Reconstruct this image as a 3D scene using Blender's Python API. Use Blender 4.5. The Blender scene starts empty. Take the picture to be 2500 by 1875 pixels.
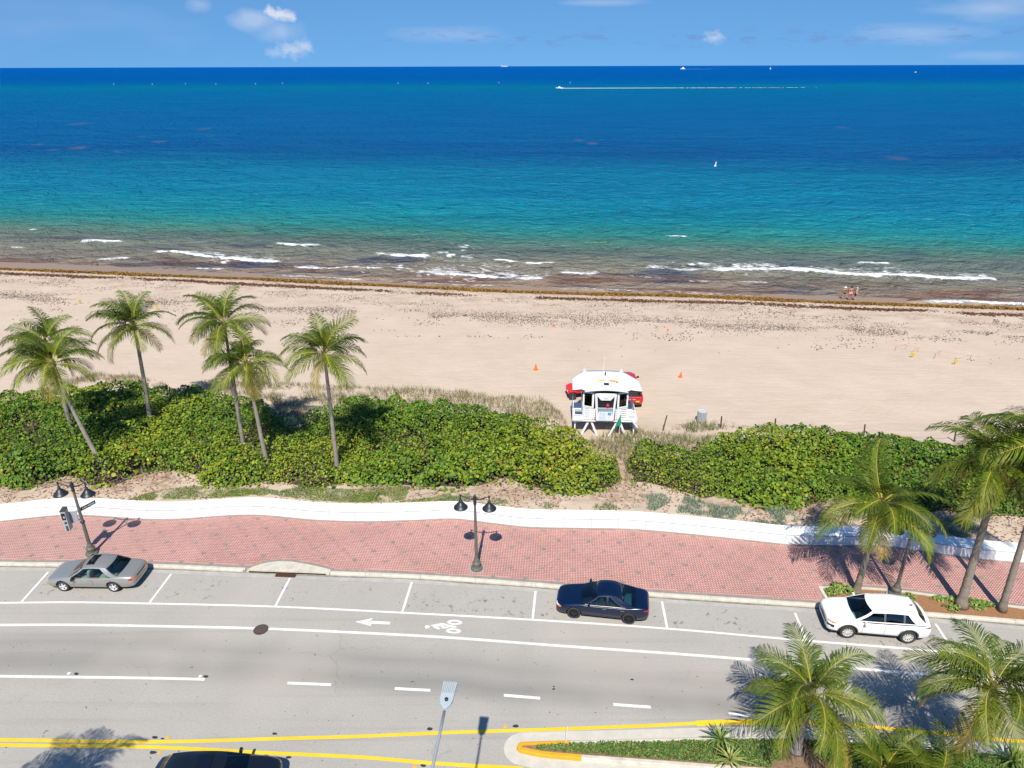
import bpy, bmesh, math, random
import numpy as np
from mathutils import Vector, Matrix, noise as mnoise
from mathutils.bvhtree import BVHTree

# ------------------------------------------------------------------ camera, world, sun, exposure
SC = bpy.context.scene
COL = SC.collection
CAM_H = 25.4
PITCH = 24.1
ROLL = -0.18
FPX = 1736.0                      # focal length in pixels of the 2500 px wide photograph
camd = bpy.data.cameras.new('camera')
camd.sensor_width = 36.0
camd.lens = FPX / 2500.0 * 36.0
camd.clip_start = 0.5
camd.clip_end = 200000.0
cam = bpy.data.objects.new('camera', camd)
COL.objects.link(cam)
CAM_R = Matrix.Rotation(math.radians(90.0 - PITCH), 3, 'X') @ Matrix.Rotation(math.radians(ROLL), 3, 'Z')
cam.matrix_world = Matrix.Translation((0, 0, CAM_H)) @ CAM_R.to_4x4()
SC.camera = cam

SUN_EL = math.radians(53.5)
SUN_AZ = math.radians(184.5)      # compass style, 0 = +Y, clockwise: the sun stands behind the camera
sun_from = Vector((math.sin(SUN_AZ) * math.cos(SUN_EL), math.cos(SUN_AZ) * math.cos(SUN_EL), math.sin(SUN_EL)))
sund = bpy.data.lights.new('sun', 'SUN')
sund.energy = 4.6
sund.angle = math.radians(0.53)
sund.color = (1.0, 0.945, 0.845)
sun = bpy.data.objects.new('sun', sund)
COL.objects.link(sun)
sun.rotation_euler = (-sun_from).to_track_quat('-Z', 'Y').to_euler()
sun.location = (0, -20, 60)

SC.view_settings.view_transform = 'Standard'
SC.view_settings.look = 'None'
SC.view_settings.gamma = 1.0
SC.view_settings.use_curve_mapping = False
SC.view_settings.exposure = 0.42
SC.cycles.max_bounces = 6
SC.cycles.diffuse_bounces = 2
SC.cycles.glossy_bounces = 3
SC.cycles.transparent_max_bounces = 8
SC.cycles.caustics_reflective = False
SC.cycles.caustics_refractive = False


def build_world():
    w = bpy.data.worlds.new('World')
    SC.world = w
    w.cycles.sampling_method = 'MANUAL'
    w.cycles.sample_map_resolution = 256
    w.use_nodes = True
    nt = w.node_tree
    N, Lk = nt.nodes, nt.links
    N.clear()

    def nd(t, **kw):
        n = N.new(t)
        for k, v in kw.items():
            setattr(n, k, v)
        return n

    def mth(op, a, b=None, c=None, clamp=False):
        n = nd('ShaderNodeMath', operation=op)
        n.use_clamp = clamp
        for i, v in enumerate((a, b, c)):
            if v is None:
                continue
            if isinstance(v, (int, float)):
                n.inputs[i].default_value = v
            else:
                Lk.new(v, n.inputs[i])
        return n.outputs[0]

    out = nd('ShaderNodeOutputWorld')
    bg = nd('ShaderNodeBackground')
    bg.inputs['Strength'].default_value = 0.095
    sky = nd('ShaderNodeTexSky', sky_type='NISHITA')
    sky.sun_disc = False
    sky.sun_elevation = SUN_EL
    sky.sun_rotation = SUN_AZ
    sky.altitude = 0
    sky.air_density = 1.0
    sky.dust_density = 0.15
    sky.ozone_density = 3.0
    # humid marine air: the deep blue reaches down close to the horizon
    tc = nd('ShaderNodeTexCoord')
    mpz = nd('ShaderNodeMapping')
    mpz.inputs['Scale'].default_value = (1, 1, SKY_LIFT[0])
    mpz.inputs['Location'].default_value = (0, 0, SKY_LIFT[1])
    Lk.new(tc.outputs['Generated'], mpz.inputs[0])
    nrm = nd('ShaderNodeVectorMath', operation='NORMALIZE')
    Lk.new(mpz.outputs[0], nrm.inputs[0])
    Lk.new(nrm.outputs[0], sky.inputs[0])
    # clear tropical air: deepen the blue evenly over the whole sky
    tint = nd('ShaderNodeMix', data_type='RGBA', blend_type='MULTIPLY')
    tint.inputs[0].default_value = 1.0
    Lk.new(sky.outputs[0], tint.inputs[6])
    tint.inputs[7].default_value = SKY_TINT
    sep = nd('ShaderNodeSeparateXYZ')
    Lk.new(tc.outputs['Generated'], sep.inputs[0])
    X, Y, Z = sep.outputs
    # longitude / latitude of the view direction, in degrees
    az = mth('MULTIPLY', mth('ARCTAN2', X, Y), 57.2958)
    el = mth('MULTIPLY', mth('ARCSINE', Z), 57.2958)
    cmb = nd('ShaderNodeCombineXYZ')
    Lk.new(az, cmb.inputs[0]); Lk.new(el, cmb.inputs[1])

    def noise(scale, detail, rough, sx=1.0, sy=1.0, off=0.0, dist=0.0):
        mp = nd('ShaderNodeMapping')
        mp.inputs['Scale'].default_value = (sx, sy, 1)
        mp.inputs['Location'].default_value = (off, off * .37, off * .11)
        Lk.new(cmb.outputs[0], mp.inputs[0])
        nz = nd('ShaderNodeTexNoise')
        nz.inputs['Scale'].default_value = scale
        nz.inputs['Detail'].default_value = detail
        nz.inputs['Roughness'].default_value = rough
        nz.inputs['Distortion'].default_value = dist
        Lk.new(mp.outputs[0], nz.inputs[0])
        return nz.outputs[0]

    def blob(a, e, ra, re, nz, amp, soft, dens):
        dx = mth('DIVIDE', mth('SUBTRACT', az, a), ra)
        dy = mth('DIVIDE', mth('SUBTRACT', el, e), re)
        d = mth('SQRT', mth('ADD', mth('MULTIPLY', dx, dx), mth('MULTIPLY', dy, dy)))
        d = mth('ADD', d, mth('MULTIPLY', mth('SUBTRACT', nz, 0.5), amp))
        m = mth('DIVIDE', mth('SUBTRACT', 1.0, d), soft, clamp=True)
        m = mth('SMOOTHSTEP', 0.0, 1.0, m) if False else m
        return mth('MULTIPLY', m, dens)

    n_puff = noise(2.3, 5, 0.68, off=3.1)
    n_soft = noise(0.7, 3, 0.55, off=8.0)
    n_str = noise(0.5, 4, 0.6, sx=0.35, sy=1.6, off=1.7)

    def AE(px, py):
        d = CAM_R @ Vector(((px - 1250) / FPX, -(py - 937.5) / FPX, -1))
        d.normalize()
        return math.degrees(math.atan2(d.x, d.y)), math.degrees(math.asin(d.z))

    blobs = []
    for px, py, rx, ry, nz, amp, soft, dens in [
        (682, 36, 30, 22, n_puff, 1.7, .75, .95),       # bright cumulus head
        (662, 30, 20, 18, n_puff, 1.7, .75, .9),
        (706, 38, 22, 18, n_puff, 1.7, .8, .9),
        (620, 48, 75, 34, n_soft, 1.1, .8, .42),      # grey-white anvil left of it
        (690, 76, 75, 34, n_soft, 1.2, .9, .34),
        (712, 122, 56, 24, n_puff, 1.9, .95, .58),      # lower cumulus
        (742, 112, 28, 24, n_puff, 1.8, .9, .62),
        (676, 128, 34, 16, n_puff, 1.8, .9, .45),
        (1742, 92, 32, 17, n_puff, 1.8, .9, .5),       # small cumulus right of centre
        (1752, 84, 14, 14, n_puff, 1.7, .8, .55),
        (1100, 85, 160, 26, n_str, 1.4, .9, .2),
        (490, 12, 40, 22, n_soft, 1.2, .9, .28),
        (2240, 80, 200, 34, n_str, 1.5, .9, .28),       # cirrus at the right
        (2430, 20, 190, 44, n_str, 1.5, .9, .36),
        (2420, 135, 130, 16, n_str, 1.5, .9, .22),
        (1450, 6, 120, 12, n_str, 1.4, .9, .28),
    ]:
        a, e = AE(px, py)
        a2, _ = AE(px + rx, py)
        _, e2 = AE(px, py - ry)
        blobs.append(blob(a, e, abs(a2 - a), abs(e2 - e), nz, amp, soft, dens))
    mask = blobs[0]
    for b in blobs[1:]:
        mask = mth('MAXIMUM', mask, b)
    # thin cirrus over the rest of the dome
    n_c = noise(0.06, 4, 0.62, sx=0.6, sy=1.7, off=5.5)
    cir = mth('MULTIPLY', mth('SUBTRACT', n_c, 0.56, clamp=True), 0.9)
    mask = mth('MAXIMUM', mask, cir, clamp=True)
    # small flat-based shadow clouds low over the horizon
    n_f = noise(0.75, 4, 0.6, sx=0.8, sy=3.4, off=2.2)
    band = mth('SUBTRACT', 1.0, mth('DIVIDE', mth('ABSOLUTE', mth('SUBTRACT', el, 1.75)), 0.85), clamp=True)
    flat = mth('MULTIPLY', mth('MULTIPLY', mth('SUBTRACT', n_f, 0.525, clamp=True), 9.0, clamp=True), band)
    right = mth('DIVIDE', mth('ADD', az, 14.0), 8.0, clamp=True)
    flat = mth('MULTIPLY', mth('MULTIPLY', flat, right), 0.62)
    mix1 = nd('ShaderNodeMix', data_type='RGBA')
    Lk.new(mask, mix1.inputs[0]); Lk.new(tint.outputs[2], mix1.inputs[6])
    mix1.inputs[7].default_value = (5.6, 6.0, 7.0, 1)
    mix2 = nd('ShaderNodeMix', data_type='RGBA')
    Lk.new(flat, mix2.inputs[0]); Lk.new(mix1.outputs[2], mix2.inputs[6])
    mix2.inputs[7].default_value = (1.35, 2.4, 4.9, 1)
    Lk.new(mix2.outputs[2], bg.inputs['Color'])
    Lk.new(bg.outputs[0], out.inputs[0])


SKY_TINT = (0.53, 0.85, 1.06, 1)
SKY_LIFT = (0.72, 0.20)
build_world()

# ------------------------------------------------------------------ helpers
rng = np.random.default_rng(7)
random.seed(11)
CR = np.array(CAM_R)


def ray(px, py):
    return CR @ np.array(((px - 1250) / FPX, -(py - 937.5) / FPX, -1.0))


def G(px, py, z=0.0):
    """ground point at height z that this spot of the photograph shows"""
    d = ray(px, py)
    t = (z - CAM_H) / d[2]
    return np.array((d[0] * t, d[1] * t, z))


def atY(px, py, Y):
    d = ray(px, py)
    t = Y / d[1]
    return np.array((d[0] * t, Y, CAM_H + d[2] * t))


class Curve:
    """y = f(x) through ground points, straight beyond the ends"""
    def __init__(self, pts, z=0.0, raw=False):
        P = np.array([p[:2] for p in pts]) if raw else np.array([G(px, py, z)[:2] for px, py in pts])
        P = P[np.argsort(P[:, 0])]
        self.x, self.y = P[:, 0], P[:, 1]
        n = len(self.x)
        s = np.diff(self.y) / np.diff(self.x)
        m = np.empty(n)
        m[1:-1] = (s[1:] + s[:-1]) / 2
        m[0], m[-1] = s[0], s[-1]
        self.m = m

    def __call__(self, x):
        x = np.asarray(x, float)
        X, Yv, m = self.x, self.y, self.m
        i = np.clip(np.searchsorted(X, x) - 1, 0, len(X) - 2)
        h = X[i + 1] - X[i]
        t = (x - X[i]) / h
        tc = np.clip(t, 0, 1)
        h00 = 2 * tc ** 3 - 3 * tc ** 2 + 1
        h10 = tc ** 3 - 2 * tc ** 2 + tc
        h01 = -2 * tc ** 3 + 3 * tc ** 2
        h11 = tc ** 3 - tc ** 2
        y = h00 * Yv[i] + h10 * h * m[i] + h01 * Yv[i + 1] + h11 * h * m[i + 1]
        y = np.where(t < 0, Yv[0] + (x - X[0]) * m[0], y)
        y = np.where(t > 1, Yv[-1] + (x - X[-1]) * m[-1], y)
        return y


def vnoise(x, y, scale, seed=0.0):
    """cheap smooth value noise, vectorised, about -1..1"""
    x = np.asarray(x) / scale + seed * 17.3
    y = np.asarray(y) / scale + seed * 5.9
    xi, yi = np.floor(x), np.floor(y)
    xf, yf = x - xi, y - yi
    u = xf * xf * (3 - 2 * xf)
    v = yf * yf * (3 - 2 * yf)

    def h(a, b):
        s = np.sin(a * 127.1 + b * 311.7 + seed * 3.3) * 43758.5453
        return (s - np.floor(s)) * 2 - 1
    return (h(xi, yi) * (1 - u) + h(xi + 1, yi) * u) * (1 - v) + (h(xi, yi + 1) * (1 - u) + h(xi + 1, yi + 1) * u) * v


def fnoise(x, y, scale, oct=4, seed=0.0):
    s, a, t = 0, 1, 0
    for k in range(oct):
        s = s + a * vnoise(x, y, scale / 2 ** k, seed + k * 1.7)
        t += a
        a *= .55
    return s / t


def sstep(a, b, x):
    t = np.clip((np.asarray(x, float) - a) / (b - a), 0, 1)
    return t * t * (3 - 2 * t)


# ---- materials
MATS = {}


def mat(name, color, rough=0.6, metal=0.0, spec=0.5, var=0.0, vscale=4.0, bump=0.0, bscale=40.0, col2=None,
        attr=None, objvar=0.0, coat=0.0, alpha=1.0, trans=0.0, detail=5, ior=None, sheen=0.0, sss=0.0):
    if name in MATS:
        return MATS[name]
    m = bpy.data.materials.new(name)
    m.use_nodes = True
    nt = m.node_tree
    N, Lk = nt.nodes, nt.links
    b = N['Principled BSDF']
    b.inputs['Base Color'].default_value = (*color, 1)
    b.inputs['Roughness'].default_value = rough
    b.inputs['Metallic'].default_value = metal
    b.inputs['Specular IOR Level'].default_value = spec
    b.inputs['Coat Weight'].default_value = coat
    b.inputs['Coat Roughness'].default_value = 0.04
    b.inputs['Alpha'].default_value = alpha
    b.inputs['Transmission Weight'].default_value = trans
    tc = N.new('ShaderNodeTexCoord')
    src = None
    if attr:
        a = N.new('ShaderNodeAttribute')
        a.attribute_name = attr
        src = a.outputs['Color']
    if var > 0 or col2 is not None:
        nz = N.new('ShaderNodeTexNoise')
        nz.inputs['Scale'].default_value = vscale
        nz.inputs['Detail'].default_value = detail
        nz.inputs['Roughness'].default_value = 0.65
        Lk.new(tc.outputs['Object'], nz.inputs[0])
        mx = N.new('ShaderNodeMix')
        mx.data_type = 'RGBA'
        rmp = N.new('ShaderNodeMapRange')
        rmp.inputs[1].default_value = 0.32
        rmp.inputs[2].default_value = 0.68
        Lk.new(nz.outputs[0], rmp.inputs[0])
        Lk.new(rmp.outputs[0], mx.inputs[0])
        c2 = col2 if col2 is not None else tuple(c * (1 - var) for c in color)
        mx.inputs[6].default_value = (*color, 1)
        mx.inputs[7].default_value = (*c2, 1)
        if src is not None:
            mm = N.new('ShaderNodeMix')
            mm.data_type = 'RGBA'
            mm.blend_type = 'MULTIPLY'
            mm.inputs[0].default_value = 1
            Lk.new(src, mm.inputs[6])
            Lk.new(mx.outputs[2], mm.inputs[7])
            src = mm.outputs[2]
        else:
            src = mx.outputs[2]
    if objvar > 0:
        oi = N.new('ShaderNodeObjectInfo')
        hs = N.new('ShaderNodeHueSaturation')
        mr = N.new('ShaderNodeMapRange')
        mr.inputs[3].default_value = 1 - objvar
        mr.inputs[4].default_value = 1 + objvar
        Lk.new(oi.outputs['Random'], mr.inputs[0])
        Lk.new(mr.outputs[0], hs.inputs['Value'])
        if src is not None:
            Lk.new(src, hs.inputs['Color'])
        else:
            hs.inputs['Color'].default_value = (*color, 1)
        src = hs.outputs[0]
    if src is not None:
        Lk.new(src, b.inputs['Base Color'])
    if bump > 0:
        nb = N.new('ShaderNodeTexNoise')
        nb.inputs['Scale'].default_value = bscale
        nb.inputs['Detail'].default_value = 6
        Lk.new(tc.outputs['Object'], nb.inputs[0])
        bp = N.new('ShaderNodeBump')
        bp.inputs['Strength'].default_value = bump
        bp.inputs['Distance'].default_value = 0.05
        Lk.new(nb.outputs[0], bp.inputs['Height'])
        Lk.new(bp.outputs[0], b.inputs['Normal'])
    MATS[name] = m
    return m


def glass_mat(name, tint, gloss=0.06):
    m = bpy.data.materials.new(name)
    m.use_nodes = True
    nt = m.node_tree
    N, Lk = nt.nodes, nt.links
    N.clear()
    o = N.new('ShaderNodeOutputMaterial')
    tr = N.new('ShaderNodeBsdfTransparent')
    tr.inputs[0].default_value = (*tint, 1)
    gl = N.new('ShaderNodeBsdfGlossy')
    gl.inputs['Roughness'].default_value = 0.02
    fr = N.new('ShaderNodeFresnel')
    fr.inputs[0].default_value = 1.5
    ad = N.new('ShaderNodeMath')
    ad.operation = 'ADD'
    ad.inputs[1].default_value = gloss
    Lk.new(fr.outputs[0], ad.inputs[0])
    mx = N.new('ShaderNodeMixShader')
    Lk.new(ad.outputs[0], mx.inputs[0])
    Lk.new(tr.outputs[0], mx.inputs[1])
    Lk.new(gl.outputs[0], mx.inputs[2])
    Lk.new(mx.outputs[0], o.inputs[0])
    MATS[name] = m
    return m


# ---- mesh building
class MB:
    def __init__(self):
        self.v, self.f, self.mi = [], [], []

    def add(self, V, F, mi=0):
        o = len(self.v)
        self.v += [tuple(map(float, p)) for p in V]
        self.f += [tuple(i + o for i in q) for q in F]
        self.mi += [mi] * len(F)
        return self

    def box(self, c, s, rz=0.0, R=None, mi=0, taper=1.0):
        x, y, z = s[0] / 2, s[1] / 2, s[2] / 2
        V = [(-x, -y, -z), (x, -y, -z), (x, y, -z), (-x, y, -z), (-x * taper, -y * taper, z), (x * taper, -y * taper, z),
             (x * taper, y * taper, z), (-x * taper, y * taper, z)]
        M = R if R is not None else Matrix.Rotation(rz, 3, 'Z')
        V = [M @ Vector(p) + Vector(c) for p in V]
        return self.add(V, [(3, 2, 1, 0), (4, 5, 6, 7), (0, 1, 5, 4), (1, 2, 6, 5), (2, 3, 7, 6), (3, 0, 4, 7)], mi)

    def bar(self, a, b, w, h=None, mi=0, up=(0, 0, 1)):
        a, b = Vector(a), Vector(b)
        d = b - a
        L = d.length
        d.normalize()
        u = Vector(up)
        if abs(d.dot(u)) > .98:
            u = Vector((1, 0, 0))
        s = d.cross(u).normalized()
        u = s.cross(d).normalized()
        R = Matrix((d, s, u)).transposed()
        return self.box((a + b) / 2, (L, w, h if h else w), R=R, mi=mi)

    def tube(self, pts, rad, n=8, mi=0, cap=True):
        pts = [Vector(p) for p in pts]
        if not hasattr(rad, '__len__'):
            rad = [rad] * len(pts)
        V, F = [], []
        prev = None
        for i, p in enumerate(pts):
            d = (pts[min(i + 1, len(pts) - 1)] - pts[max(i - 1, 0)])
            if d.length < 1e-9:
                d = Vector((0, 0, 1))
            d.normalize()
            if prev is None:
                u = Vector((1, 0, 0)) if abs(d.x) < .8 else Vector((0, 1, 0))
                u = (u - d * u.dot(d)).normalized()
            else:
                u = (prev - d * prev.dot(d)).normalized()
            prev = u
            w = d.cross(u)
            for k in range(n):
                a = 2 * math.pi * k / n
                V.append(p + (u * math.cos(a) + w * math.sin(a)) * rad[i])
        for i in range(len(pts) - 1):
            for k in range(n):
                k2 = (k + 1) % n
                F.append((i * n + k, i * n + k2, (i + 1) * n + k2, (i + 1) * n + k))
        if cap:
            F.append(tuple(reversed(range(n))))
            F.append(tuple(range((len(pts) - 1) * n, len(pts) * n)))
        return self.add(V, F, mi)

    def lathe(self, prof, n=16, c=(0, 0, 0), R=None, mi=0, cap=True):
        V, F = [], []
        for r, z in prof:
            for k in range(n):
                a = 2 * math.pi * k / n
                p = Vector((r * math.cos(a), r * math.sin(a), z))
                if R is not None:
                    p = R @ p
                V.append(p + Vector(c))
        for i in range(len(prof) - 1):
            for k in range(n):
                k2 = (k + 1) % n
                F.append((i * n + k, i * n + k2, (i + 1) * n + k2, (i + 1) * n + k))
        if cap and prof[0][0] > 1e-4:
            F.append(tuple(reversed(range(n))))
        if cap and prof[-1][0] > 1e-4:
            F.append(tuple(range((len(prof) - 1) * n, len(prof) * n)))
        return self.add(V, F, mi)

    def grid(self, P, mi=0, flip=False):
        """P[i][j] points"""
        nu, nv = len(P), len(P[0])
        V = [p for row in P for p in row]
        F = []
        for i in range(nu - 1):
            for j in range(nv - 1):
                q = (i * nv + j, i * nv + j + 1, (i + 1) * nv + j + 1, (i + 1) * nv + j)
                F.append(tuple(reversed(q)) if flip else q)
        return self.add(V, F, mi)

    def prism(self, poly, z0, z1, mi=0):
        n = len(poly)
        V = [(p[0], p[1], z0) for p in poly] + [(p[0], p[1], z1) for p in poly]
        F = [tuple(reversed(range(n))), tuple(range(n, 2 * n))] + [(i, (i + 1) % n, n + (i + 1) % n, n + i) for i in range(n)]
        return self.add(V, F, mi)

    def mesh(self, name, mats, smooth=False):
        me = bpy.data.meshes.new(name)
        me.from_pydata(self.v, [], self.f)
        if not isinstance(mats, (list, tuple)):
            mats = [mats]
        for m in mats:
            me.materials.append(m)
        me.polygons.foreach_set('material_index', np.array(self.mi, dtype=np.int32))
        bm = bmesh.new()
        bm.from_mesh(me)
        bmesh.ops.recalc_face_normals(bm, faces=bm.faces)
        bm.to_mesh(me)
        bm.free()
        if smooth:
            me.polygons.foreach_set('use_smooth', np.ones(len(me.polygons), dtype=bool))
        me.update()
        return me


def link(name, me, parent=None, loc=None):
    o = bpy.data.objects.new(name, me)
    COL.objects.link(o)
    if parent is not None:
        o.parent = parent
    if loc is not None:
        o.location = loc
    return o


def obj(name, mb, mats, parent=None, smooth=False, bevel=0.0, sub=0, loc=None, autosmooth=None):
    o = link(name, mb.mesh(name, mats, smooth), parent, loc)
    if bevel > 0:
        m = o.modifiers.new('bevel', 'BEVEL')
        m.width = bevel
        m.segments = 2
        m.limit_method = 'ANGLE'
    if sub:
        m = o.modifiers.new('sub', 'SUBSURF')
        m.levels = m.render_levels = sub
    return o


def empty(name, loc=(0, 0, 0), rz=0.0):
    o = bpy.data.objects.new(name, None)
    COL.objects.link(o)
    o.location = loc
    o.rotation_euler = (0, 0, rz)
    o.empty_display_size = .2
    return o


def tag(o, label=None, cat=None, group=None, kind=None):
    if label:
        o['label'] = label
    if cat:
        o['category'] = cat
    if group:
        o['group'] = group
    if kind:
        o['kind'] = kind
    return o


def copy_tree(o, parent=None):
    c = o.copy()
    COL.objects.link(c)
    c.parent = parent
    for ch in o.children:
        copy_tree(ch, c)
    return c


def big_mesh(name, V, F, mats, cols=None, smooth=False, attrs=None):
    """V (n,3), F (m,k) numpy arrays; cols (n,3) point colour"""
    me = bpy.data.meshes.new(name)
    V = np.ascontiguousarray(V, dtype=np.float32)
    F = np.ascontiguousarray(F, dtype=np.int32)
    k = F.shape[1]
    me.vertices.add(len(V))
    me.vertices.foreach_set('co', V.ravel())
    me.loops.add(F.size)
    me.loops.foreach_set('vertex_index', F.ravel())
    me.polygons.add(len(F))
    me.polygons.foreach_set('loop_start', np.arange(0, F.size, k, dtype=np.int32))
    try:
        me.polygons.foreach_set('loop_total', np.full(len(F), k, dtype=np.int32))
    except Exception:
        pass
    if not isinstance(mats, (list, tuple)):
        mats = [mats]
    for m in mats:
        me.materials.append(m)
    if cols is not None:
        a = me.color_attributes.new('Col', 'FLOAT_COLOR', 'POINT')
        c4 = np.ones((len(V), 4), dtype=np.float32)
        c4[:, :3] = cols
        a.data.foreach_set('color', c4.ravel())
    if attrs:
        for nme, arr in attrs.items():
            a = me.attributes.new(nme, 'FLOAT', 'POINT')
            a.data.foreach_set('value', np.ascontiguousarray(arr, dtype=np.float32))
    if smooth:
        me.polygons.foreach_set('use_smooth', np.ones(len(F), dtype=bool))
    me.update(calc_edges=True)
    me.validate()
    return me


def grid_mesh(name, P, mats, cols=None, smooth=True, attrs=None):
    """P (nu,nv,3)"""
    nu, nv = P.shape[:2]
    idx = np.arange(nu * nv).reshape(nu, nv)
    F = np.stack([idx[:-1, :-1], idx[1:, :-1], idx[1:, 1:], idx[:-1, 1:]], -1).reshape(-1, 4)
    return big_mesh(name, P.reshape(-1, 3), F, mats, cols, smooth, attrs)


def leaf_mesh(name, P, Nrm, size, cols, mats, round_=True, aspect=1.0, fold=.18):
    """many small leaves: P centre, Nrm facing, hexagonal folded blades"""
    n = len(P)
    Nrm = Nrm / np.linalg.norm(Nrm, axis=1, keepdims=True)
    a = rng.normal(size=(n, 3))
    U = np.cross(Nrm, a)
    U /= np.linalg.norm(U, axis=1, keepdims=True)
    W = np.cross(Nrm, U)
    s = size[:, None]
    if round_:
        ring = [(-1, 0), (-.55, .8), (.55, .8), (1, 0), (.55, -.8), (-.55, -.8)]
    else:
        ring = [(-1, 0), (0, .5), (1, 0), (0, -.5)]
    K = len(ring)
    V = np.empty((n, K, 3))
    for k, (x, y) in enumerate(ring):
        V[:, k] = P + U * (x * s) + W * (y * s * aspect) + Nrm * (abs(y) * fold * s)
    base = (np.arange(n) * K)[:, None]
    if round_:
        F = np.concatenate([base + np.array([[0, 1, 2, 3]]), base + np.array([[0, 3, 4, 5]])])
    else:
        F = np.concatenate([base + np.array([[0, 1, 2]]), base + np.array([[0, 2, 3]])])
    return big_mesh(name, V.reshape(-1, 3), F, mats, np.repeat(cols, K, axis=0))


def blade_mesh(name, P, H, lean, width, cols, mats):
    """grass blades: bent two-segment strips"""
    n = len(P)
    ang = rng.uniform(0, 2 * np.pi, n)
    side = np.stack([np.cos(ang), np.sin(ang), np.zeros(n)], -1) * width[:, None]
    d = np.zeros((n, 3))
    a2 = rng.uniform(0, 2 * np.pi, n)
    d[:, 0] = np.cos(a2) * lean
    d[:, 1] = np.sin(a2) * lean
    V = np.empty((n, 5, 3))
    V[:, 0] = P - side
    V[:, 1] = P + side
    mid = P + d * .35
    mid[:, 2] += H * .6
    V[:, 2] = mid + side * .7
    V[:, 3] = mid - side * .7
    tip = P + d
    tip[:, 2] += H * (1 - .25 * np.minimum(lean / np.maximum(H, .01), 1))
    V[:, 4] = tip
    base = (np.arange(n) * 5)[:, None]
    F = np.concatenate([base + np.array([[0, 1, 2]]), base + np.array([[0, 2, 3]]), base + np.array([[3, 2, 4]])])
    return big_mesh(name, V.reshape(-1, 3), F, mats, np.repeat(cols, 5, axis=0))


def text_mesh(name, s, size, material, loc, rot, parent=None, depth=.004, sx=1.0):
    cu = bpy.data.curves.new(name, 'FONT')
    cu.body = s
    cu.size = size
    cu.align_x = 'CENTER'
    cu.align_y = 'CENTER'
    cu.extrude = depth
    o = bpy.data.objects.new(name, cu)
    COL.objects.link(o)
    dg = bpy.context.evaluated_depsgraph_get()
    me = bpy.data.meshes.new_from_object(o.evaluated_get(dg))
    bpy.data.objects.remove(o)
    me.materials.clear()
    me.materials.append(material)
    r = link(name, me, parent)
    r.location = loc
    r.rotation_euler = rot
    r.scale = (sx, 1, 1)
    return r

# ------------------------------------------------------------------ lines of the place (seen in the photograph, laid on the ground)
KERB = Curve([(0, 1382), (393, 1388), (594, 1397), (809, 1405), (1028, 1414), (1288, 1432), (1593, 1457), (1803, 1471), (1991, 1484),
              (2267, 1506), (2500, 1525)], 0.0)
WBASE = Curve([(0, 1271.5), (153, 1257), (402, 1267), (612, 1256), (780, 1269), (900, 1272), (1010, 1269), (1114, 1266), (1200, 1276), (1281, 1285),
               (1420, 1288.5), (1542, 1291), (1664, 1301), (1827, 1318), (1924, 1328), (2037, 1331), (2164, 1333), (2270, 1347),
               (2375, 1362), (2500, 1373)], 0.13)
SHORE = Curve([(0, 656), (300, 667), (600, 680), (1000, 699), (1250, 711), (1645, 721), (1984, 735), (2500, 754)], -0.9)
PARKL = Curve([(0, 1472), (175, 1470.5), (363, 1473.5), (669, 1481), (983, 1496), (1305, 1513.5), (1630, 1535), (1966, 1564), (2251, 1587), (2365, 1598)], 0)
BIKEL = Curve([(0, 1526), (175, 1525.5), (393, 1529), (621, 1534), (900, 1546), (1085, 1556), (1370, 1577), (1700, 1600), (2121, 1635), (2304, 1650)], 0)
YEL_A = Curve([(0, 1806), (393, 1811), (656, 1804), (900, 1797), (1069, 1789.5), (1305, 1782), (1600, 1771), (1763, 1763), (1917, 1763),
               (2007, 1766), (2210, 1782.5), (2414, 1803), (2500, 1811)], 0)
YEL_B = Curve([(0, 1819), (393, 1825), (656, 1838.5), (900, 1850), (1052, 1863), (1256, 1875)], 0)
WALL_T = 0.95                      # thickness of the promenade wall
SEA_Z = -1.0


def lin(r, g, b):
    return tuple(((c / 255) / 12.92 if c / 255 <= .04045 else ((c / 255 + .055) / 1.055) ** 2.4) for c in (r, g, b))


def zt(x, y):
    """height of the sand behind the wall"""
    w = WBASE(x) + WALL_T
    s = SHORE(x)
    t = np.clip((y - w) / (s - w), -.3, 1.5)
    z = 0.42 - .32 * sstep(.16, .34, t) - 1.0 * sstep(.30, 1.0, t) - .6 * np.clip(t - 1, 0, 1) * 3
    dune = np.exp(-((t - .17) / .10) ** 2)
    z = z + dune * .35 * (0.5 + fnoise(x, y, 5.0, 3, 2.0)) + .05 * fnoise(x, y, 1.6, 3, 4.0) * (1 - sstep(.3, .6, t)) + .025 * fnoise(x, y, 3.0, 3, 9.0)
    return z


def gt(px, py):
    """point of the sand seen at this spot"""
    z = 0.2
    for _ in range(6):
        p = G(px, py, z)
        z = float(zt(p[0], p[1]))
    return np.array((p[0], p[1], z))


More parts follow.
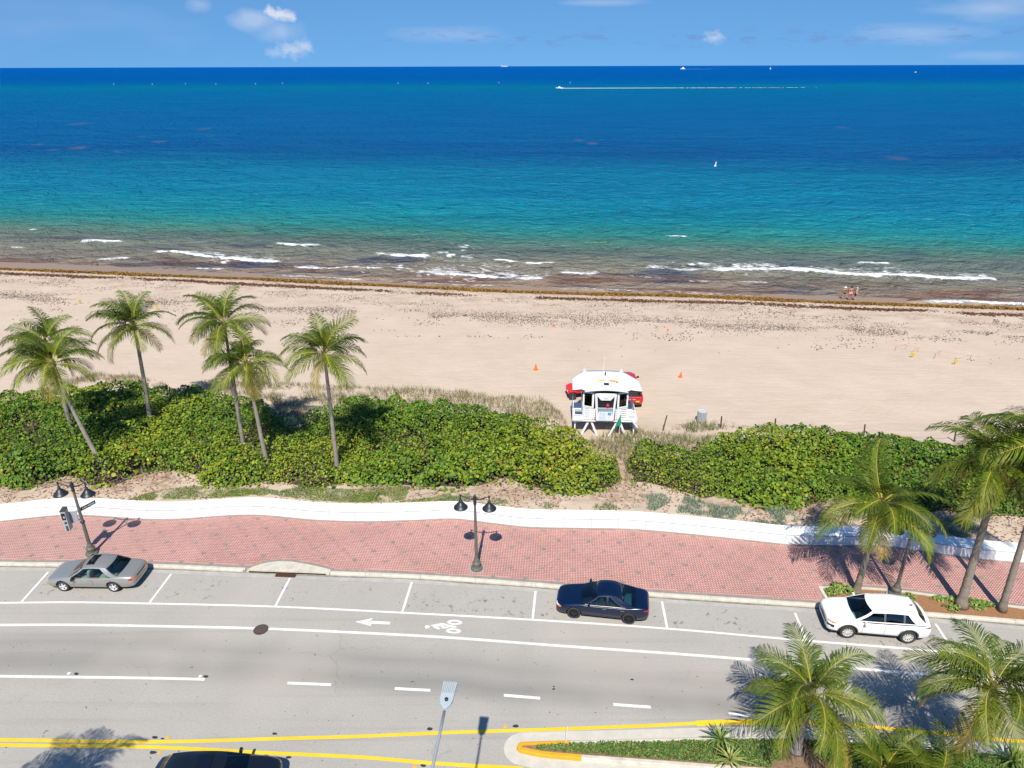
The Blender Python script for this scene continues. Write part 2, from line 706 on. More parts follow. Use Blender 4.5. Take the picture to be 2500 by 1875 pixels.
# ------------------------------------------------------------------ materials of the setting
def sand_material():
    m = bpy.data.materials.new('sand')
    m.use_nodes = True
    nt = m.node_tree
    N, Lk = nt.nodes, nt.links
    b = N['Principled BSDF']
    b.inputs['Roughness'].default_value = .9
    b.inputs['Specular IOR Level'].default_value = .2
    tc = N.new('ShaderNodeTexCoord')

    def nz(scale, det, sx=1, sy=1, rough=.6):
        mp = N.new('ShaderNodeMapping')
        mp.inputs['Scale'].default_value = (sx, sy, 1)
        Lk.new(tc.outputs['Object'], mp.inputs[0])
        n = N.new('ShaderNodeTexNoise')
        n.inputs['Scale'].default_value = scale
        n.inputs['Detail'].default_value = det
        n.inputs['Roughness'].default_value = rough
        Lk.new(mp.outputs[0], n.inputs[0])
        return n.outputs[0]

    def mix(f, a, c, mode='MIX'):
        x = N.new('ShaderNodeMix')
        x.data_type = 'RGBA'
        x.blend_type = mode
        for s, v in ((0, f), (6, a), (7, c)):
            if isinstance(v, (int, float)):
                x.inputs[s].default_value = v
            elif isinstance(v, tuple):
                x.inputs[s].default_value = (*v, 1)
            else:
                Lk.new(v, x.inputs[s])
        return x.outputs[2]

    def mr(v, a, c, lo=0., hi=1.):
        x = N.new('ShaderNodeMapRange')
        for i, q in enumerate((a, c, lo, hi)):
            x.inputs[i + 1].default_value = q
        Lk.new(v, x.inputs[0])
        return x.outputs[0]
    c = mix(mr(nz(.22, 5), .3, .7), (.50, .395, .300), (.55, .445, .350))
    c = mix(mr(nz(1.3, 5, .4, 1.4), .45, .75, 0, .35), c, (.43, .335, .25))
    at = N.new('ShaderNodeAttribute')
    at.attribute_name = 'litter'
    c = mix(at.outputs['Fac'], c, mix(mr(nz(2.4, 6), .38, .62), (.30, .19, .125), (.45, .36, .27)))
    wet = N.new('ShaderNodeAttribute')
    wet.attribute_name = 'wet'
    c = mix(wet.outputs['Fac'], c, (.29, .20, .135))
    Lk.new(c, b.inputs['Base Color'])
    rm = N.new('ShaderNodeMapRange')
    rm.inputs[3].default_value = .9
    rm.inputs[4].default_value = .35
    Lk.new(wet.outputs['Fac'], rm.inputs[0])
    Lk.new(rm.outputs[0], b.inputs['Roughness'])
    # raked ripples run along the beach, footprints everywhere
    h1 = nz(1.1, 6, .18, 2.2)
    h2 = nz(2.6, 4)
    add = N.new('ShaderNodeMath')
    add.operation = 'ADD'
    Lk.new(h1, add.inputs[0])
    Lk.new(h2, add.inputs[1])
    bp = N.new('ShaderNodeBump')
    bp.inputs['Strength'].default_value = .55
    bp.inputs['Distance'].default_value = .10
    Lk.new(add.outputs[0], bp.inputs['Height'])
    Lk.new(bp.outputs[0], b.inputs['Normal'])
    return m


def road_material():
    m = bpy.data.materials.new('asphalt')
    m.use_nodes = True
    nt = m.node_tree
    N, Lk = nt.nodes, nt.links
    b = N['Principled BSDF']
    b.inputs['Roughness'].default_value = .85
    b.inputs['Specular IOR Level'].default_value = .25
    tc = N.new('ShaderNodeTexCoord')
    at = N.new('ShaderNodeAttribute')
    at.attribute_name = 'lat'

    def nz(scale, det, sx=1, sy=1, rough=.6, off=0):
        mp = N.new('ShaderNodeMapping')
        mp.inputs['Scale'].default_value = (sx, sy, 1)
        mp.inputs['Location'].default_value = (off, off, off)
        Lk.new(tc.outputs['Object'], mp.inputs[0])
        n = N.new('ShaderNodeTexNoise')
        n.inputs['Scale'].default_value = scale
        n.inputs['Detail'].default_value = det
        n.inputs['Roughness'].default_value = rough
        Lk.new(mp.outputs[0], n.inputs[0])
        return n.outputs[0]

    def mix(f, a, c, mode='MIX'):
        x = N.new('ShaderNodeMix')
        x.data_type = 'RGBA'
        x.blend_type = mode
        for s, v in ((0, f), (6, a), (7, c)):
            if isinstance(v, (int, float)):
                x.inputs[s].default_value = v
            elif isinstance(v, tuple):
                x.inputs[s].default_value = (*v, 1)
            else:
                Lk.new(v, x.inputs[s])
        return x.outputs[2]

    def mr(v, a, c, lo=0., hi=1.):
        x = N.new('ShaderNodeMapRange')
        for i, q in enumerate((a, c, lo, hi)):
            x.inputs[i + 1].default_value = q
        Lk.new(v, x.inputs[0])
        return x.outputs[0]

    def mul(a, c):
        x = N.new('ShaderNodeMath')
        x.operation = 'MULTIPLY'
        for i, v in enumerate((a, c)):
            if isinstance(v, (int, float)):
                x.inputs[i].default_value = v
            else:
                Lk.new(v, x.inputs[i])
        return x.outputs[0]
    c = mix(mr(nz(.35, 4), .3, .7), (.42, .392, .348), (.38, .356, .317))
    # worn wheel paths of the lane beside the cycle lane, warped a little
    lat = at.outputs['Fac']
    w = N.new('ShaderNodeMath')
    w.operation = 'ADD'
    Lk.new(lat, w.inputs[0])
    Lk.new(mr(nz(.12, 3, 1, 1, .5, 4), .3, .7, -.3, .3), w.inputs[1])
    ramp = N.new('ShaderNodeValToRGB')
    e = ramp.color_ramp.elements
    e[0].position = 0.0
    e[0].color = (0, 0, 0, 1)
    e[1].position = 1.0
    e[1].color = (0, 0, 0, 1)
    for p, v in ((.28, 0.0), (.30, .10), (.325, .30), (.355, .62), (.39, .45), (.43, .78), (.46, .55), (.49, .12), (.53, 0.0), (.70, .08)):
        k = e.new(p)
        k.color = (v, v, v, 1)
    Lk.new(mr(w.outputs[0], 0, 16), ramp.inputs[0])
    c = mix(mul(ramp.outputs[0], mr(nz(.4, 5, .06, 1), .2, .6, .6, 1)), c, (.205, .195, .178))
    # long faint tyre streaks
    c = mix(mul(mr(nz(1.2, 5, .05, 2.2, .6, 2), .55, .75, 0, .30), mr(lat, 2.6, 3.4)), c, (.20, .195, .185))
    # coarse aggregate
    c = mix(mr(nz(11, 4, 1, 1, .8), .35, .68, 0, .45), c, (.22, .21, .195))
    # sandy tint in the bays at both ends
    c = mix(mr(nz(.11, 3, 1, 1, .5, 9), .52, .72, 0, .55), c, (.44, .385, .325))
    # oil drips in the parking bays
    bay = mul(mr(lat, .6, 1.0), mr(lat, 2.6, 2.1))
    sp = mul(mr(nz(3.0, 4, 1, 1, .7, 6), .565, .65), mr(nz(.35, 2, 1, 1, .5, 1), .47, .60))
    c = mix(mul(mul(bay, sp), .8), c, (.07, .065, .055))
    # fine cracks in the old surface
    vo = N.new('ShaderNodeTexVoronoi')
    vo.feature = 'DISTANCE_TO_EDGE'
    vo.inputs['Scale'].default_value = .22
    wv = N.new('ShaderNodeMapping')
    wv.inputs['Scale'].default_value = (.6, 1, 1)
    Lk.new(tc.outputs['Object'], wv.inputs[0])
    dn = N.new('ShaderNodeMix')
    dn.data_type = 'RGBA'
    dn.blend_type = 'ADD'
    dn.inputs[0].default_value = .9
    nzc = N.new('ShaderNodeTexNoise')
    nzc.inputs['Scale'].default_value = 1.1
    nzc.inputs['Detail'].default_value = 5
    Lk.new(tc.outputs['Object'], nzc.inputs[0])
    Lk.new(wv.outputs[0], dn.inputs[6])
    Lk.new(nzc.outputs['Color'], dn.inputs[7])
    Lk.new(dn.outputs[2], vo.inputs['Vector'])
    crack = mul(mr(vo.outputs[0], .006, .0, 0, 1), mr(nz(.16, 3, 1, 1, .5, 14), .50, .60))
    c = mix(mul(crack, .28), c, (.12, .115, .105))
    # chewing gum specks
    c = mix(mul(mr(nz(5.5, 1, 1, 1, .5, 3), .765, .79), .75), c, (.06, .06, .055))
    Lk.new(c, b.inputs['Base Color'])
    bp = N.new('ShaderNodeBump')
    bp.inputs['Strength'].default_value = .25
    bp.inputs['Distance'].default_value = .01
    Lk.new(nz(30, 4), bp.inputs['Height'])
    Lk.new(bp.outputs[0], b.inputs['Normal'])
    return m


M_SAND = sand_material()
M_ROAD = road_material()
M_CONC = mat('kerb_concrete', (.62, .57, .47), .85, var=.28, vscale=2.5, bump=.2, bscale=25)
M_GUT = mat('gutter_concrete', (.43, .41, .37), .85, var=.2, vscale=1.6, bump=.15, bscale=30)
M_WHITE = mat('white_wall_paint', (.80, .80, .79), .55, var=.05, vscale=.7, bump=.06, bscale=12)
M_PAINT = mat('white_road_paint', (.78, .77, .74), .7, col2=(.60, .585, .55), vscale=3.5, detail=8)
M_YEL = mat('yellow_road_paint', (.78, .46, .012), .65, col2=(.80, .55, .02), vscale=.5)
M_MORT = mat('paver_joint_sand', (.46, .26, .22), .95, var=.2, vscale=3)
M_BRICK = mat('red_pavers', (1, 1, 1), .85, attr='Col', var=.12, vscale=.5)
M_GREYP = mat('grey_pavers', (.30, .255, .225), .9, var=.25, vscale=2.5)
M_BLK = mat('black_plastic', (.015, .015, .017), .5)
M_TAR = mat('black_adhesive', (.03, .03, .03), .7)
M_RUST = mat('rusty_iron', (.14, .06, .035), .8, var=.5, vscale=12)
M_SOIL = mat('planting_soil', (.27, .17, .10), .95, var=.4, vscale=5, bump=.5, bscale=12)
M_MULCH = mat('bark_mulch', (.36, .19, .085), .95, col2=(.22, .105, .045), vscale=14, bump=.8, bscale=20)

XS = np.linspace(-62, 62, 249)


def ribbon(name, f0, f1, z0, z1, mats, parent=None, xs=XS, rows=2, kind=None, attrs=None, zf=None, smooth=False):
    t = np.linspace(0, 1, rows)
    y0, y1 = f0(xs), f1(xs)
    P = np.empty((rows, len(xs), 3))
    for r in range(rows):
        P[r, :, 0] = xs
        P[r, :, 1] = y0 + (y1 - y0) * t[r]
        P[r, :, 2] = z0 + (z1 - z0) * t[r]
        if zf is not None:
            P[r, :, 2] += zf(P[r, :, 0], P[r, :, 1])
    P = P[:, ::-1]
    me = grid_mesh(name, P, mats, smooth=smooth, attrs=attrs(P) if attrs else None)
    o = link(name, me, parent)
    if kind:
        tag(o, kind=kind)
    return o


# ------------------------------------------------------------------ ground, road, kerb
gm = MB().add([(-90000, -300, -4.0), (90000, -300, -4.0), (90000, 90000, -4.0), (-90000, 90000, -4.0)], [(0, 1, 2, 3)])
tag(obj('ground', gm, mat('deep_ground', (.25, .22, .18), .9)), kind='structure')

ROAD = ribbon('road', lambda x: np.full_like(x, -60.0), lambda x: KERB(x) - .42, 0, 0, M_ROAD, rows=90, kind='structure',
              attrs=lambda P: {'lat': (KERB(P[..., 0]) - P[..., 1]).ravel()})
ribbon('gutter', lambda x: KERB(x) - .42, lambda x: KERB(x) + .02, .004, .004, M_GUT, kind='structure', rows=3)

ribbon('gutter_dirt', lambda x: KERB(x) - .10 - .05 * vnoise(x, x * 0, 2.3, 3), lambda x: KERB(x) + .012, .008, .008, mat('gutter_silt', (.30, .265, .215), .95, col2=(.13, .115, .095), vscale=2.0), kind='structure', xs=np.linspace(-62, 62, 600))
# drain inlet sits in the kerb between these two places
ix0, ix1 = G(598, 1397)[0], G(806, 1405)[0]


def kerb_run(x0, x1, parent=None):
    xs = np.arange(x0, x1 + .01, .5)
    if xs[-1] < x1 - .02:
        xs = np.append(xs, x1)
    prof = [(0, 0.0), (.02, .11), (.045, .145), (.10, .15), (.20, .15), (.20, .02)]
    b = MB()
    P = [[(x, float(KERB(x)) + d, z) for x in xs] for d, z in prof]
    b.grid(P)
    for k in (0, -1):
        b.add([P[j][k] for j in range(len(prof))], [tuple(range(len(prof)))])
    return obj('kerb', b, M_CONC, parent)


KB = tag(empty('kerbs', (0, 0, 0)), kind='structure')
# kerb poured in bays of three metres with open joints
xa = -62.0
while xa < 62:
    xb = min(xa + 3.0, 62)
    for lo, hi in ((xa, min(xb, ix0)), (max(xa, ix1), xb)):
        if hi - lo > .2:
            kerb_run(lo + .006, hi - .006, KB)
    xa = xb

# ------------------------------------------------------------------ brick promenade
BED_X0 = float(G(1999, 1436, .13)[0])
BEDB = Curve([(1985, 1432), (2060, 1434), (2143, 1436.5), (2270, 1451), (2375, 1467), (2500, 1482)], .13)   # back edge of the planting bed


def walk_front(x):
    k = KERB(x) + .20
    return np.where(np.asarray(x) > BED_X0, np.maximum(k, BEDB(x)), k)


INL = [(598, 1393), (625, 1381), (665, 1372), (705, 1371), (745, 1377), (780, 1384), (806, 1391)]
INLC = Curve(INL, .15)


def brick_ok(x, y):
    ok = (y > walk_front(x) + .24) & (y < WBASE(x) - .14)
    ok &= ~((x > ix0 - .15) & (x < ix1 + .15) & (y < INLC(np.clip(x, ix0, ix1)) + .24))
    ok &= ~((x > BED_X0 - .3) & (y < BEDB(x) + .24))
    return ok


SIDE = ribbon('sidewalk', lambda x: walk_front(x) - .01, lambda x: WBASE(x) + .1, .118, .118, M_MORT, rows=3, kind='structure')
ANG = math.atan2(-.075, 1.0)


def build_bricks():
    a = ANG + math.pi / 4
    ca, sa = math.cos(a), math.sin(a)
    L, Wd, gap = .20, .10, .010
    cx, cy = 0.0, 33.5
    U, Vv = np.meshgrid(np.arange(-230, 231), np.arange(-460, 461))
    u = (U + .5 * (Vv % 2)) * L
    v = Vv * Wd
    x = cx + u * ca - v * sa
    y = cy + u * sa + v * ca
    ok = brick_ok(x, y) & (np.abs(x) < 46)
    # dark accent squares on a diagonal lattice, one in the corner of every field
    D = 1.24
    gu = np.round(u / D) * D
    gv = np.round(v / D) * D
    diag = (np.abs(u - gu) < .09) | (np.abs(v - gv) < .05)
    diag = diag[ok]
    x, y = x[ok], y[ok]
    n = len(x)
    hl, hw = L / 2 - gap / 2, Wd / 2 - gap / 2
    cor = [(-hl, -hw), (hl, -hw), (hl, hw), (-hl, hw)]
    z = .130 + rng.normal(0, .0012, n)
    V = np.empty((n, 8, 3))
    for k, (p, q) in enumerate(cor):
        V[:, k, 0] = x + p * ca - q * sa
        V[:, k, 1] = y + p * sa + q * ca
        V[:, k, 2] = z
        V[:, k + 4] = V[:, k]
        V[:, k + 4, 2] = .115
    base = (np.arange(n) * 8)[:, None]
    F = np.concatenate([base + np.array([q]) for q in ((0, 1, 2, 3), (0, 4, 5, 1), (1, 5, 6, 2), (2, 6, 7, 3), (3, 7, 4, 0))])
    c = np.array([.545, .295, .250]) * (1 + .05 * rng.normal(size=(n, 1))) + rng.normal(0, .005, (n, 3))
    c[diag] *= .95
    c *= (1 + .10 * fnoise(x, y, 3.5, 3, 1.0))[:, None]
    # salt-bleached stretch at the left end
    bl = sstep(-14, -24, x)[:, None] * .35
    c = c * (1 - bl) + np.array([.53, .335, .29]) * bl
    me = big_mesh('bricks', V.reshape(-1, 3), F, M_BRICK, np.repeat(np.clip(c, .05, .9), 8, axis=0))
    o = link('bricks', me, SIDE)
    tag(o, kind='stuff')
    # accent pavers, one object each, sharing one mesh
    s = .105
    pm = MB().box((0, 0, -.008), (2 * s, 2 * s, .024)).mesh('accent_paver', M_GREYP)
    pm2 = MB().box((0, 0, -.009), (2 * s, 2 * s, .022)).mesh('accent_paver', mat('dark_grey_pavers', (.26, .235, .21), .9, var=.25, vscale=3))
    k = 0
    for i in range(-40, 41):
        for j in range(-40, 41):
            px_, py_ = cx + i * D * ca - j * D * sa, cy + i * D * sa + j * D * ca
            if abs(px_) > 34 or not bool(brick_ok(np.array(px_), np.array(py_))):
                continue
            q = link('accent_paver', pm if random.random() < .6 else pm2, SIDE, (px_, py_, .136))
            q.rotation_euler = (0, 0, a)
            k += 1
    # border courses in grey pavers along kerb and wall
    ribbon('border_course', lambda x: walk_front(x) + .005, lambda x: walk_front(x) + .225, .1295, .1295, M_GREYP, SIDE)
    ribbon('border_course', lambda x: WBASE(x) - .12, lambda x: WBASE(x) + .02, .1295, .1295, M_GREYP, SIDE)
    xs = np.linspace(ix0 - .1, ix1 + .1, 30)
    ribbon('border_course', lambda x: INLC(np.clip(x, ix0, ix1)) + .0, lambda x: INLC(np.clip(x, ix0, ix1)) + .225, .134, .134, M_GREYP, SIDE, xs=xs)


build_bricks()

# drain inlet: bulging concrete lid, dark slot, rusty grate
inlet = tag(empty('drain_inlet', ((ix0 + ix1) / 2, float(KERB((ix0 + ix1) / 2)), 0)),
            'bulging concrete storm drain inlet in the kerb above the rusty grate', 'drain')
io = np.array(inlet.location)
xs = np.linspace(ix0 + .01, ix1 - .01, 24)
b = MB()
top = [[(x - io[0], KERB(x) + .015 - io[1], .165) for x in xs], [(x - io[0], INLC(x) - io[1], .165) for x in xs]]
bot = [[(p[0], p[1], .085) for p in r] for r in top]
b.grid(top)
b.grid([top[0], bot[0]])
b.grid([top[1], bot[1]])
b.grid(bot)
b.add([top[0][0], top[1][0], bot[1][0], bot[0][0]], [(0, 1, 2, 3)])
b.add([top[0][-1], top[1][-1], bot[1][-1], bot[0][-1]], [(0, 1, 2, 3)])
obj('lid', b, M_CONC, inlet)
b = MB()
b.grid([[(x - io[0], KERB(x) + .12 - io[1], .0) for x in xs], [(x - io[0], KERB(x) + .12 - io[1], .09) for x in xs]])
obj('slot', b, M_BLK, inlet)
b = MB()
for x in (xs[0] + .12, xs[-1] - .12):
    obj('end_block', MB().box((x - io[0], KERB(x) + .06 - io[1], .05), (.2, .14, .11)), M_CONC, inlet, bevel=.01)

gr = tag(empty('drain_grate', (0, 0, 0)), 'rusty iron grate in the gutter below the drain inlet', 'drain grate')
gp = [G(*p) for p in ((680, 1397.5), (728, 1399.5), (719, 1409.5), (668, 1407.5))]
c0 = sum(gp) / 4
gr.location = (c0[0], c0[1], .008)
gx, gy = (gp[1] - gp[0]), (gp[3] - gp[0])
ga = math.atan2(gx[1], gx[0])
gl, gw = np.linalg.norm(gx), .38
gr.rotation_euler = (0, 0, ga)
obj('frame', MB().box((0, gw / 2, .01), (gl, .04, .02)).box((0, -gw / 2, .01), (gl, .04, .02)).box((-gl / 2, 0, .01), (.04, gw - .05, .02))
    .box((gl / 2, 0, .01), (.04, gw - .05, .02)), M_RUST, gr)
obj('pit', MB().box((0, 0, .001), (gl - .05, gw - .05, .002)), mat('dark_rust', (.045, .022, .015), .9), gr)
bm_ = MB().box((0, 0, .011), (.022, gw - .05, .016)).mesh('bar', M_RUST)
for k in range(18):
    link('bar', bm_, gr, (-gl / 2 + .05 + k * (gl - .1) / 17, 0, 0))

# ------------------------------------------------------------------ painted markings (flat sheets on the road)


def stripe(f, x0, x1, w, m, z=.005, name='painted_line', parent=None):
    xs = np.arange(x0, x1 + .001, .4)
    if len(xs) < 2:
        xs = np.array([x0, x1])
    return ribbon(name, lambda x: f(x) - w / 2, lambda x: f(x) + w / 2, z, z, m, parent or ROAD, xs=xs)


def pxpoly(pts, m, z=.005, name='painted_mark', parent=None):
    V = [G(px, py, z) for px, py in pts]
    return obj(name, MB().add(V, [tuple(range(len(V)))]), m, parent or ROAD)


stripe(PARKL, -46, 46, .13, M_PAINT)
stripe(BIKEL, -46, 46, .16, M_PAINT)
for a, c in (((118, 1396), (51.6, 1470)), ((418, 1401), (365, 1471)), ((708, 1411), (672, 1480)), ((1005.5, 1421), (982, 1494)),
             ((1307.5, 1443), (1300.5, 1511)), ((1616, 1468), (1629, 1534)), ((1941, 1496), (1968, 1563)), ((2283.6, 1522), (2330, 1592))):
    A, Cc = G(*a, .0045), G(*c, .0045)
    b = MB()
    d = (Cc - A)
    d[2] = 0
    L = np.linalg.norm(d)
    sd = np.array((-d[1], d[0], 0)) / L * .06
    b.add([A - sd, Cc - sd, Cc + sd, A + sd], [(0, 1, 2, 3)])
    obj('bay_line', b, M_PAINT, ROAD)
LANE = Curve([(0, 1651), (509, 1659), (702, 1667.5), (810, 1672), (963, 1681), (1067, 1686.5), (1230, 1697.5), (1333, 1706), (1498, 1720), (1608, 1728), (1779, 1743), (1903, 1753), (2100, 1770)], 0)
stripe(LANE, -46, G(509, 1658)[0], .15, M_PAINT)
for a, c in ((702, 810), (963, 1067), (1230, 1333), (1498, 1608), (1779, 1903)):
    x0, x1 = G(a, 1667 + (a - 702) * .07)[0], G(c, 1667 + (c - 702) * .07)[0]
    stripe(LANE, x0, x1, .15, M_PAINT, name='lane_dash')
stripe(YEL_A, -40, 40, .16, M_YEL)
stripe(YEL_B, -40, G(1300, 1880)[0], .16, M_YEL)
stripe(lambda x: YEL_A(x) - .02, G(1700, 1766)[0], G(1925, 1764)[0], .27, M_YEL, z=.009)
# arrow and cyclist of the cycle lane
pxpoly([(867, 1517.7), (911, 1509), (904, 1515.8), (905, 1522), (906, 1528.5)], M_PAINT, name='arrow_head')
pxpoly([(905.5, 1515.6), (952.6, 1518), (952.6, 1524.5), (905.5, 1522.6)], M_PAINT, name='arrow_shaft', z=.0055)
for cx_, cy_ in ((1110, 1519.3), (1107, 1540.2)):
    b = MB()
    V = []
    n = 28
    for k in range(n):
        t = 2 * math.pi * k / n
        V.append(G(cx_ + 18.6 * math.cos(t), cy_ + 6.2 * math.sin(t) + .6 * math.cos(t), .005))
        V.append(G(cx_ + 10 * math.cos(t), cy_ + 2.3 * math.sin(t) + .4 * math.cos(t), .005))
    b.add(V, [(2 * k, 2 * k + 1, (2 * k + 3) % (2 * n), (2 * k + 2) % (2 * n)) for k in range(n)])
    obj('bicycle_wheel_mark', b, M_PAINT, ROAD)
S_ = .04973


def cy(pts):
    return [(1030 + x * S_, 1490 + y * S_) for x, y in pts]


pxpoly(cy([(150, 780), (215, 735), (330, 740), (395, 790), (370, 860), (250, 880), (215, 910), (150, 840)]), M_PAINT, name='cyclist_mark')
pxpoly(cy([(400, 735), (700, 670), (1000, 622), (1180, 660), (1350, 720), (1730, 790), (1670, 855), (1440, 840), (1240, 770), (1100, 735), (960, 760), (760, 800), (560, 790)]),
       M_PAINT, z=.0056, name='cyclist_mark')
pxpoly(cy([(500, 780), (760, 800), (930, 880), (810, 945), (640, 880)]), M_PAINT, z=.0062, name='cyclist_mark')
pxpoly(cy([(930, 780), (1100, 760), (1130, 800), (1290, 800), (1350, 850), (1200, 885), (1000, 895)]), M_PAINT, z=.0068, name='cyclist_mark')

mh = tag(empty('manhole_cover', tuple(G(637, 1537, .006))), 'round brown manhole cover on the white cycle lane line', 'manhole cover')
b = MB().lathe([(.36, 0), (.36, .012), (.33, .014), (.0001, .014)], 24)
obj('lid', b, mat('manhole_iron', (.075, .05, .042), .75, var=.5, vscale=14), mh)
b = MB()
for k in range(-3, 4):
    hl = math.sqrt(max(.31 ** 2 - (k * .08) ** 2, 0))
    b.box((0, k * .08, .017), (2 * hl, .025, .006))
obj('tread', b, mat('manhole_iron_worn', (.13, .09, .075), .6), mh)

# adhesive patches left on the road and raised reflectors
for k, (px, py, w) in enumerate(((378, 1800, 8), (397, 1803, 5), (374, 1837, 9), (1050, 1779, 8), (1259, 1772, 8), (1034, 1869, 8), (671, 1791, 7), (186, 1645, 7),
                                 (502, 1651, 7), (650, 1845, 7), (704, 1849, 7), (1352, 1682, 4), (1543, 1659, 4), (1352, 1676, 3))):
    pts = []
    for q in range(9):
        t = 2 * math.pi * q / 9
        r = w * (.75 + .4 * random.random())
        pts.append((px + r * math.cos(t), py + .5 * r * math.sin(t)))
    pxpoly(pts, M_TAR, z=.0047, name='tar_patch')
M_REFY = mat('amber_reflector', (.75, .36, .02), .3)
M_REFW = mat('white_reflector', (.7, .7, .68), .3)
for px, py, m, lab in ((411, 1801, M_REFY, 'amber road reflector beside the upper yellow line, above the dark car'),
                       (391, 1836, M_REFY, 'amber road reflector below the lower yellow line, left of the dark car'),
                       (1234, 1773, M_REFY, 'amber road reflector above the yellow line, near the median tip'),
                       (1013, 1871, M_REFY, 'amber road reflector at the bottom edge, left of the tall street light'),
                       (168, 1644, M_REFW, 'white road reflector at the solid lane line, left of the other'),
                       (489, 1651, M_REFW, 'white road reflector near the right end of the solid lane line')):
    p = G(px, py, 0)
    o = obj('road_reflector', MB().box((0, 0, .012), (.10, .10, .022), taper=.6).box((0, 0, .002), (.14, .14, .003)), m, loc=(p[0], p[1], .005))
    tag(o, lab, 'road reflector', 'raised reflectors along the lines')

# ------------------------------------------------------------------ median island
def island():
    tip = [(1262, 1824), (1268, 1815), (1284, 1809)]
    up = [(1386, 1806), (1500, 1804), (1600, 1801), (1750, 1797), (1885, 1796), (2000, 1799), (2100, 1806), (2231, 1819), (2360, 1829), (2500, 1843)]
    isl = Curve([(1284, 1809)] + up, .13)
    low = Curve([(1272, 1834), (1300, 1841), (1412, 1853), (1560, 1864), (1722, 1876)], .13)
    x0 = float(G(1262, 1824, .13)[0])
    xs = np.linspace(x0 + .28, 46, 120)
    U = [(x, float(isl(x))) for x in xs]
    Lw = [(x, min(float(low(x)), 17.5 + 0 * x) if x > 12 else float(low(x))) for x in xs]
    nose = []
    c = ((U[0][0] + Lw[0][0]) / 2, (U[0][1] + Lw[0][1]) / 2)
    r = (U[0][1] - Lw[0][1]) / 2
    for k in range(1, 12):
        t = math.pi / 2 + math.pi * k / 12
        nose.append((c[0] + r * math.cos(t) * 1.15, c[1] + r * math.sin(t)))
    outer = list(reversed(U)) + nose + Lw          # counter-clockwise seen from above
    return outer, U, Lw, nose


ISL, ISL_U, ISL_L, ISL_N = island()
MED = tag(empty('median_island', (0, 0, 0)), kind='structure')


def offset_in(line, d):
    out = []
    n = len(line)
    for i in range(n):
        a, c = Vector(line[max(i - 1, 0)]), Vector(line[min(i + 1, n - 1)])
        t = (c - a).normalized()
        out.append((line[i][0] - t.y * d, line[i][1] + t.x * d))
    return out


def island_strip(name, line, d0, d1, z0, z1, m):
    a, c = offset_in(line, d0), offset_in(line, d1)
    b = MB()
    b.grid([[(p[0], p[1], z0) for p in a], [(p[0], p[1], z0 if z1 is None else z1) for p in c]])
    return obj(name, b, m, MED)


# the outline runs right-to-left along the top, round the nose and back, so its left hand side is the inside
nU, nN = len(ISL_U), len(ISL_N)
iy1 = 0
for i, p in enumerate(ISL):
    pass
ylim_u = float(G(1386, 1805, .13)[0])
ylim_l = float(G(1412, 1853, .13)[0])
iu = max(i for i in range(nU) if ISL[i][0] > ylim_u)
il = min(i for i in range(nU + nN, len(ISL)) if ISL[i][0] > ylim_l)
M_YC = mat('yellow_kerb_paint', (.70, .36, .015), .7, var=.2, vscale=3)
for nm, seg, m in (('kerb', ISL[:iu + 1], M_CONC), ('yellow_kerb', ISL[iu:il + 1], M_YC), ('kerb', ISL[il:], M_CONC)):
    a0, a1, a2 = offset_in(seg, 0), offset_in(seg, .03), offset_in(seg, .20)
    b = MB()
    b.grid([[(p[0], p[1], 0) for p in a0], [(p[0], p[1], .13) for p in a1], [(p[0], p[1], .15) for p in offset_in(seg, .07)], [(p[0], p[1], .15) for p in a2], [(p[0], p[1], .05) for p in a2]])
    obj(nm, b, m, MED)
island_strip('apron', ISL, -.52, .01, .0075, None, mat('pale_concrete', (.56, .52, .44), .85, var=.16, vscale=2.2))
b = MB()
inn = offset_in(ISL, .19)
b.add([(p[0], p[1], .11) for p in inn], [tuple(range(len(inn)))])
bedm = obj('median_soil', b, M_SOIL, MED)

# ------------------------------------------------------------------ planting bed between kerb and promenade
xs = np.linspace(BED_X0 + .12, 62, 100)
BEDS = tag(empty('planting_bed', (0, 0, 0)), kind='structure')
ribbon('mulch', lambda x: KERB(x) + .19, lambda x: BEDB(x) - .1, .10, .13, M_MULCH, BEDS, xs=xs, rows=12, zf=lambda x, y: .04 * fnoise(x, y, .8, 3, 5))
b = MB()
P = [[(x, float(BEDB(x)) + d, z) for x in xs] for d, z in ((-.16, .08), (-.16, .17), (0, .17), (0, .10))]
b.grid(P)
P2 = [[(BED_X0 + d, y, z) for y in np.linspace(float(KERB(BED_X0)) + .2, float(BEDB(BED_X0 + .1)), 8)] for d, z in ((0, .1), (0, .172), (.16, .172), (.16, .08))]
b.grid(P2)
obj('bed_kerb', b, M_CONC, BEDS)

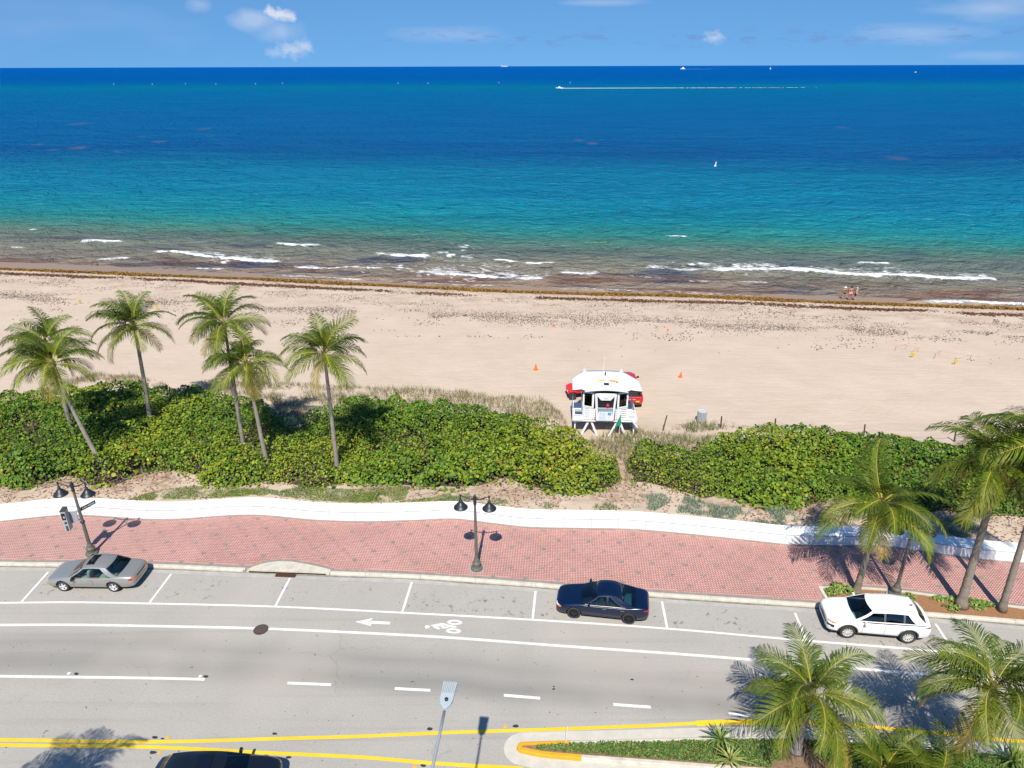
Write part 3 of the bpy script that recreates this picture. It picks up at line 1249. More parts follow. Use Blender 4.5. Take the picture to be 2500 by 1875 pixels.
# ------------------------------------------------------------------ white promenade wall, cast in panels
wall = empty('promenade_wall', (0, float(WBASE(0)), .12))
tag(wall, 'long low white wavy wall between brick promenade and dune', 'wall')
wl = np.arange(-46, 46.01, .1)
wy = WBASE(wl)
arc = np.concatenate([[0], np.cumsum(np.hypot(np.diff(wl), np.diff(wy)))])
PL = 1.6
prof = [(0.0, -.02), (.012, .575), (.018, .582), (.024, .582), (.026, .570), (.085, .574), (.087, .592), (.10, .597), (.5, .635), (WALL_T - .04, .655), (WALL_T, .63), (WALL_T, -.5)]
M_NEON = mat('light_groove', (.10, .115, .20), .5)
for k in range(int(arc[-1] / PL)):
    s = np.linspace(k * PL + .006, (k + 1) * PL - .006, 6)
    px_ = np.interp(s, arc, wl)
    py_ = WBASE(px_)
    sl = (WBASE(px_ + .05) - WBASE(px_ - .05)) / .1
    nx, ny = -sl / np.sqrt(1 + sl * sl), 1 / np.sqrt(1 + sl * sl)
    b = MB()
    P = [[(px_[i] + nx[i] * d, py_[i] + ny[i] * d - wall.location[1], z) for i in range(6)] for d, z in prof]
    b.grid(P[:5]); b.grid(P[4:6], mi=1); b.grid(P[5:])
    for e_ in (0, 5):
        b.add([P[j][e_] for j in range(len(prof))], [tuple(range(len(prof)))])
    obj('wall_panel', b, [M_WHITE, M_NEON], wall)

# ------------------------------------------------------------------ beach
def build_beach():
    xs = np.concatenate([np.linspace(-230, -62, 60)[:-1], np.linspace(-62, 62, 420), np.linspace(62, 230, 60)[1:]])
    ts = np.concatenate([np.linspace(0, .35, 130), np.linspace(.35, 1.0, 90)[1:], np.linspace(1.0, 1.5, 25)[1:]])
    w = WBASE(np.clip(xs, -62, 62)) + WALL_T - .06
    s = SHORE(xs)
    P = np.empty((len(ts), len(xs), 3))
    P[..., 0] = xs[None]
    P[..., 1] = w[None] + (s - w)[None] * ts[:, None]
    P[..., 2] = zt(P[..., 0], P[..., 1])
    P = P[:, ::-1]
    x, y = P[..., 0], P[..., 1]
    wet = sstep(-1.6, .3, y - SHORE(x) + .5 * fnoise(x, y, 4, 3, 3))
    t = (y - WBASE(x)) / (SHORE(x) - WBASE(x))
    lit = np.clip(sstep(.30, .18, t) * sstep(.02, .06, t) * (.55 + 1.2 * fnoise(x, y, 3.0, 4, 6)), 0, 1)
    # churned band landward of the weed line
    o = SHORE(x) - y
    lit = np.maximum(lit, np.clip(sstep(.3, 1.5, o) * sstep(16, 3, o) * (.25 + 1.1 * fnoise(x, y * 3, 2.2, 4, 8)), 0, .8))
    me = grid_mesh('beach', P, M_SAND, attrs={'wet': wet.ravel(), 'litter': lit.ravel()})
    tag(link('beach', me), kind='structure')


build_beach()

# ------------------------------------------------------------------ sea
CRESTS = [  # foam lines: pixels along the crest, width (m), strength, trailing foam (m)
    ([(212, 592), (240, 591), (285, 592)], .8, 1.0, 1.0), ([(34, 605), (59, 606)], .5, .8, .6), ([(254, 636), (308, 633)], .5, .9, 1.2),
    ([(394, 618), (432, 623)], .6, 1.0, .6), ([(444, 623), (500, 628), (560, 634), (610, 640), (670, 642)], .6, 1.0, 2.6),
    ([(687, 598), (730, 602), (774, 601)], .9, 1.0, 1.0), ([(480, 657), (537, 659)], .4, .8, .4), ([(927, 622), (980, 627), (1034, 628)], .7, 1.0, 1.0),
    ([(735, 656), (800, 658), (865, 658)], .5, .9, 1.8), ([(876, 660), (921, 658)], .5, .9, 1.2), ([(1057, 671), (1130, 674), (1180, 680), (1250, 682), (1306, 684)], .6, 1.0, 3.4),
    ([(1215, 638), (1250, 643), (1300, 647), (1349, 645)], .6, .95, .8), ([(1386, 669), (1445, 672)], .6, .9, 1.8), ([(1592, 654), (1660, 660), (1759, 666)], .4, .7, 2.0),
    ([(1759, 664), (1890, 660), (1985, 666), (2098, 675), (2240, 678), (2324, 684), (2414, 686)], .9, 1.15, 2.8),
    ([(1538, 675), (1612, 681)], .35, .6, .8), ([(2106, 644), (2157, 645)], .5, .9, .6), ([(1662, 688), (1736, 690)], .35, .6, .6),
    ([(1804, 690), (1857, 692)], .35, .7, .6), ([(1634, 578), (1671, 579)], .6, .8, .5), ([(2278, 741), (2370, 741), (2500, 746)], .6, .9, 1.2),
    ([(76, 563), (98, 564)], .5, .7, .3), ([(1000, 690), (1100, 696), (1200, 699)], .3, .55, .4), ([(690, 675), (800, 680), (880, 685)], .35, .7, .4),
    ([(1420, 706), (1560, 712)], .3, .55, .4), ([(1640, 713), (1800, 722)], .3, .5, .4)]


def build_sea():
    d = list(np.arange(-1.0, 40, .28))
    step = .28
    while d[-1] < 70000:
        step *= 1.02
        d.append(d[-1] + step)
    d = np.array(d)
    nc = 460
    u = np.linspace(-1, 1, nc)
    hw = 88 + 1.0 * np.maximum(d, 0)
    x = u[None] * hw[:, None]
    y = SHORE(np.clip(x, -120, 120)) + 1.2 + d[:, None]
    dd = np.broadcast_to(d[:, None], x.shape)
    # slow variation of where the depth bands lie
    off = dd * (1 + .10 * fnoise(x, y, 60, 3, 3)) + 2.0 * fnoise(x, y, 9, 3, 5) * sstep(3, 15, dd)
    z = np.full_like(x, SEA_Z)
    res = np.gradient(d)[:, None]
    # wind chop and swell as long as the mesh can carry it
    for lam, amp, ang, sd in ((11, .10, .05, 1), (6.2, .09, -.2, 2), (3.6, .065, .3, 3), (2.1, .035, -.4, 4), (17, .10, -.06, 5)):
        ph = (y * math.cos(ang) + x * math.sin(ang)) * 2 * math.pi / lam + 5.5 * fnoise(x * 1.1, y, lam * 1.7, 3, sd)
        env = .5 + .9 * fnoise(x * .9, y, lam * 1.6, 2, sd + 20)
        s = np.sin(ph)
        z = z + amp * env * (s + .25 * s * s) * sstep(.5, .22, res / lam) * sstep(1.0, 12, dd)
    near = dd < 60
    foam = np.zeros_like(x)
    nx_, ny_ = x[near], y[near]
    fz = np.zeros_like(nx_)
    fo = np.zeros_like(nx_)
    for pts, w, st, trail in CRESTS:
        trail = trail * 1.5
        Q = np.array([G(px, py, SEA_Z)[:2] for px, py in pts])
        best = np.full_like(nx_, 1e9)
        sgn = np.zeros_like(nx_)
        endf = np.ones_like(nx_)
        for i in range(len(Q) - 1):
            a, c = Q[i], Q[i + 1]
            e_ = c - a
            L2 = e_ @ e_
            t = np.clip(((nx_ - a[0]) * e_[0] + (ny_ - a[1]) * e_[1]) / L2, 0, 1)
            qx, qy = a[0] + e_[0] * t, a[1] + e_[1] * t
            ds = np.hypot((nx_ - qx), ny_ - qy)
            m = ds < best
            best = np.where(m, ds, best)
            sgn = np.where(m, ny_ - qy, sgn)
        wv = w * (.50 + .45 * vnoise(nx_, ny_ * .3, 1.5, len(pts)) + .3 * vnoise(nx_, ny_, .6, len(pts) + 3))
        crest = np.exp(-(best / np.maximum(wv, .10)) ** 2)
        tr = np.exp(-np.clip(sgn, 0, None) / trail) * np.exp(-((best - np.abs(sgn)).clip(0) / .9) ** 2) * (sgn > -w * .5)
        tr = tr * np.exp(-(best / (trail * 1.6)) ** 2)
        lace = np.clip(.72 + 1.5 * fnoise(nx_, ny_, 1.3, 4, 7), 0, 1)
        fo = np.maximum(fo, st * np.maximum(crest * .92, 1.0 * tr * lace))
        fz += .42 * min(w, 1) * np.exp(-((sgn - .25) / (1.1 + 0 * w)) ** 2) * np.exp(-(np.maximum(best - 1.2, 0) / 1.5) ** 2)
    zn = z[near]
    z[near] = zn + fz
    foam[near] = fo
    # patches of loose foam behind the breakers near the middle
    pat = np.zeros_like(x)
    for px, py, rx, ry in ((1010, 655, 14, 4.5), (1120, 665, 12, 5), (1110, 615, 9, 5), (560, 636, 6, 3), (1790, 655, 9, 3), (2170, 668, 12, 3.5), (1680, 652, 8, 3)):
        c = G(px, py, SEA_Z)
        e_ = np.exp(-(((x - c[0]) / (rx * .65)) ** 2 + ((y - c[1]) / (ry * 1.2)) ** 2))
        pat = np.maximum(pat, e_)
    lace = np.clip(fnoise(x, y, 1.1, 4, 12) * 2.2 - .02, 0, 1)
    foam = np.maximum(foam, pat * lace * .95 * (dd < 40))
    # swash edge
    foam = np.maximum(foam, .55 * np.exp(-((dd - .1 - .5 * fnoise(x, y, 5, 3, 31)) / .28) ** 2) * np.clip(.3 + 1.3 * fnoise(x, y, 6, 2, 33), 0, 1))
    # floating weed: dark streaks in the surf, thin rafts farther out
    weed = np.clip(fnoise(x * .7, y * 3.0, 9, 4, 41) * 4.0 - .75, 0, 1) * sstep(24, 12, dd) * sstep(-.5, 3, dd)
    inner = np.clip(.55 + fnoise(x * .7, y * 2.5, 7, 4, 43) * 2.6, 0, 1) * sstep(10, 5, dd) * sstep(-.6, 1.2, dd)
    weed2 = np.clip(fnoise(x * .7, y * 3.4, 13, 4, 47) * 4.0 - 1.1, 0, 1) * sstep(34, 24, dd) * sstep(12, 18, dd)
    raft = np.zeros_like(x)
    for px, py, w_, h_ in ((2190, 386, 26, 4), (192, 361, 18, 3), (193, 302, 16, 2.5), (497, 315, 12, 2.5), (390, 346, 14, 2.5), (1446, 350, 14, 2.5), (1415, 343, 12, 2), (90, 353, 9, 2.5), (130, 366, 10, 2), (2060, 312, 12, 2), (345, 334, 9, 2), (290, 369, 9, 2.2)):
        c, c2, c3 = G(px, py, SEA_Z), G(px + w_, py, SEA_Z), G(px, py - h_, SEA_Z)
        e_ = np.exp(-(((x - c[0]) / (c2[0] - c[0])) ** 2 + ((y - c[1]) / (c3[1] - c[1])) ** 2) ** 2)
        raft = np.maximum(raft, e_ * np.clip(.75 + .9 * fnoise(x, y, 5, 3, 51), 0, 1))
    P = np.stack([x, y, z], -1)[:, ::-1]

    def fl(a):
        return np.ascontiguousarray(a[:, ::-1]).ravel()
    t = np.log10(np.clip(off, 0, None) + 6)
    me = grid_mesh('sea', P, sea_material(), attrs={'depth': fl(t), 'foam': fl(foam), 'weed': fl(np.maximum(weed * .9, weed2 * .8)), 'inner': fl(inner), 'raft': fl(raft)})
    return tag(link('sea', me), kind='structure')


SEA_COL = [  # photograph row at the centre column -> water colour, near the shore with grey-blue sky reflection mixed in
    (165, (2, 92, 168)), (174, (1, 97, 176)), (192, (2, 102, 178)), (203, (3, 113, 178)), (212, (6, 130, 172)), (224, (4, 123, 178)), (255, (3, 118, 180)), (300, (3, 114, 178)), (345, (4, 107, 168)),
    (376, (5, 99, 160)), (396, (7, 112, 162)), (420, (10, 125, 164)), (480, (13, 132, 164)), (530, (24, 136, 150)), (560, (46, 138, 134)), (585, (84, 134, 118)), (603, (106, 124, 112)),
    (630, (128, 130, 116)), (660, (138, 130, 114)), (690, (154, 136, 118)), (705, (178, 156, 134))]


def sea_material():
    m = bpy.data.materials.new('sea_water')
    m.use_nodes = True
    nt = m.node_tree
    N, Lk = nt.nodes, nt.links
    b = N['Principled BSDF']
    tc = N.new('ShaderNodeTexCoord')

    def att(n):
        a = N.new('ShaderNodeAttribute')
        a.attribute_name = n
        return a.outputs['Fac']

    def nz(scale, det, sx=1, sy=1, rough=.6, off=0, dist=0):
        mp = N.new('ShaderNodeMapping')
        mp.inputs['Scale'].default_value = (sx, sy, 1)
        mp.inputs['Location'].default_value = (off, off, off)
        Lk.new(tc.outputs['Object'], mp.inputs[0])
        n = N.new('ShaderNodeTexNoise')
        n.inputs['Scale'].default_value = scale
        n.inputs['Detail'].default_value = det
        n.inputs['Roughness'].default_value = rough
        n.inputs['Distortion'].default_value = dist
        Lk.new(mp.outputs[0], n.inputs[0])
        return n.outputs[0]

    def mix(f, a, c, mode='MIX'):
        x = N.new('ShaderNodeMix')
        x.data_type = 'RGBA'
        x.blend_type = mode
        for s, v in ((0, f), (6, a), (7, c)):
            if isinstance(v, (int, float)):
                x.inputs[s].default_value = v
            elif isinstance(v, tuple):
                x.inputs[s].default_value = (*v, 1)
            else:
                Lk.new(v, x.inputs[s])
        return x.outputs[2]

    def mth(op, a, c=None, clamp=False):
        x = N.new('ShaderNodeMath')
        x.operation = op
        x.use_clamp = clamp
        for i, v in enumerate((a, c)):
            if v is None:
                continue
            if isinstance(v, (int, float)):
                x.inputs[i].default_value = v
            else:
                Lk.new(v, x.inputs[i])
        return x.outputs[0]

    def mr(v, a, c, lo=0., hi=1.):
        x = N.new('ShaderNodeMapRange')
        for i, q in enumerate((a, c, lo, hi)):
            x.inputs[i + 1].default_value = q
        Lk.new(v, x.inputs[0])
        return x.outputs[0]
    s0 = float(SHORE(0.0)) + 1.2
    dep = att('depth')
    lo, hi = .7, 4.4
    ramp = N.new('ShaderNodeValToRGB')
    els = ramp.color_ramp.elements
    stops = []
    for py, c in SEA_COL:
        dd = max(G(1250, py, SEA_Z)[1] - s0, 0)
        stops.append(((math.log10(dd + 6) - lo) / (hi - lo), tuple(v * SEA_GAIN for v in lin(*c))))
    stops.sort()
    els[0].position, els[0].color = stops[0][0], (*stops[0][1], 1)
    els[1].position, els[1].color = stops[-1][0], (*stops[-1][1], 1)
    for p, c in stops[1:-1]:
        k = els.new(p)
        k.color = (*c, 1)
    Lk.new(mr(dep, lo, hi), ramp.inputs[0])
    c = ramp.outputs[0]
    # mottled depth, streaks of darker bottom
    c = mix(mr(nz(.03, 6, .45, 1.9, .68), .42, .64, 0, .55), c, mix(1.0, c, (.5, .66, .80), 'MULTIPLY'))
    c = mix(mth('MULTIPLY', att('weed'), mr(nz(.5, 5, .35, 1.4), .3, .6, .4, 1)), c, (.028, .040, .085))
    c = mix(mth('MULTIPLY', att('inner'), mr(nz(.7, 5, .4, 1.2), .3, .62, .35, .95)), c, (.14, .062, .040))
    c = mix(mth('MULTIPLY', att('raft'), .38), c, (.27, .20, .14))
    fo = att('foam')
    fm = mr(mth('ADD', fo, mr(nz(2.2, 6, .6, 1.0, .75), .28, .72, -.46, .42)), .30, .78)
    caps = mth('MULTIPLY', mr(nz(.45, 4, .35, 1.3, .6, 11), .765, .80), .45)
    caps = mth('MULTIPLY', caps, mr(dep, 1.9, 2.3))
    fm = mth('MAXIMUM', fm, caps)
    c = mix(fm, c, (.80, .81, .82))
    Lk.new(c, b.inputs['Base Color'])
    b.inputs['Specular IOR Level'].default_value = 0.0
    Lk.new(mr(fm, 0, 1, .16, .8), b.inputs['Roughness'])
    # ripples
    h = mth('ADD', mth('MULTIPLY', nz(.34, 4, .85, 1.0, .66, 1, .6), 1.25), mth('MULTIPLY', nz(1.1, 3, .8, 1.0, .6, 5), .40))
    h2 = mth('MULTIPLY', nz(.10, 3, .6, 1.0, .6, 7), 1.8)
    bp = N.new('ShaderNodeBump')
    bp.inputs['Strength'].default_value = 1.0
    bp.inputs['Distance'].default_value = SEA_BUMP
    Lk.new(mth('MULTIPLY', mth('ADD', h, h2), mr(dep, 1.7, 2.5, .8, 1.7)), bp.inputs['Height'])
    Lk.new(bp.outputs[0], b.inputs['Normal'])
    gl = N.new('ShaderNodeBsdfGlossy')
    gl.inputs['Roughness'].default_value = .18
    Lk.new(bp.outputs[0], gl.inputs['Normal'])
    lw = N.new('ShaderNodeLayerWeight')
    lw.inputs[0].default_value = .5
    Lk.new(bp.outputs[0], lw.inputs['Normal'])
    ms = N.new('ShaderNodeMixShader')
    Lk.new(mth('MULTIPLY', mth('MULTIPLY', mr(lw.outputs['Facing'], .74, 1, .015, .42), mr(dep, 1.7, 3.1, 1, .10)), mr(fm, 0, 1, 1, 0)), ms.inputs[0])
    Lk.new(b.outputs[0], ms.inputs[1])
    Lk.new(gl.outputs[0], ms.inputs[2])
    Lk.new(ms.outputs[0], N['Material Output'].inputs['Surface'])
    return m


SEA_GAIN = .80
SEA_BUMP = 2.2
build_sea()

# ------------------------------------------------------------------ vegetation
M_LEAF = mat('sea_grape_leaves', (1, 1, 1), .55, attr='Col', spec=.22)
M_GRASS = mat('grass_blades', (1, 1, 1), .7, attr='Col', spec=.2)
M_TWIG = mat('grey_branches', (.30, .235, .19), .9, var=.35, vscale=6)

BUSH_N = {  # near edge of each thicket on the sand, and its far edge at leaf-top height
    'L': ([(-420, 1190), (0, 1187), (61, 1197), (142, 1172), (285, 1186), (325, 1166), (468, 1166), (509, 1189), (692, 1181), (773, 1196), (850, 1186), (952, 1186), (1110, 1198), (1236, 1178), (1338, 1206), (1485, 1198), (1519, 1176)],
          [(-420, 950), (0, 947), (163, 936), (285, 924), (346, 920), (392, 940), (468, 926), (529, 956), (630, 958), (668, 990), (700, 1014), (740, 1008), (773, 992), (854, 962), (960, 968), (1053, 980), (1216, 1000), (1318, 1018), (1399, 1060, 1.2), (1450, 1090, 1.1), (1522, 1118, 1.0)]),
    'R': ([(1534, 1184), (1603, 1190), (1713, 1217), (1755, 1214), (1822, 1235), (1974, 1240), (2020, 1221), (2160, 1238), (2333, 1258), (2480, 1262), (2640, 1276)],
          [(1528, 1116, .9), (1578, 1092, 1.0), (1643, 1106, 1.0), (1700, 1100, 1.2), (1730, 1076, 1.4), (1763, 1047), (1911, 1045), (2080, 1050), (2206, 1066), (2333, 1078), (2500, 1094), (2640, 1108)])}


def lerp_(a, b, t):
    return a + (b - a) * t


def thicket(key, label):
    near = Curve([gt(*p)[:2] for p in BUSH_N[key][0]], raw=True)
    far = Curve([G(p[0], p[1], p[2] if len(p) > 2 else 1.5)[:2] for p in BUSH_N[key][1]], raw=True)
    x0, x1 = max(near.x[0], far.x[0]), min(near.x[-1], far.x[-1])

    def top(x, y):
        n, f = near(x), far(x)
        w = f - n
        a = np.clip((y - n) / 1.3, 0, 1)
        c = np.clip((f - y) / 1.0, 0, 1)
        h = 1.28 * np.sqrt(np.clip(a * (2 - a), 0, 1)) * np.sqrt(np.clip(c * (2 - c), .0, 1))
        h = h * (1 + .45 * fnoise(x, y, 3.4, 3, 3)) + (.34 * vnoise(x, y, .95, 5) + .22 * vnoise(x, y, .45, 6)) * np.minimum(h, 1)
        ex = np.minimum((x - x0) / .6, (x1 - x) / .6).clip(0, 1)
        return np.clip(h * np.sqrt(ex), 0, None)

    area = (x1 - x0) * 11
    n = int(area * 250)
    x = rng.uniform(x0, x1, n)
    y = near(x) - .25 + rng.uniform(0, 1, n) * (far(x) - near(x) + .35)
    keep = (far(x) - near(x)) / 12 > rng.uniform(0, 1, n)
    x, y = x[keep], y[keep]
    # gaps: bare hollows with branches and litter
    gap = fnoise(x, y, 1.7, 3, 8)
    h = top(x, y)
    keep = (gap > -.36) | (rng.uniform(0, 1, len(x)) < .25)
    edge_y = y - near(x)
    keep &= (edge_y > .0 + .5 * np.clip(fnoise(x, y, 2.0, 3, 14) + .1, 0, 1)) | (rng.uniform(0, 1, len(x)) < .12)
    x, y, h = x[keep], y[keep], h[keep]
    base = zt(x, y)
    depth = rng.exponential(.16, len(x))
    depth = np.where(rng.uniform(0, 1, len(x)) < .22, rng.uniform(.2, 1.2, len(x)), depth)
    z = base + np.maximum(h - depth, .06 + .1 * rng.uniform(0, 1, len(x)))
    e = .25
    gx = (top(x + e, y) - top(x - e, y)) / (2 * e)
    gy = (top(x, y + e) - top(x, y - e)) / (2 * e)
    N = np.stack([-gx * .6, -gy * .6 - .25, np.ones_like(gx)], -1) + rng.normal(0, .62, (len(x), 3))
    N[:, 2] = np.abs(N[:, 2]) + .1
    size = np.clip(rng.lognormal(-2.82, .36, len(x)), .028, .15) * (1 + .35 * vnoise(x, y, 5, 9))
    pal = np.array([[.062, .128, .011], [.095, .172, .013], [.142, .212, .015], [.21, .245, .015], [.27, .26, .017], [.32, .15, .025], [.022, .055, .010]])
    yel = np.clip(.42 + .85 * fnoise(x, y, 6.0, 3, 21), 0, 1)
    r = rng.uniform(0, 1, len(x))
    idx = np.clip((r * 2.2 + yel * 2.6 + rng.normal(0, .5, len(x))).astype(int), 0, 4)
    idx = np.where(rng.uniform(0, 1, len(x)) < .018, 5, idx)
    idx = np.where((rng.uniform(0, 1, len(x)) < .16), 6, idx)
    col = pal[idx] * rng.uniform(.72, 1.25, (len(x), 1))
    me = leaf_mesh('sea_grape_thicket', np.stack([x, y, z], -1), N, size, col, M_LEAF)
    o = tag(link('sea_grape_thicket', me), label, 'shrubs', kind='stuff')
    # dark mulch of old leaves under the shrubs
    xs_ = np.linspace(x0 + .2, x1 - .2, 160)
    Pm = np.empty((14, len(xs_), 3))
    for q in range(14):
        Pm[q, :, 0] = xs_
        Pm[q, :, 1] = lerp_(near(xs_) + .25 + .35 * vnoise(xs_, xs_ * 0, 1.3, 5), far(xs_) - .35 + .3 * vnoise(xs_, xs_ * 0, 1.1, 6), q / 13)
        Pm[q, :, 2] = zt(xs_, Pm[q, :, 1]) + .05
    link('leaf_mulch', grid_mesh('leaf_mulch', Pm[:, ::-1], mat('old_leaf_mulch', (.10, .062, .035), .95, col2=(.045, .032, .02), vscale=3.5, bump=.6, bscale=9)), o)
    # grey stems under the leaves, some creeping out at the near edge
    b = MB()
    L = x1 - x0
    for k in range(int(L * 2.6)):
        bx = random.uniform(x0 + .3, x1 - .3)
        by = float(near(bx)) + random.uniform(-.9, 2.6) * (1 if random.random() < .8 else 2)
        a = random.uniform(-1, 1) * 1.2 + random.choice((0, math.pi))
        ln = random.uniform(.6, 1.9)
        z0 = float(zt(bx, by))
        p = [(bx, by, z0 + .02)]
        for q in range(4):
            a += random.uniform(-.5, .5)
            px_, py_ = p[-1][0] + math.cos(a) * ln / 4, p[-1][1] + math.sin(a) * ln / 4 * .7
            p.append((px_, py_, float(zt(px_, py_)) + random.uniform(.03, .35)))
        r0 = random.uniform(.012, .03)
        b.tube(p, [r0, r0 * .9, r0 * .8, r0 * .6, r0 * .3], 5)
    for k in range(int(L * 5)):
        bx = random.uniform(x0 + .3, x1 - .3)
        by = float(near(bx)) + random.uniform(.4, max(float(far(bx) - near(bx)) - .8, .6))
        z0 = float(zt(bx, by))
        hh = float(top(np.array(bx), np.array(by)))
        b.tube([(bx, by, z0), (bx + random.uniform(-.3, .3), by + random.uniform(-.3, .3), z0 + hh * .5), (bx + random.uniform(-.6, .6), by + random.uniform(-.6, .6), z0 + hh * .95)], [.025, .018, .008], 4)
    s = obj('stems', b, M_TWIG, o)
    tag(s, kind='stuff')
    return near, far


NEAR_L, FAR_L = thicket('L', 'broad green sea grape thicket behind the wall, left of the sandy gap')
NEAR_R, FAR_R = thicket('R', 'sea grape thicket behind the wall, right of the sandy gap')


def in_poly(x, y, poly):
    c = np.zeros(len(x), bool)
    n = len(poly)
    for i in range(n):
        x1, y1 = poly[i]
        x2, y2 = poly[(i + 1) % n]
        with np.errstate(divide='ignore', invalid='ignore'):
            t = ((y1 > y) != (y2 > y)) & (x < (x2 - x1) * (y - y1) / (y2 - y1 + 1e-12) + x1)
        c ^= t
    return c


def grass_patch(name, polys, dens, hgt, lean, wid, pal, label, cat, seed, clump=1.5, thr=-.1, z=None):
    allP, allH, allC = [], [], []
    for poly in polys:
        Q = np.array([(gt(*p) if z is None else G(*p, z))[:2] for p in poly])
        lo, hi = Q.min(0), Q.max(0)
        n = int((hi - lo).prod() * dens)
        x, y = rng.uniform(lo[0], hi[0], n), rng.uniform(lo[1], hi[1], n)
        k = in_poly(x, y, Q) & (fnoise(x, y, clump, 3, seed) + rng.normal(0, .12, n) > thr)
        x, y = x[k], y[k]
        zz = zt(x, y) if z is None else np.full(len(x), z)
        allP.append(np.stack([x, y, zz - .01], -1))
    P = np.concatenate(allP)
    n = len(P)
    h = rng.uniform(*hgt, n) * (1 + .5 * fnoise(P[:, 0], P[:, 1], clump, 2, seed + 1))
    pal = np.array(pal)
    mixv = np.clip(.5 + .9 * fnoise(P[:, 0], P[:, 1], 2.2, 3, seed + 2) + rng.normal(0, .25, n), 0, .999)
    col = pal[(mixv * len(pal)).astype(int)] * rng.uniform(.75, 1.25, (n, 1))
    me = blade_mesh(name, P, h, rng.uniform(*lean, n), np.full(n, wid) * rng.uniform(.6, 1.3, n), col, M_GRASS)
    return tag(link(name, me), label, cat, kind='stuff')


DRY = [[.24, .20, .09], [.19, .18, .065], [.14, .16, .05], [.10, .13, .035], [.27, .21, .11]]
grass_patch('dune_grass', [[(480, 936), (530, 930), (620, 935), (760, 938), (850, 945), (1000, 950), (1120, 955), (1250, 968), (1320, 972), (1370, 1010), (1395, 1060), (1330, 1030), (1200, 1012), (1050, 990), (900, 975), (780, 1000), (700, 1040), (660, 980), (560, 965)],
                           [(225, 912), (320, 918), (400, 935), (420, 950), (380, 950), (260, 935)], [(120, 938), (230, 915), (250, 930), (130, 950)]], 95, (.25, .6), (.08, .4), .012, DRY,
            'tan and olive dune grass along the seaward edge of the left thicket', 'dune grass', 3, 1.6, -.22)
grass_patch('dune_grass', [[(1385, 1060), (1430, 1085), (1480, 1062), (1530, 1040), (1590, 1058), (1640, 1062), (1700, 1070), (1750, 1060), (1745, 1085), (1700, 1105), (1640, 1112), (1570, 1098), (1540, 1128), (1520, 1126), (1450, 1092)],
                           [(1640, 1050), (1700, 1030), (1750, 1035), (1800, 1046), (1900, 1050), (1880, 1060), (1760, 1050), (1700, 1058)], [(1522, 1125), (1545, 1120), (1540, 1180), (1524, 1178)]], 110, (.3, .75), (.1, .45), .012,
            [[.19, .19, .07], [.14, .17, .05], [.10, .145, .035], [.22, .20, .09]], 'olive dune grass below the lifeguard tower and beside the sandy gap', 'dune grass', 7, 1.4, -.30)
grass_patch('lawn_grass', [[(310, 1222), (345, 1208), (400, 1195), (470, 1188), (600, 1193), (640, 1200), (600, 1212), (500, 1218), (400, 1221)], [(660, 1208), (720, 1190), (800, 1193), (870, 1195), (950, 1190), (1000, 1190), (990, 1218), (960, 1226), (860, 1228), (760, 1222)],
                           [(850, 1226), (865, 1205), (940, 1200), (945, 1225)], [(970, 1227), (990, 1222), (1050, 1215), (1100, 1205), (1105, 1220), (1060, 1224)], [(550, 1200), (640, 1190), (680, 1200), (640, 1212)]], 900, (.06, .16), (.03, .12), .013,
            [[.17, .24, .035], [.13, .22, .03], [.22, .27, .05], [.11, .19, .05]], 'short bright green grass patches between thicket and white wall', 'grass', 11, 1.0, -.35)
SILV = [[.20, .27, .19], [.15, .23, .16], [.25, .31, .24], [.17, .22, .12]]
grass_patch('beach_shrubs', [[(1060, 1224), (1150, 1205), (1230, 1222), (1260, 1240), (1170, 1232)], [(1315, 1240), (1350, 1215), (1365, 1235), (1340, 1243)], [(1440, 1245), (1470, 1222), (1510, 1240), (1480, 1248)]], 420, (.08, .28), (.05, .2), .014,
            [[.19, .25, .12], [.15, .22, .09], [.23, .28, .16]], 'small grey-green tufts on the sand behind the middle lamp', 'ground cover', 13, .8, -.05)
grass_patch('beach_shrubs', [[(1540, 1240), (1560, 1212), (1620, 1208), (1640, 1225), (1600, 1248)], [(1650, 1252), (1670, 1215), (1700, 1222), (1760, 1240), (1800, 1238), (1850, 1252), (1870, 1275), (1780, 1270), (1710, 1260)],
                             [(1810, 1274), (1850, 1245), (1910, 1232), (1960, 1250), (2020, 1255), (2030, 1285), (1930, 1286)], [(2290, 1275), (2330, 1258), (2400, 1290), (2420, 1312), (2340, 1312), (2300, 1300)]], 520, (.12, .36), (.06, .22), .014, SILV,
            'silvery green beach shrubs along the right part of the white wall', 'ground cover', 17, .9, -.18)

# dry leaves and twigs lying on the sand in front of the thickets
n = 9000
x = rng.uniform(-36, 36, n)
y = WBASE(x) + WALL_T + rng.uniform(.2, 4.2, n)
k = (fnoise(x, y, 1.5, 3, 33) > -.05)
x, y = x[k], y[k]
pal = np.array([[.33, .17, .10], [.24, .13, .08], [.40, .28, .19], [.16, .09, .06]])
col = pal[rng.integers(0, 4, len(x))] * rng.uniform(.7, 1.2, (len(x), 1))
N = np.stack([rng.normal(0, .4, len(x)), rng.normal(0, .4, len(x)), np.ones(len(x))], -1)
me = leaf_mesh('leaf_litter', np.stack([x, y, zt(x, y) + .02], -1), N, rng.uniform(.03, .075, len(x)), col, mat('dry_leaves', (1, 1, 1), .85, attr='Col', spec=.2))
tag(link('leaf_litter', me), 'dry brown leaves scattered on the sand in front of the thickets', 'leaf litter', kind='stuff')

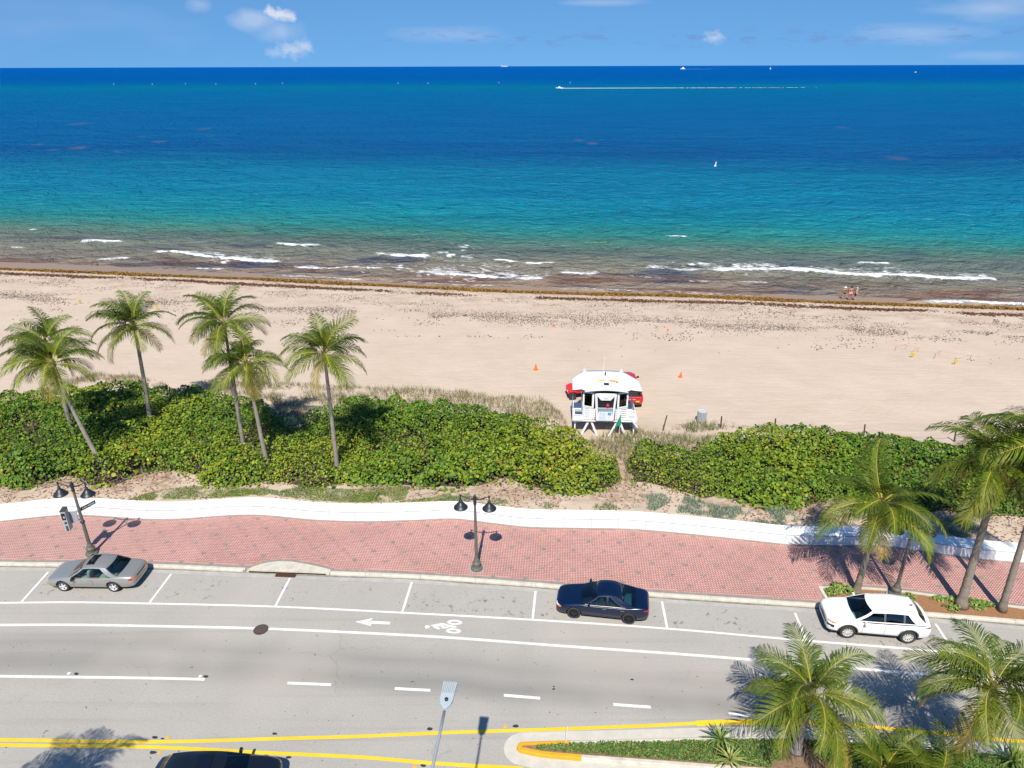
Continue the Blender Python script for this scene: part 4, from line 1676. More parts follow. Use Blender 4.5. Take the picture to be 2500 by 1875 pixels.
# ------------------------------------------------------------------ coconut palms
M_FROND = mat('palm_frond', (1, 1, 1), .5, attr='Col', spec=.2, objvar=.2)
M_TRUNK = mat('palm_trunk', (.30, .255, .21), .9, col2=(.19, .16, .135), vscale=3.0, bump=.5, bscale=9)
M_TRUNKD = mat('palm_trunk_dark', (.17, .135, .10), .9, col2=(.28, .235, .19), vscale=2.2, bump=.5, bscale=9)


def frond_mesh(e0, bend, seed, L=2.9, dry=0.0, young=False, tone=None):
    r = random.Random(seed)
    nseg = 22
    # spine in the xz plane
    pts, dirs = [], []
    x = z = 0.0
    yaw = r.uniform(-.25, .25)
    y = 0.0
    for i in range(nseg + 1):
        t = i / nseg
        el = math.radians(e0 - bend * (t ** 1.35))
        dx, dz = math.cos(el), math.sin(el)
        dy = yaw * t
        pts.append(Vector((x, y, z)))
        d = Vector((dx, dy, dz)).normalized()
        dirs.append(d)
        s = L / nseg
        x += d.x * s
        y += d.y * s
        z += d.z * s
    V, F, Cc = [], [], []

    def put(vs, fs, cs):
        o = len(V)
        V.extend(vs)
        F.extend([tuple(i + o for i in f) for f in fs])
        Cc.extend(cs)
    yel = Vector((.40, .36, .055)) if not dry else Vector((.42, .26, .05))
    # rachis
    ring = []
    for i, p in enumerate(pts):
        w = .030 * (1 - .85 * i / nseg) + .003
        s = Vector((0, 1, 0))
        u = dirs[i].cross(s).normalized()
        ring.append([p + s * w, p - u * w * .9, p - s * w, p + u * w * .6])
    vs = [q for rr in ring for q in rr]
    fs = []
    for i in range(nseg):
        for k in range(4):
            fs.append((i * 4 + k, i * 4 + (k + 1) % 4, (i + 1) * 4 + (k + 1) % 4, (i + 1) * 4 + k))
    put(vs, fs, [yel * (1 - .25 * (i // 4) / nseg) for i in range(len(vs))])
    npair = 50
    greens = [Vector((.024, .066, .007)), Vector((.054, .108, .008)), Vector((.165, .195, .010))]
    basec = greens[0].lerp(greens[2], tone + r.uniform(-.12, .12)) if tone is not None else greens[r.randrange(3)]
    for k in range(npair):
        t = .13 + .87 * k / (npair - 1)
        fi = t * nseg
        i = min(int(fi), nseg - 1)
        p = pts[i].lerp(pts[i + 1], fi - i)
        d = dirs[i]
        ll = (.98 * (math.sin(math.pi * min(.14 + .80 * t, 1)) ** .55)) * r.uniform(.86, 1.1)
        if t > .93:
            ll *= .75
        for sd in (-1, 1):
            side = Vector((0, sd, 0))
            side = (side - d * side.dot(d)).normalized()
            upv = side.cross(d) if sd < 0 else d.cross(side)
            upv = -upv if upv.z < 0 else upv
            ang = math.radians(56 - 26 * t + r.uniform(-7, 7))
            v = (d * math.cos(ang) + side * math.sin(ang) + upv * (.22 if not young else .3)).normalized()
            wdt = .029 * (1 - .35 * t) * r.uniform(.85, 1.15)
            a = p
            grav = r.uniform(.55, 1.05)
            s1, s2, s3 = ll * .33, ll * .36, ll * .31
            v2 = (v + Vector((0, 0, -.55 * grav))).normalized()
            v3 = (v2 + Vector((0, 0, -.85 * grav))).normalized()
            q1 = a + v * s1
            q2 = q1 + v2 * s2
            q3 = q2 + v3 * s3
            wd = d * wdt
            c = basec * r.uniform(.8, 1.2)
            tipc = c.lerp(Vector((.30, .25, .08)), .5 * r.random() * (.15 + dry))
            if dry:
                c = c.lerp(Vector((.34, .25, .05)), dry * r.uniform(.5, 1))
            put([a - wd * .5, a + wd * .5, q1 + wd, q1 - wd, q2 + wd * .8, q2 - wd * .8, q3], [(0, 1, 2, 3), (3, 2, 4, 5), (5, 4, 6)], [c.lerp(yel, .3)] * 2 + [c] * 4 + [tipc])
    me = bpy.data.meshes.new('frond')
    me.from_pydata(V, [], F)
    me.materials.append(M_FROND)
    at = me.color_attributes.new('Col', 'FLOAT_COLOR', 'POINT')
    at.data.foreach_set('color', np.array([(*c, 1) for c in Cc], dtype=np.float32).ravel())
    me.update()
    return me


FR = {'up': [frond_mesh(78, 70, s, 2.7, young=True, tone=.32) for s in (1, 2, 3)],
      'hi': [frond_mesh(52, 92, s, tone=.22) for s in (11, 12, 13)],
      'mid': [frond_mesh(28, 88, s, 3.0, tone=.42) for s in (21, 22, 23, 24)],
      'lo': [frond_mesh(2, 72, s, 2.9, tone=.7) for s in (31, 32, 33)],
      'hang': [frond_mesh(-28, 55, s, 2.6, dry=.75) for s in (41, 42)],
      'dead': [frond_mesh(-60, 26, s, 2.1, dry=1.0) for s in (51, 52)]}


def palm(label, base, crown, seed, scale=1.0, r0=.17, counts=(3, 5, 7, 6, 2, 1), bow=.35, wind=None, trunkmat=None, group=None, extra=None, flare=1.5):
    """trunk from base to crown point, fronds as parts round the crown; wind turns the upper fronds towards an azimuth (degrees)"""
    r = random.Random(seed)
    base, crown = Vector(base), Vector(crown)
    root = empty('coconut_palm', tuple(base))
    tag(root, label, 'palm tree', group)
    d = crown - base
    nseg = 26
    # leaning first, then upright, as coconut trunks grow
    pts = []
    for i in range(nseg + 1):
        t = i / nseg
        hx = t + bow * (t * (1 - t))
        pts.append(Vector((d.x * hx, d.y * hx, d.z * t)))
    rad = []
    for i in range(nseg + 1):
        t = i / nseg
        rr = r0 * (1 - .42 * t) * (1 + (flare - 1) * math.exp(-t * d.z / .28))
        rr *= 1.0 + (.045 if i % 2 else -.02)
        rad.append(rr)
    tb = MB().tube(pts, rad, 10)
    obj('trunk', tb, trunkmat or M_TRUNK, root, smooth=True)
    top = d
    cb = MB().tube([top + Vector((0, 0, -.35)), top + Vector((0, 0, -.1)), top + Vector((0, 0, .15)), top + Vector((0, 0, .4))], [r0 * .62, r0 * .95, r0 * .8, r0 * .2], 8)
    obj('crown_shaft', cb, mat('palm_fibre', (.20, .155, .07), .9, var=.4, vscale=9), root, smooth=True)
    az = r.uniform(0, 6.28)
    n = 0
    for key, cnt, zoff in zip(('up', 'hi', 'mid', 'lo', 'hang', 'dead'), counts, (.22, .16, .08, 0, -.06, -.1)):
        for i in range(cnt):
            az += 2.39996 + r.uniform(-.25, .25)
            a = az
            if wind is not None and key in ('up', 'hi', 'mid'):
                wa = math.radians(wind)
                dlt = (a - wa + math.pi) % (2 * math.pi) - math.pi
                a = wa + dlt * (.62 if key != 'mid' else .86)
            o = link('frond', r.choice(FR[key]), root)
            o.location = top + Vector((math.cos(a) * .07, math.sin(a) * .07, zoff + r.uniform(-.04, .04)))
            o.rotation_euler = (r.uniform(-.5, .5), r.uniform(-.24, .24), a)
            s = scale * r.uniform(.86, 1.1)
            o.scale = (s, s * r.choice((-1, 1)), s)
            n += 1
    for k in range(r.choice((0, 3, 5))):
        a = r.uniform(0, 6.28)
        obj('coconut', MB().lathe([(.0001, -.12), (.07, -.09), (.10, 0), (.07, .09), (.0001, .12)], 8), mat('coconut_husk', (.23, .20, .05), .6), root, smooth=True,
            loc=top + Vector((math.cos(a) * .2, math.sin(a) * .2, -.16)))
    return root


def palm_px(label, b, zb, c, seed, dy=0.0, zg=None, **kw):
    """b: pixel where the trunk shows at height zb; c: pixel of the crown; dy: how much farther the crown stands"""
    B = G(b[0], b[1], zb)
    Cp = atY(c[0], c[1], B[1] + dy)
    if zg is None:
        zg = float(zt(B[0], B[1]))
    if zb - zg > .3:          # run the trunk down to the ground
        k = (zb - zg) / max(Cp[2] - zb, 1)
        B = np.array((B[0] - (Cp[0] - B[0]) * k * 1.1, B[1] - (Cp[1] - B[1]) * k * .5, zg - .05))
    return palm(label, B, Cp, seed, **kw)


GP = 'coconut palms rising from the thicket'
palm_px('leaning coconut palm at the far left, its trunk curving down to the right', (262, 1156), .5, (130, 888), 3, dy=.8, bow=.55, scale=1.0, wind=165, group=GP, r0=.16)
palm_px('coconut palm behind the leaning one at the far left, mostly hidden', (172, 1036), 1.9, (112, 838), 5, dy=.5, bow=.3, scale=.98, wind=160, group=GP, r0=.16)
palm_px('tallest standing coconut palm of the left group, second from the left crown', (362, 1004), 1.9, (327, 796), 8, dy=.3, bow=.5, scale=1.05, wind=170, counts=(3, 6, 7, 6, 2, 0), group=GP, r0=.17)
palm_px('dark coconut palm whose crown stands just behind its yellower neighbour', (592, 1076), 1.9, (547, 792), 13, dy=.3, bow=.2, scale=1.0, wind=160, group=GP, r0=.15)
palm_px('yellow-green coconut palm in front of the darker one, mid left', (652, 1134), 1.2, (602, 888), 21, dy=.5, bow=.3, scale=1.0, wind=175, counts=(3, 5, 7, 7, 4, 2), group=GP, r0=.16)
palm_px('coconut palm standing alone at the right end of the left group', (826, 1166), .5, (792, 866), 34, dy=.4, bow=.25, scale=1.02, wind=150, group=GP, r0=.16)
GB = 'coconut palms in the mulched bed'
palm_px('coconut palm in the mulch bed behind the white car', (2090, 1447), .13, (2150, 1232), 41, dy=.2, zg=.13, bow=.1, scale=1.12, wind=None, counts=(2, 4, 7, 7, 3, 1), trunkmat=M_TRUNKD, group=GB, r0=.17)
palm_px('tall coconut palm with thick flared trunk in the mulch bed at the right', (2345, 1478), .13, (2444, 1140), 47, dy=.3, zg=.13, bow=.12, scale=1.25, counts=(4, 6, 7, 7, 3, 1), trunkmat=M_TRUNKD, group=GB, r0=.21, flare=1.9)
palm_px('coconut palm at the right edge, only its lower trunk and some fronds in view', (2445, 1490), .13, (2570, 1085), 52, dy=.3, zg=.13, bow=.1, scale=1.2, trunkmat=M_TRUNKD, group=GB, r0=.17)
GM = 'palms in the median'
M1B, M1C = G(1956, 1834, .15), None
palm('short coconut palm in the median, wide crown over the yellow line', (11.4, 20.15, .12), (11.55, 20.2, 3.2), 61, scale=.98, r0=.19, counts=(1, 4, 7, 8, 3, 1), bow=.1, group=GM, flare=1.6)
palm('leaning coconut palm of the median at the lower right corner', (16.95, 19.35, .12), (17.25, 18.85, 4.9), 66, scale=1.0, r0=.15, counts=(2, 5, 7, 7, 3, 1), bow=.5, group=GM)
palm('small young palm at the bottom edge, upright fronds left of the leaning palm', (13.9, 18.6, .12), (14.05, 18.65, .75), 71, scale=.82, r0=.12, counts=(4, 4, 2, 0, 0, 0), bow=0, group=GM)
palm('small young palm at the bottom edge, right of the other young palm', (15.6, 18.05, .12), (15.7, 18.0, .8), 74, scale=.80, r0=.12, counts=(4, 5, 3, 0, 0, 0), bow=0, group=GM)
palm('coconut palm outside the lower left, seen by its shadow on the yellow lines', (-18.7, 11.0, 0), (-17.9, 11.35, 9.3), 79, scale=1.05, r0=.16, bow=.2)

# spiky plants of the median and small plants of the bed
M_SPIKE = mat('spiky_leaves', (1, 1, 1), .5, attr='Col')


def spiky(label, loc, n, L, seed, droop=.6, pal=((.16, .23, .05), (.22, .28, .07), (.11, .18, .035)), group=None, trunk=.25):
    r = random.Random(seed)
    root = tag(empty('spiky_plant', tuple(loc)), label, 'plant', group)
    obj('stem', MB().tube([(0, 0, -.05), (.03, 0, trunk * .6), (0, 0, trunk)], [.06, .05, .04], 6), M_TRUNK, root)
    lm = []
    for v in range(3):
        b = MB()
        P = []
        for i in range(6):
            t = i / 5
            w = .032 * math.sin(math.pi * min(.25 + .75 * t, .98)) + .002
            P.append([(t, -w, -droop * t * t * .5 * v), (t, 0, -.014 - droop * t * t * .5 * v), (t, w, -droop * t * t * .5 * v)])
        b.grid(P)
        me = b.mesh('blade', M_SPIKE)
        at = me.color_attributes.new('Col', 'FLOAT_COLOR', 'POINT')
        c = pal[v % len(pal)]
        at.data.foreach_set('color', np.array([(*c, 1)] * len(me.vertices), dtype=np.float32).ravel())
        lm.append(me)
    for k in range(n):
        v = r.randrange(3)
        o = link('leaf_blade', lm[v], root, (0, 0, trunk))
        o.rotation_euler = (0, -math.radians(r.uniform(12, 85)), k * 2.4 + r.uniform(-.2, .2))
        s = L * r.uniform(.75, 1.1)
        o.scale = (s, 1.1, s)
    return root


spiky('spiky green plant at the upper edge of the median, left of the palm', G(1757, 1815, .12), 38, .72, 1, group='spiky plants in the median')
spiky('yellowish spiky plant in the median below the other spiky one', G(1780, 1868, .12), 34, .62, 2, droop=1.1, pal=((.27, .30, .07), (.21, .26, .05), (.30, .31, .10)), group='spiky plants in the median')
spiky('spiky green plant at the bottom right corner of the median', G(2470, 1868, .12), 44, .85, 3, group='spiky plants in the median')


def low_plant(label, loc, rx, ry, h, n, seed, group):
    r = np.random.default_rng(seed)
    a = r.uniform(0, 6.28, n)
    q = np.sqrt(r.uniform(0, 1, n))
    lob = 1 + .35 * np.sin(3 * a + seed) + .2 * np.sin(5 * a + 2 * seed)
    x, y = np.cos(a) * q * rx * lob, np.sin(a) * q * ry * lob
    z = .04 + h * (1 - q ** 2) * r.uniform(.5, 1, n)
    N = np.stack([x / rx * .5 + r.normal(0, .5, n), y / ry * .5 - .2 + r.normal(0, .5, n), np.ones(n)], -1)
    pal = np.array([[.12, .19, .03], [.17, .24, .045], [.085, .15, .025], [.24, .28, .07]])
    me = leaf_mesh('low_plant', np.stack([x, y, z], -1), N, r.uniform(.045, .085, n), pal[r.integers(0, 4, n)] * r.uniform(.8, 1.2, (n, 1)), M_LEAF, aspect=.7)
    return tag(link('low_plant', me, None, tuple(loc)), label, 'plant', group)


gpb = 'low plants in the mulch bed'
low_plant('leafy green plant at the left tip of the mulch bed', G(2052, 1442, .13), .85, .42, .3, 420, 3, gpb)
low_plant('small green sprig of the mulch bed above the white car roof', G(2218, 1459, .13), .35, .22, .15, 90, 4, gpb)
low_plant('small green plant in the mulch, left of the thick palm trunk, upper', G(2290, 1462, .13), .30, .2, .15, 90, 5, gpb)
low_plant('green plant touching the left side of the thick palm trunk', G(2322, 1466, .13), .42, .25, .2, 130, 6, gpb)
low_plant('green plant in the mulch below and left of the thick trunk', G(2328, 1486, .13), .40, .22, .16, 110, 7, gpb)
low_plant('leafy green plant right of the thick palm trunk', G(2392, 1477, .13), .62, .36, .26, 300, 8, gpb)


# ground cover of the median
def median_cover():
    Q = offset_in(ISL, .24)
    Qa = np.array(Q)
    lo, hi = Qa.min(0), Qa.max(0)
    hi[0] = 24
    n = int((hi - lo).prod() * 700)
    x, y = rng.uniform(lo[0], hi[0], n), rng.uniform(lo[1], hi[1], n)
    k = in_poly(x, y, Q)
    # bare soil round the palms and at the very tip
    for cx_, cy_, rr in ((11.45, 19.85, .75), (10.6, 19.2, .5), (12.1, 19.3, .55), (14.0, 18.9, .5), (lo[0] + .1, float((ISL_U[0][1] + ISL_L[0][1]) / 2), .55)):
        k &= (np.hypot(x - cx_, (y - cy_) * 1.2) + .28 * fnoise(x, y, .6, 2, 4)) > rr
    x, y = x[k], y[k]
    z = .12 + (.16 + .10 * fnoise(x, y, 1.2, 3, 6)) * rng.uniform(.35, 1.0, len(x))
    N = np.stack([rng.normal(0, .6, len(x)), rng.normal(-.2, .6, len(x)), np.ones(len(x))], -1)
    pal = np.array([[.070, .14, .022], [.095, .17, .03], [.05, .105, .02], [.15, .20, .045], [.24, .19, .06]])
    m = np.clip(.45 + .6 * fnoise(x, y, 1.6, 3, 15) + rng.normal(0, .3, len(x)), 0, .999)
    idx = (m * 4).astype(int)
    idx = np.where(rng.uniform(0, 1, len(x)) < .05, 4, idx)
    me = leaf_mesh('ground_cover', np.stack([x, y, z], -1), N, rng.uniform(.03, .058, len(x)), pal[idx] * rng.uniform(.75, 1.25, (len(x), 1)), M_LEAF, aspect=.6)
    tag(link('ground_cover', me), 'dense small-leaved green ground cover filling the median', 'ground cover', kind='stuff')


median_cover()

# ------------------------------------------------------------------ street lamps
M_POLE = mat('olive_grey_pole_paint', (.135, .13, .105), .55, var=.2, vscale=5)
M_HEAD = mat('dark_lamp_paint', (.018, .022, .03), .42)
M_STEEL = mat('galvanised_steel', (.42, .45, .47), .45, metal=.35, var=.12, vscale=6)
M_LENS = mat('lamp_lens', (.6, .6, .56), .3)


def lamp(label, loc, rz):
    H = 4.75
    root = tag(empty('street_lamp', tuple(loc), rz), label, 'street lamp', 'two-headed street lamps on the promenade')
    base = MB().lathe([(.33, 0), (.33, .10), (.31, .13), (.22, .17), (.21, .30), (.245, .36), (.24, .42), (.17, .52), (.15, .62), (.105, .74), (.10, .80)], 20)
    obj('pole_base', base, M_POLE, root, smooth=False)
    obj('plinth', MB().lathe([(.44, -.02), (.44, .012), (.0001, .013)], 24), mat('plinth_concrete', (.36, .33, .29), .9, var=.2, vscale=5), root)
    sh = MB()
    # fluted shaft
    V, F = [], []
    n = 24
    zs = [.78, 1.6, 2.6, 3.6, 4.2]
    for z in zs:
        R = .098 - .034 * (z - .78) / 3.4
        for k in range(n):
            a = 2 * math.pi * k / n
            rr = R * (1.0 if k % 2 else .90)
            V.append((rr * math.cos(a), rr * math.sin(a), z))
    for i in range(len(zs) - 1):
        for k in range(n):
            F.append((i * n + k, i * n + (k + 1) % n, (i + 1) * n + (k + 1) % n, (i + 1) * n + k))
    sh.add(V, F)
    obj('pole_shaft', sh, M_POLE, root)
    obj('collar', MB().lathe([(.07, 4.18), (.09, 4.2), (.09, 4.26), (.075, 4.3), (.085, 4.5), (.10, 4.62), (.07, 4.70), (.06, 4.76), (.0001, 4.80)], 14), M_HEAD, root, smooth=True)
    for s in (-1, 1):
        pts = [(s * .06, 0, 4.52), (s * .22, 0, 4.50), (s * .42, 0, 4.56), (s * .60, 0, 4.66), (s * .76, 0, 4.70)]
        arm = obj('arm', MB().tube(pts, [.05, .042, .035, .03, .03], 8), M_HEAD, root, smooth=True)
        obj('arm_tip', MB().lathe([(.0001, 4.79), (.045, 4.76), (.05, 4.66), (.035, 4.58), (.03, 4.44)], 10, c=(s * .76, 0, 0)), M_HEAD, arm, smooth=True)
        hd = obj('lamp_head', MB().lathe([(.03, 4.46), (.075, 4.44), (.085, 4.34), (.10, 4.30), (.17, 4.24), (.25, 4.14), (.31, 4.03), (.375, 3.99), (.38, 3.96), (.30, 3.955)], 26, c=(s * .76, 0, 0)), M_HEAD, root, smooth=True)
        obj('lens', MB().lathe([(.30, 3.962), (.22, 3.92), (.0001, 3.90)], 20, c=(s * .76, 0, 0)), M_LENS, hd, smooth=True)
    return root


lp = [G(225, 1352, .13), G(1164, 1388, .13), G(2185, 1452, .17)]
L1 = lamp('two-headed lamp post behind the silver car, carrying a grey box and a street sign', lp[0], math.radians(-2))
L2 = lamp('two-headed lamp post in the middle of the brick promenade', lp[1], math.radians(-5))
L3 = lamp('two-headed lamp post behind the white car, half hidden by palm fronds', lp[2], math.radians(-8))


# grey cabinet hung on the left lamp post
cb = tag(empty('signal_box', (lp[0][0], lp[0][1], lp[0][2] + 2.62), math.radians(12)), 'grey metal box with dark panels hung on the left lamp post', 'box')
M_BOXG = mat('box_grey', (.40, .41, .40), .5, var=.1, vscale=4)
obj('housing', MB().box((-.62, -.30, .02), (.26, .44, 1.28)), M_BOXG, cb, bevel=.02)
obj('top_hood', MB().box((-.62, -.31, .68), (.24, .46, .05)), mat('box_dark', (.05, .055, .05), .5), cb)
fr_ = obj('front_panel', MB().box((-.62, -.525, .33), (.19, .012, .42)), mat('dark_screen', (.012, .012, .014), .15), cb)
obj('screen_mark', MB().box((-.60, -.533, .30), (.07, .006, .13)), mat('faded_print', (.45, .42, .36), .6), fr_)
obj('front_panel', MB().box((-.60, -.525, -.07), (.12, .012, .14)), mat('box_dark', (.05, .055, .05), .5), cb)
obj('front_panel', MB().box((-.60, -.525, -.42), (.12, .012, .32)), mat('box_teal', (.05, .075, .08), .5), cb)
obj('bracket', MB().box((-.30, -.10, .0), (.36, .05, .72)).box((-.10, -.04, .30), (.14, .16, .05)).box((-.10, -.04, -.30), (.14, .16, .05)), mat('bracket_grey', (.34, .33, .36), .6), cb)
obj('band', MB().lathe([(.10, -.47), (.125, -.46), (.125, -.40), (.10, -.38)], 14), mat('clamp_dark', (.03, .03, .028), .5), cb)
# street name sign
sg = tag(empty('street_sign', (lp[0][0], lp[0][1], lp[0][2] + 2.95), math.radians(62)), 'narrow black street name sign on the left lamp post', 'sign')
obj('plate', MB().box((.52, 0, 0), (.86, .022, .22)), mat('sign_black', (.012, .014, .013), .4), sg, bevel=.004)
for k, (x0, w) in enumerate(((.16, .07), (.31, .16), (.63, .40))):
    obj('pale_lettering', MB().box((x0 + .05, -.0125, 0), (w, .004, .10)), mat('sign_pale', (.38, .43, .42), .5), sg)
    obj('pale_lettering', MB().box((x0 + .05, .0125, 0), (w, .004, .10)), mat('sign_pale', (.38, .43, .42), .5), sg)
obj('bracket', MB().tube([(.08, 0, -.30), (.22, 0, -.34), (.34, 0, -.14)], .008, 5), M_BLK, sg)

# tall cobra-head street light standing below the frame
sl = tag(empty('street_light', (-2.18, 10.9, 0)), 'tall grey street light whose flat finned head hangs over the lane at the bottom', 'street light')
obj('pole', MB().tube([(0, 0, 0), (0, 0, 4), (0, 0, 8.7)], [.12, .10, .075], 12), M_STEEL, sl, smooth=True)
obj('arm', MB().tube([(0, 0, 8.6), (.03, .35, 9.05), (.12, 1.3, 9.24), (.24, 2.4, 9.32), (.31, 3.15, 9.36)], [.055, .05, .045, .042, .04], 10), M_STEEL, sl, smooth=True)
hx, hy, hz = .355, 3.62, 9.40
hd = MB()
hw = .19
poly = [(-.06, -.42), (.06, -.42), (.15, -.30), (hw, -.12), (hw * .98, .15), (.205, .44), (.19, .47), (-.19, .47), (-.205, .44), (-hw * .98, .15), (-hw, -.12), (-.15, -.30)]
ang = math.radians(-6)
poly = [(x * math.cos(ang) - y * math.sin(ang), x * math.sin(ang) + y * math.cos(ang)) for x, y in poly]
hd.prism(poly, -.05, .05)
h_ = obj('lamp_head', hd, mat('head_grey', (.40, .46, .49), .5, var=.06), sl, bevel=.015, loc=(hx, hy, hz))
fm_ = MB().box((0, .0, 0), (.012, .40, .05)).mesh('fin', mat('head_grey', (.40, .46, .49), .5))
for k in range(7):
    f = link('fin', fm_, h_, None)
    x = -.15 + k * .05
    f.location = (x * math.cos(ang) - .24 * math.sin(ang), x * math.sin(ang) + .24 * math.cos(ang), .072)
    f.rotation_euler = (0, 0, ang)
obj('photocell', MB().lathe([(.05, .045), (.05, .10), (.04, .115), (.0001, .12)], 14, c=(-.01, -.18, 0)), mat('photocell_dark', (.02, .02, .025), .3), h_, smooth=True)
obj('sky_lens', MB().box((0, .05, -.055), (.26, .5, .012)), M_LENS, h_)

# thin white marker post at the median edge
p = G(1381, 1819, .13)
mp_ = tag(empty('marker_post', tuple(p)), 'thin white marker post leaning at the tip of the median', 'post')
obj('post', MB().tube([(0, 0, 0), (.04, .08, 1.0)], .022, 8), mat('post_white', (.72, .71, .66), .6), mp_)
obj('tip', MB().tube([(.04, .08, 1.0), (.043, .086, 1.06)], [.03, .024], 8), mat('post_tan', (.5, .36, .22), .7), mp_)

# ------------------------------------------------------------------ cars
M_TYRE = mat('tyre_rubber', (.028, .028, .027), .8)
M_TRIMK = mat('black_trim', (.012, .012, .013), .45)
M_CHROME = mat('chrome', (.22, .22, .24), .38, metal=.6)
M_INT = mat('dark_interior', (.022, .024, .026), .8)
M_SEATB = mat('beige_seats', (.42, .40, .33), .8)
M_SEATD = mat('dark_seats', (.035, .035, .037), .8)
G_TEAL = glass_mat('tinted_glass', (.60, .80, .76), .02)
G_DARK = glass_mat('dark_glass', (.06, .075, .08))
G_BLUE = glass_mat('blue_glass', (.38, .66, .72), .03)
M_REDL = mat('red_lamp', (.42, .012, .012), .2, coat=.5)
M_ORL = mat('orange_lamp', (.72, .16, .02), .2, coat=.5)
M_CLRL = mat('clear_lamp', (.62, .64, .66), .12, coat=.6)


def paint(name, col, metal=.0, rough=.32, coat=.8):
    return mat(name, col, rough, metal=metal, coat=coat)


def lerp(a, b, t):
    return a + (b - a) * t


def wheel(parent, x, y, r, w, rimmat, spokes, side, rimr):
    """side -1: outer face towards -y"""
    R = Matrix.Rotation(math.radians(90) * -side, 3, 'X') if False else (Matrix.Rotation(math.radians(90), 3, 'X') if side < 0 else Matrix.Rotation(math.radians(-90), 3, 'X'))
    h = w / 2
    prof = [(rimr, -h * .8), (r * .93, -h), (r, -h * .75), (r, h * .75), (r * .96, h * .98), (rimr * 1.02, h), (rimr, h * .8)]
    t = MB().lathe(prof, 28, R=R, cap=False)
    o = obj('wheel', t, M_TYRE, parent, smooth=True, loc=(x, y, r))
    b = MB()
    b.lathe([(rimr * 1.01, -h * .7), (rimr * 1.01, h * .86), (rimr * .93, h * .90), (rimr * .90, h * .5), (rimr * .88, -.02)], 28, R=R, cap=False)
    b.lathe([(rimr * .22, h * .25), (rimr * .22, h * .78), (.0001, h * .82)], 14, R=R)
    for k in range(spokes):
        a = 2 * math.pi * k / spokes
        M = R @ Matrix.Rotation(a, 3, 'Z')
        c = M @ Vector((rimr * .56, 0, h * .62))
        b.box(c, (rimr * .80, rimr * (.30 if spokes < 8 else .19), h * .22), R=M)
    obj('rim', b, rimmat, o)
    obj('hub_back', MB().lathe([(rimr * .98, -h * .2), (rimr * .98, 0), (.0001, .002)], 20, R=R), M_TRIMK, o)
    return o


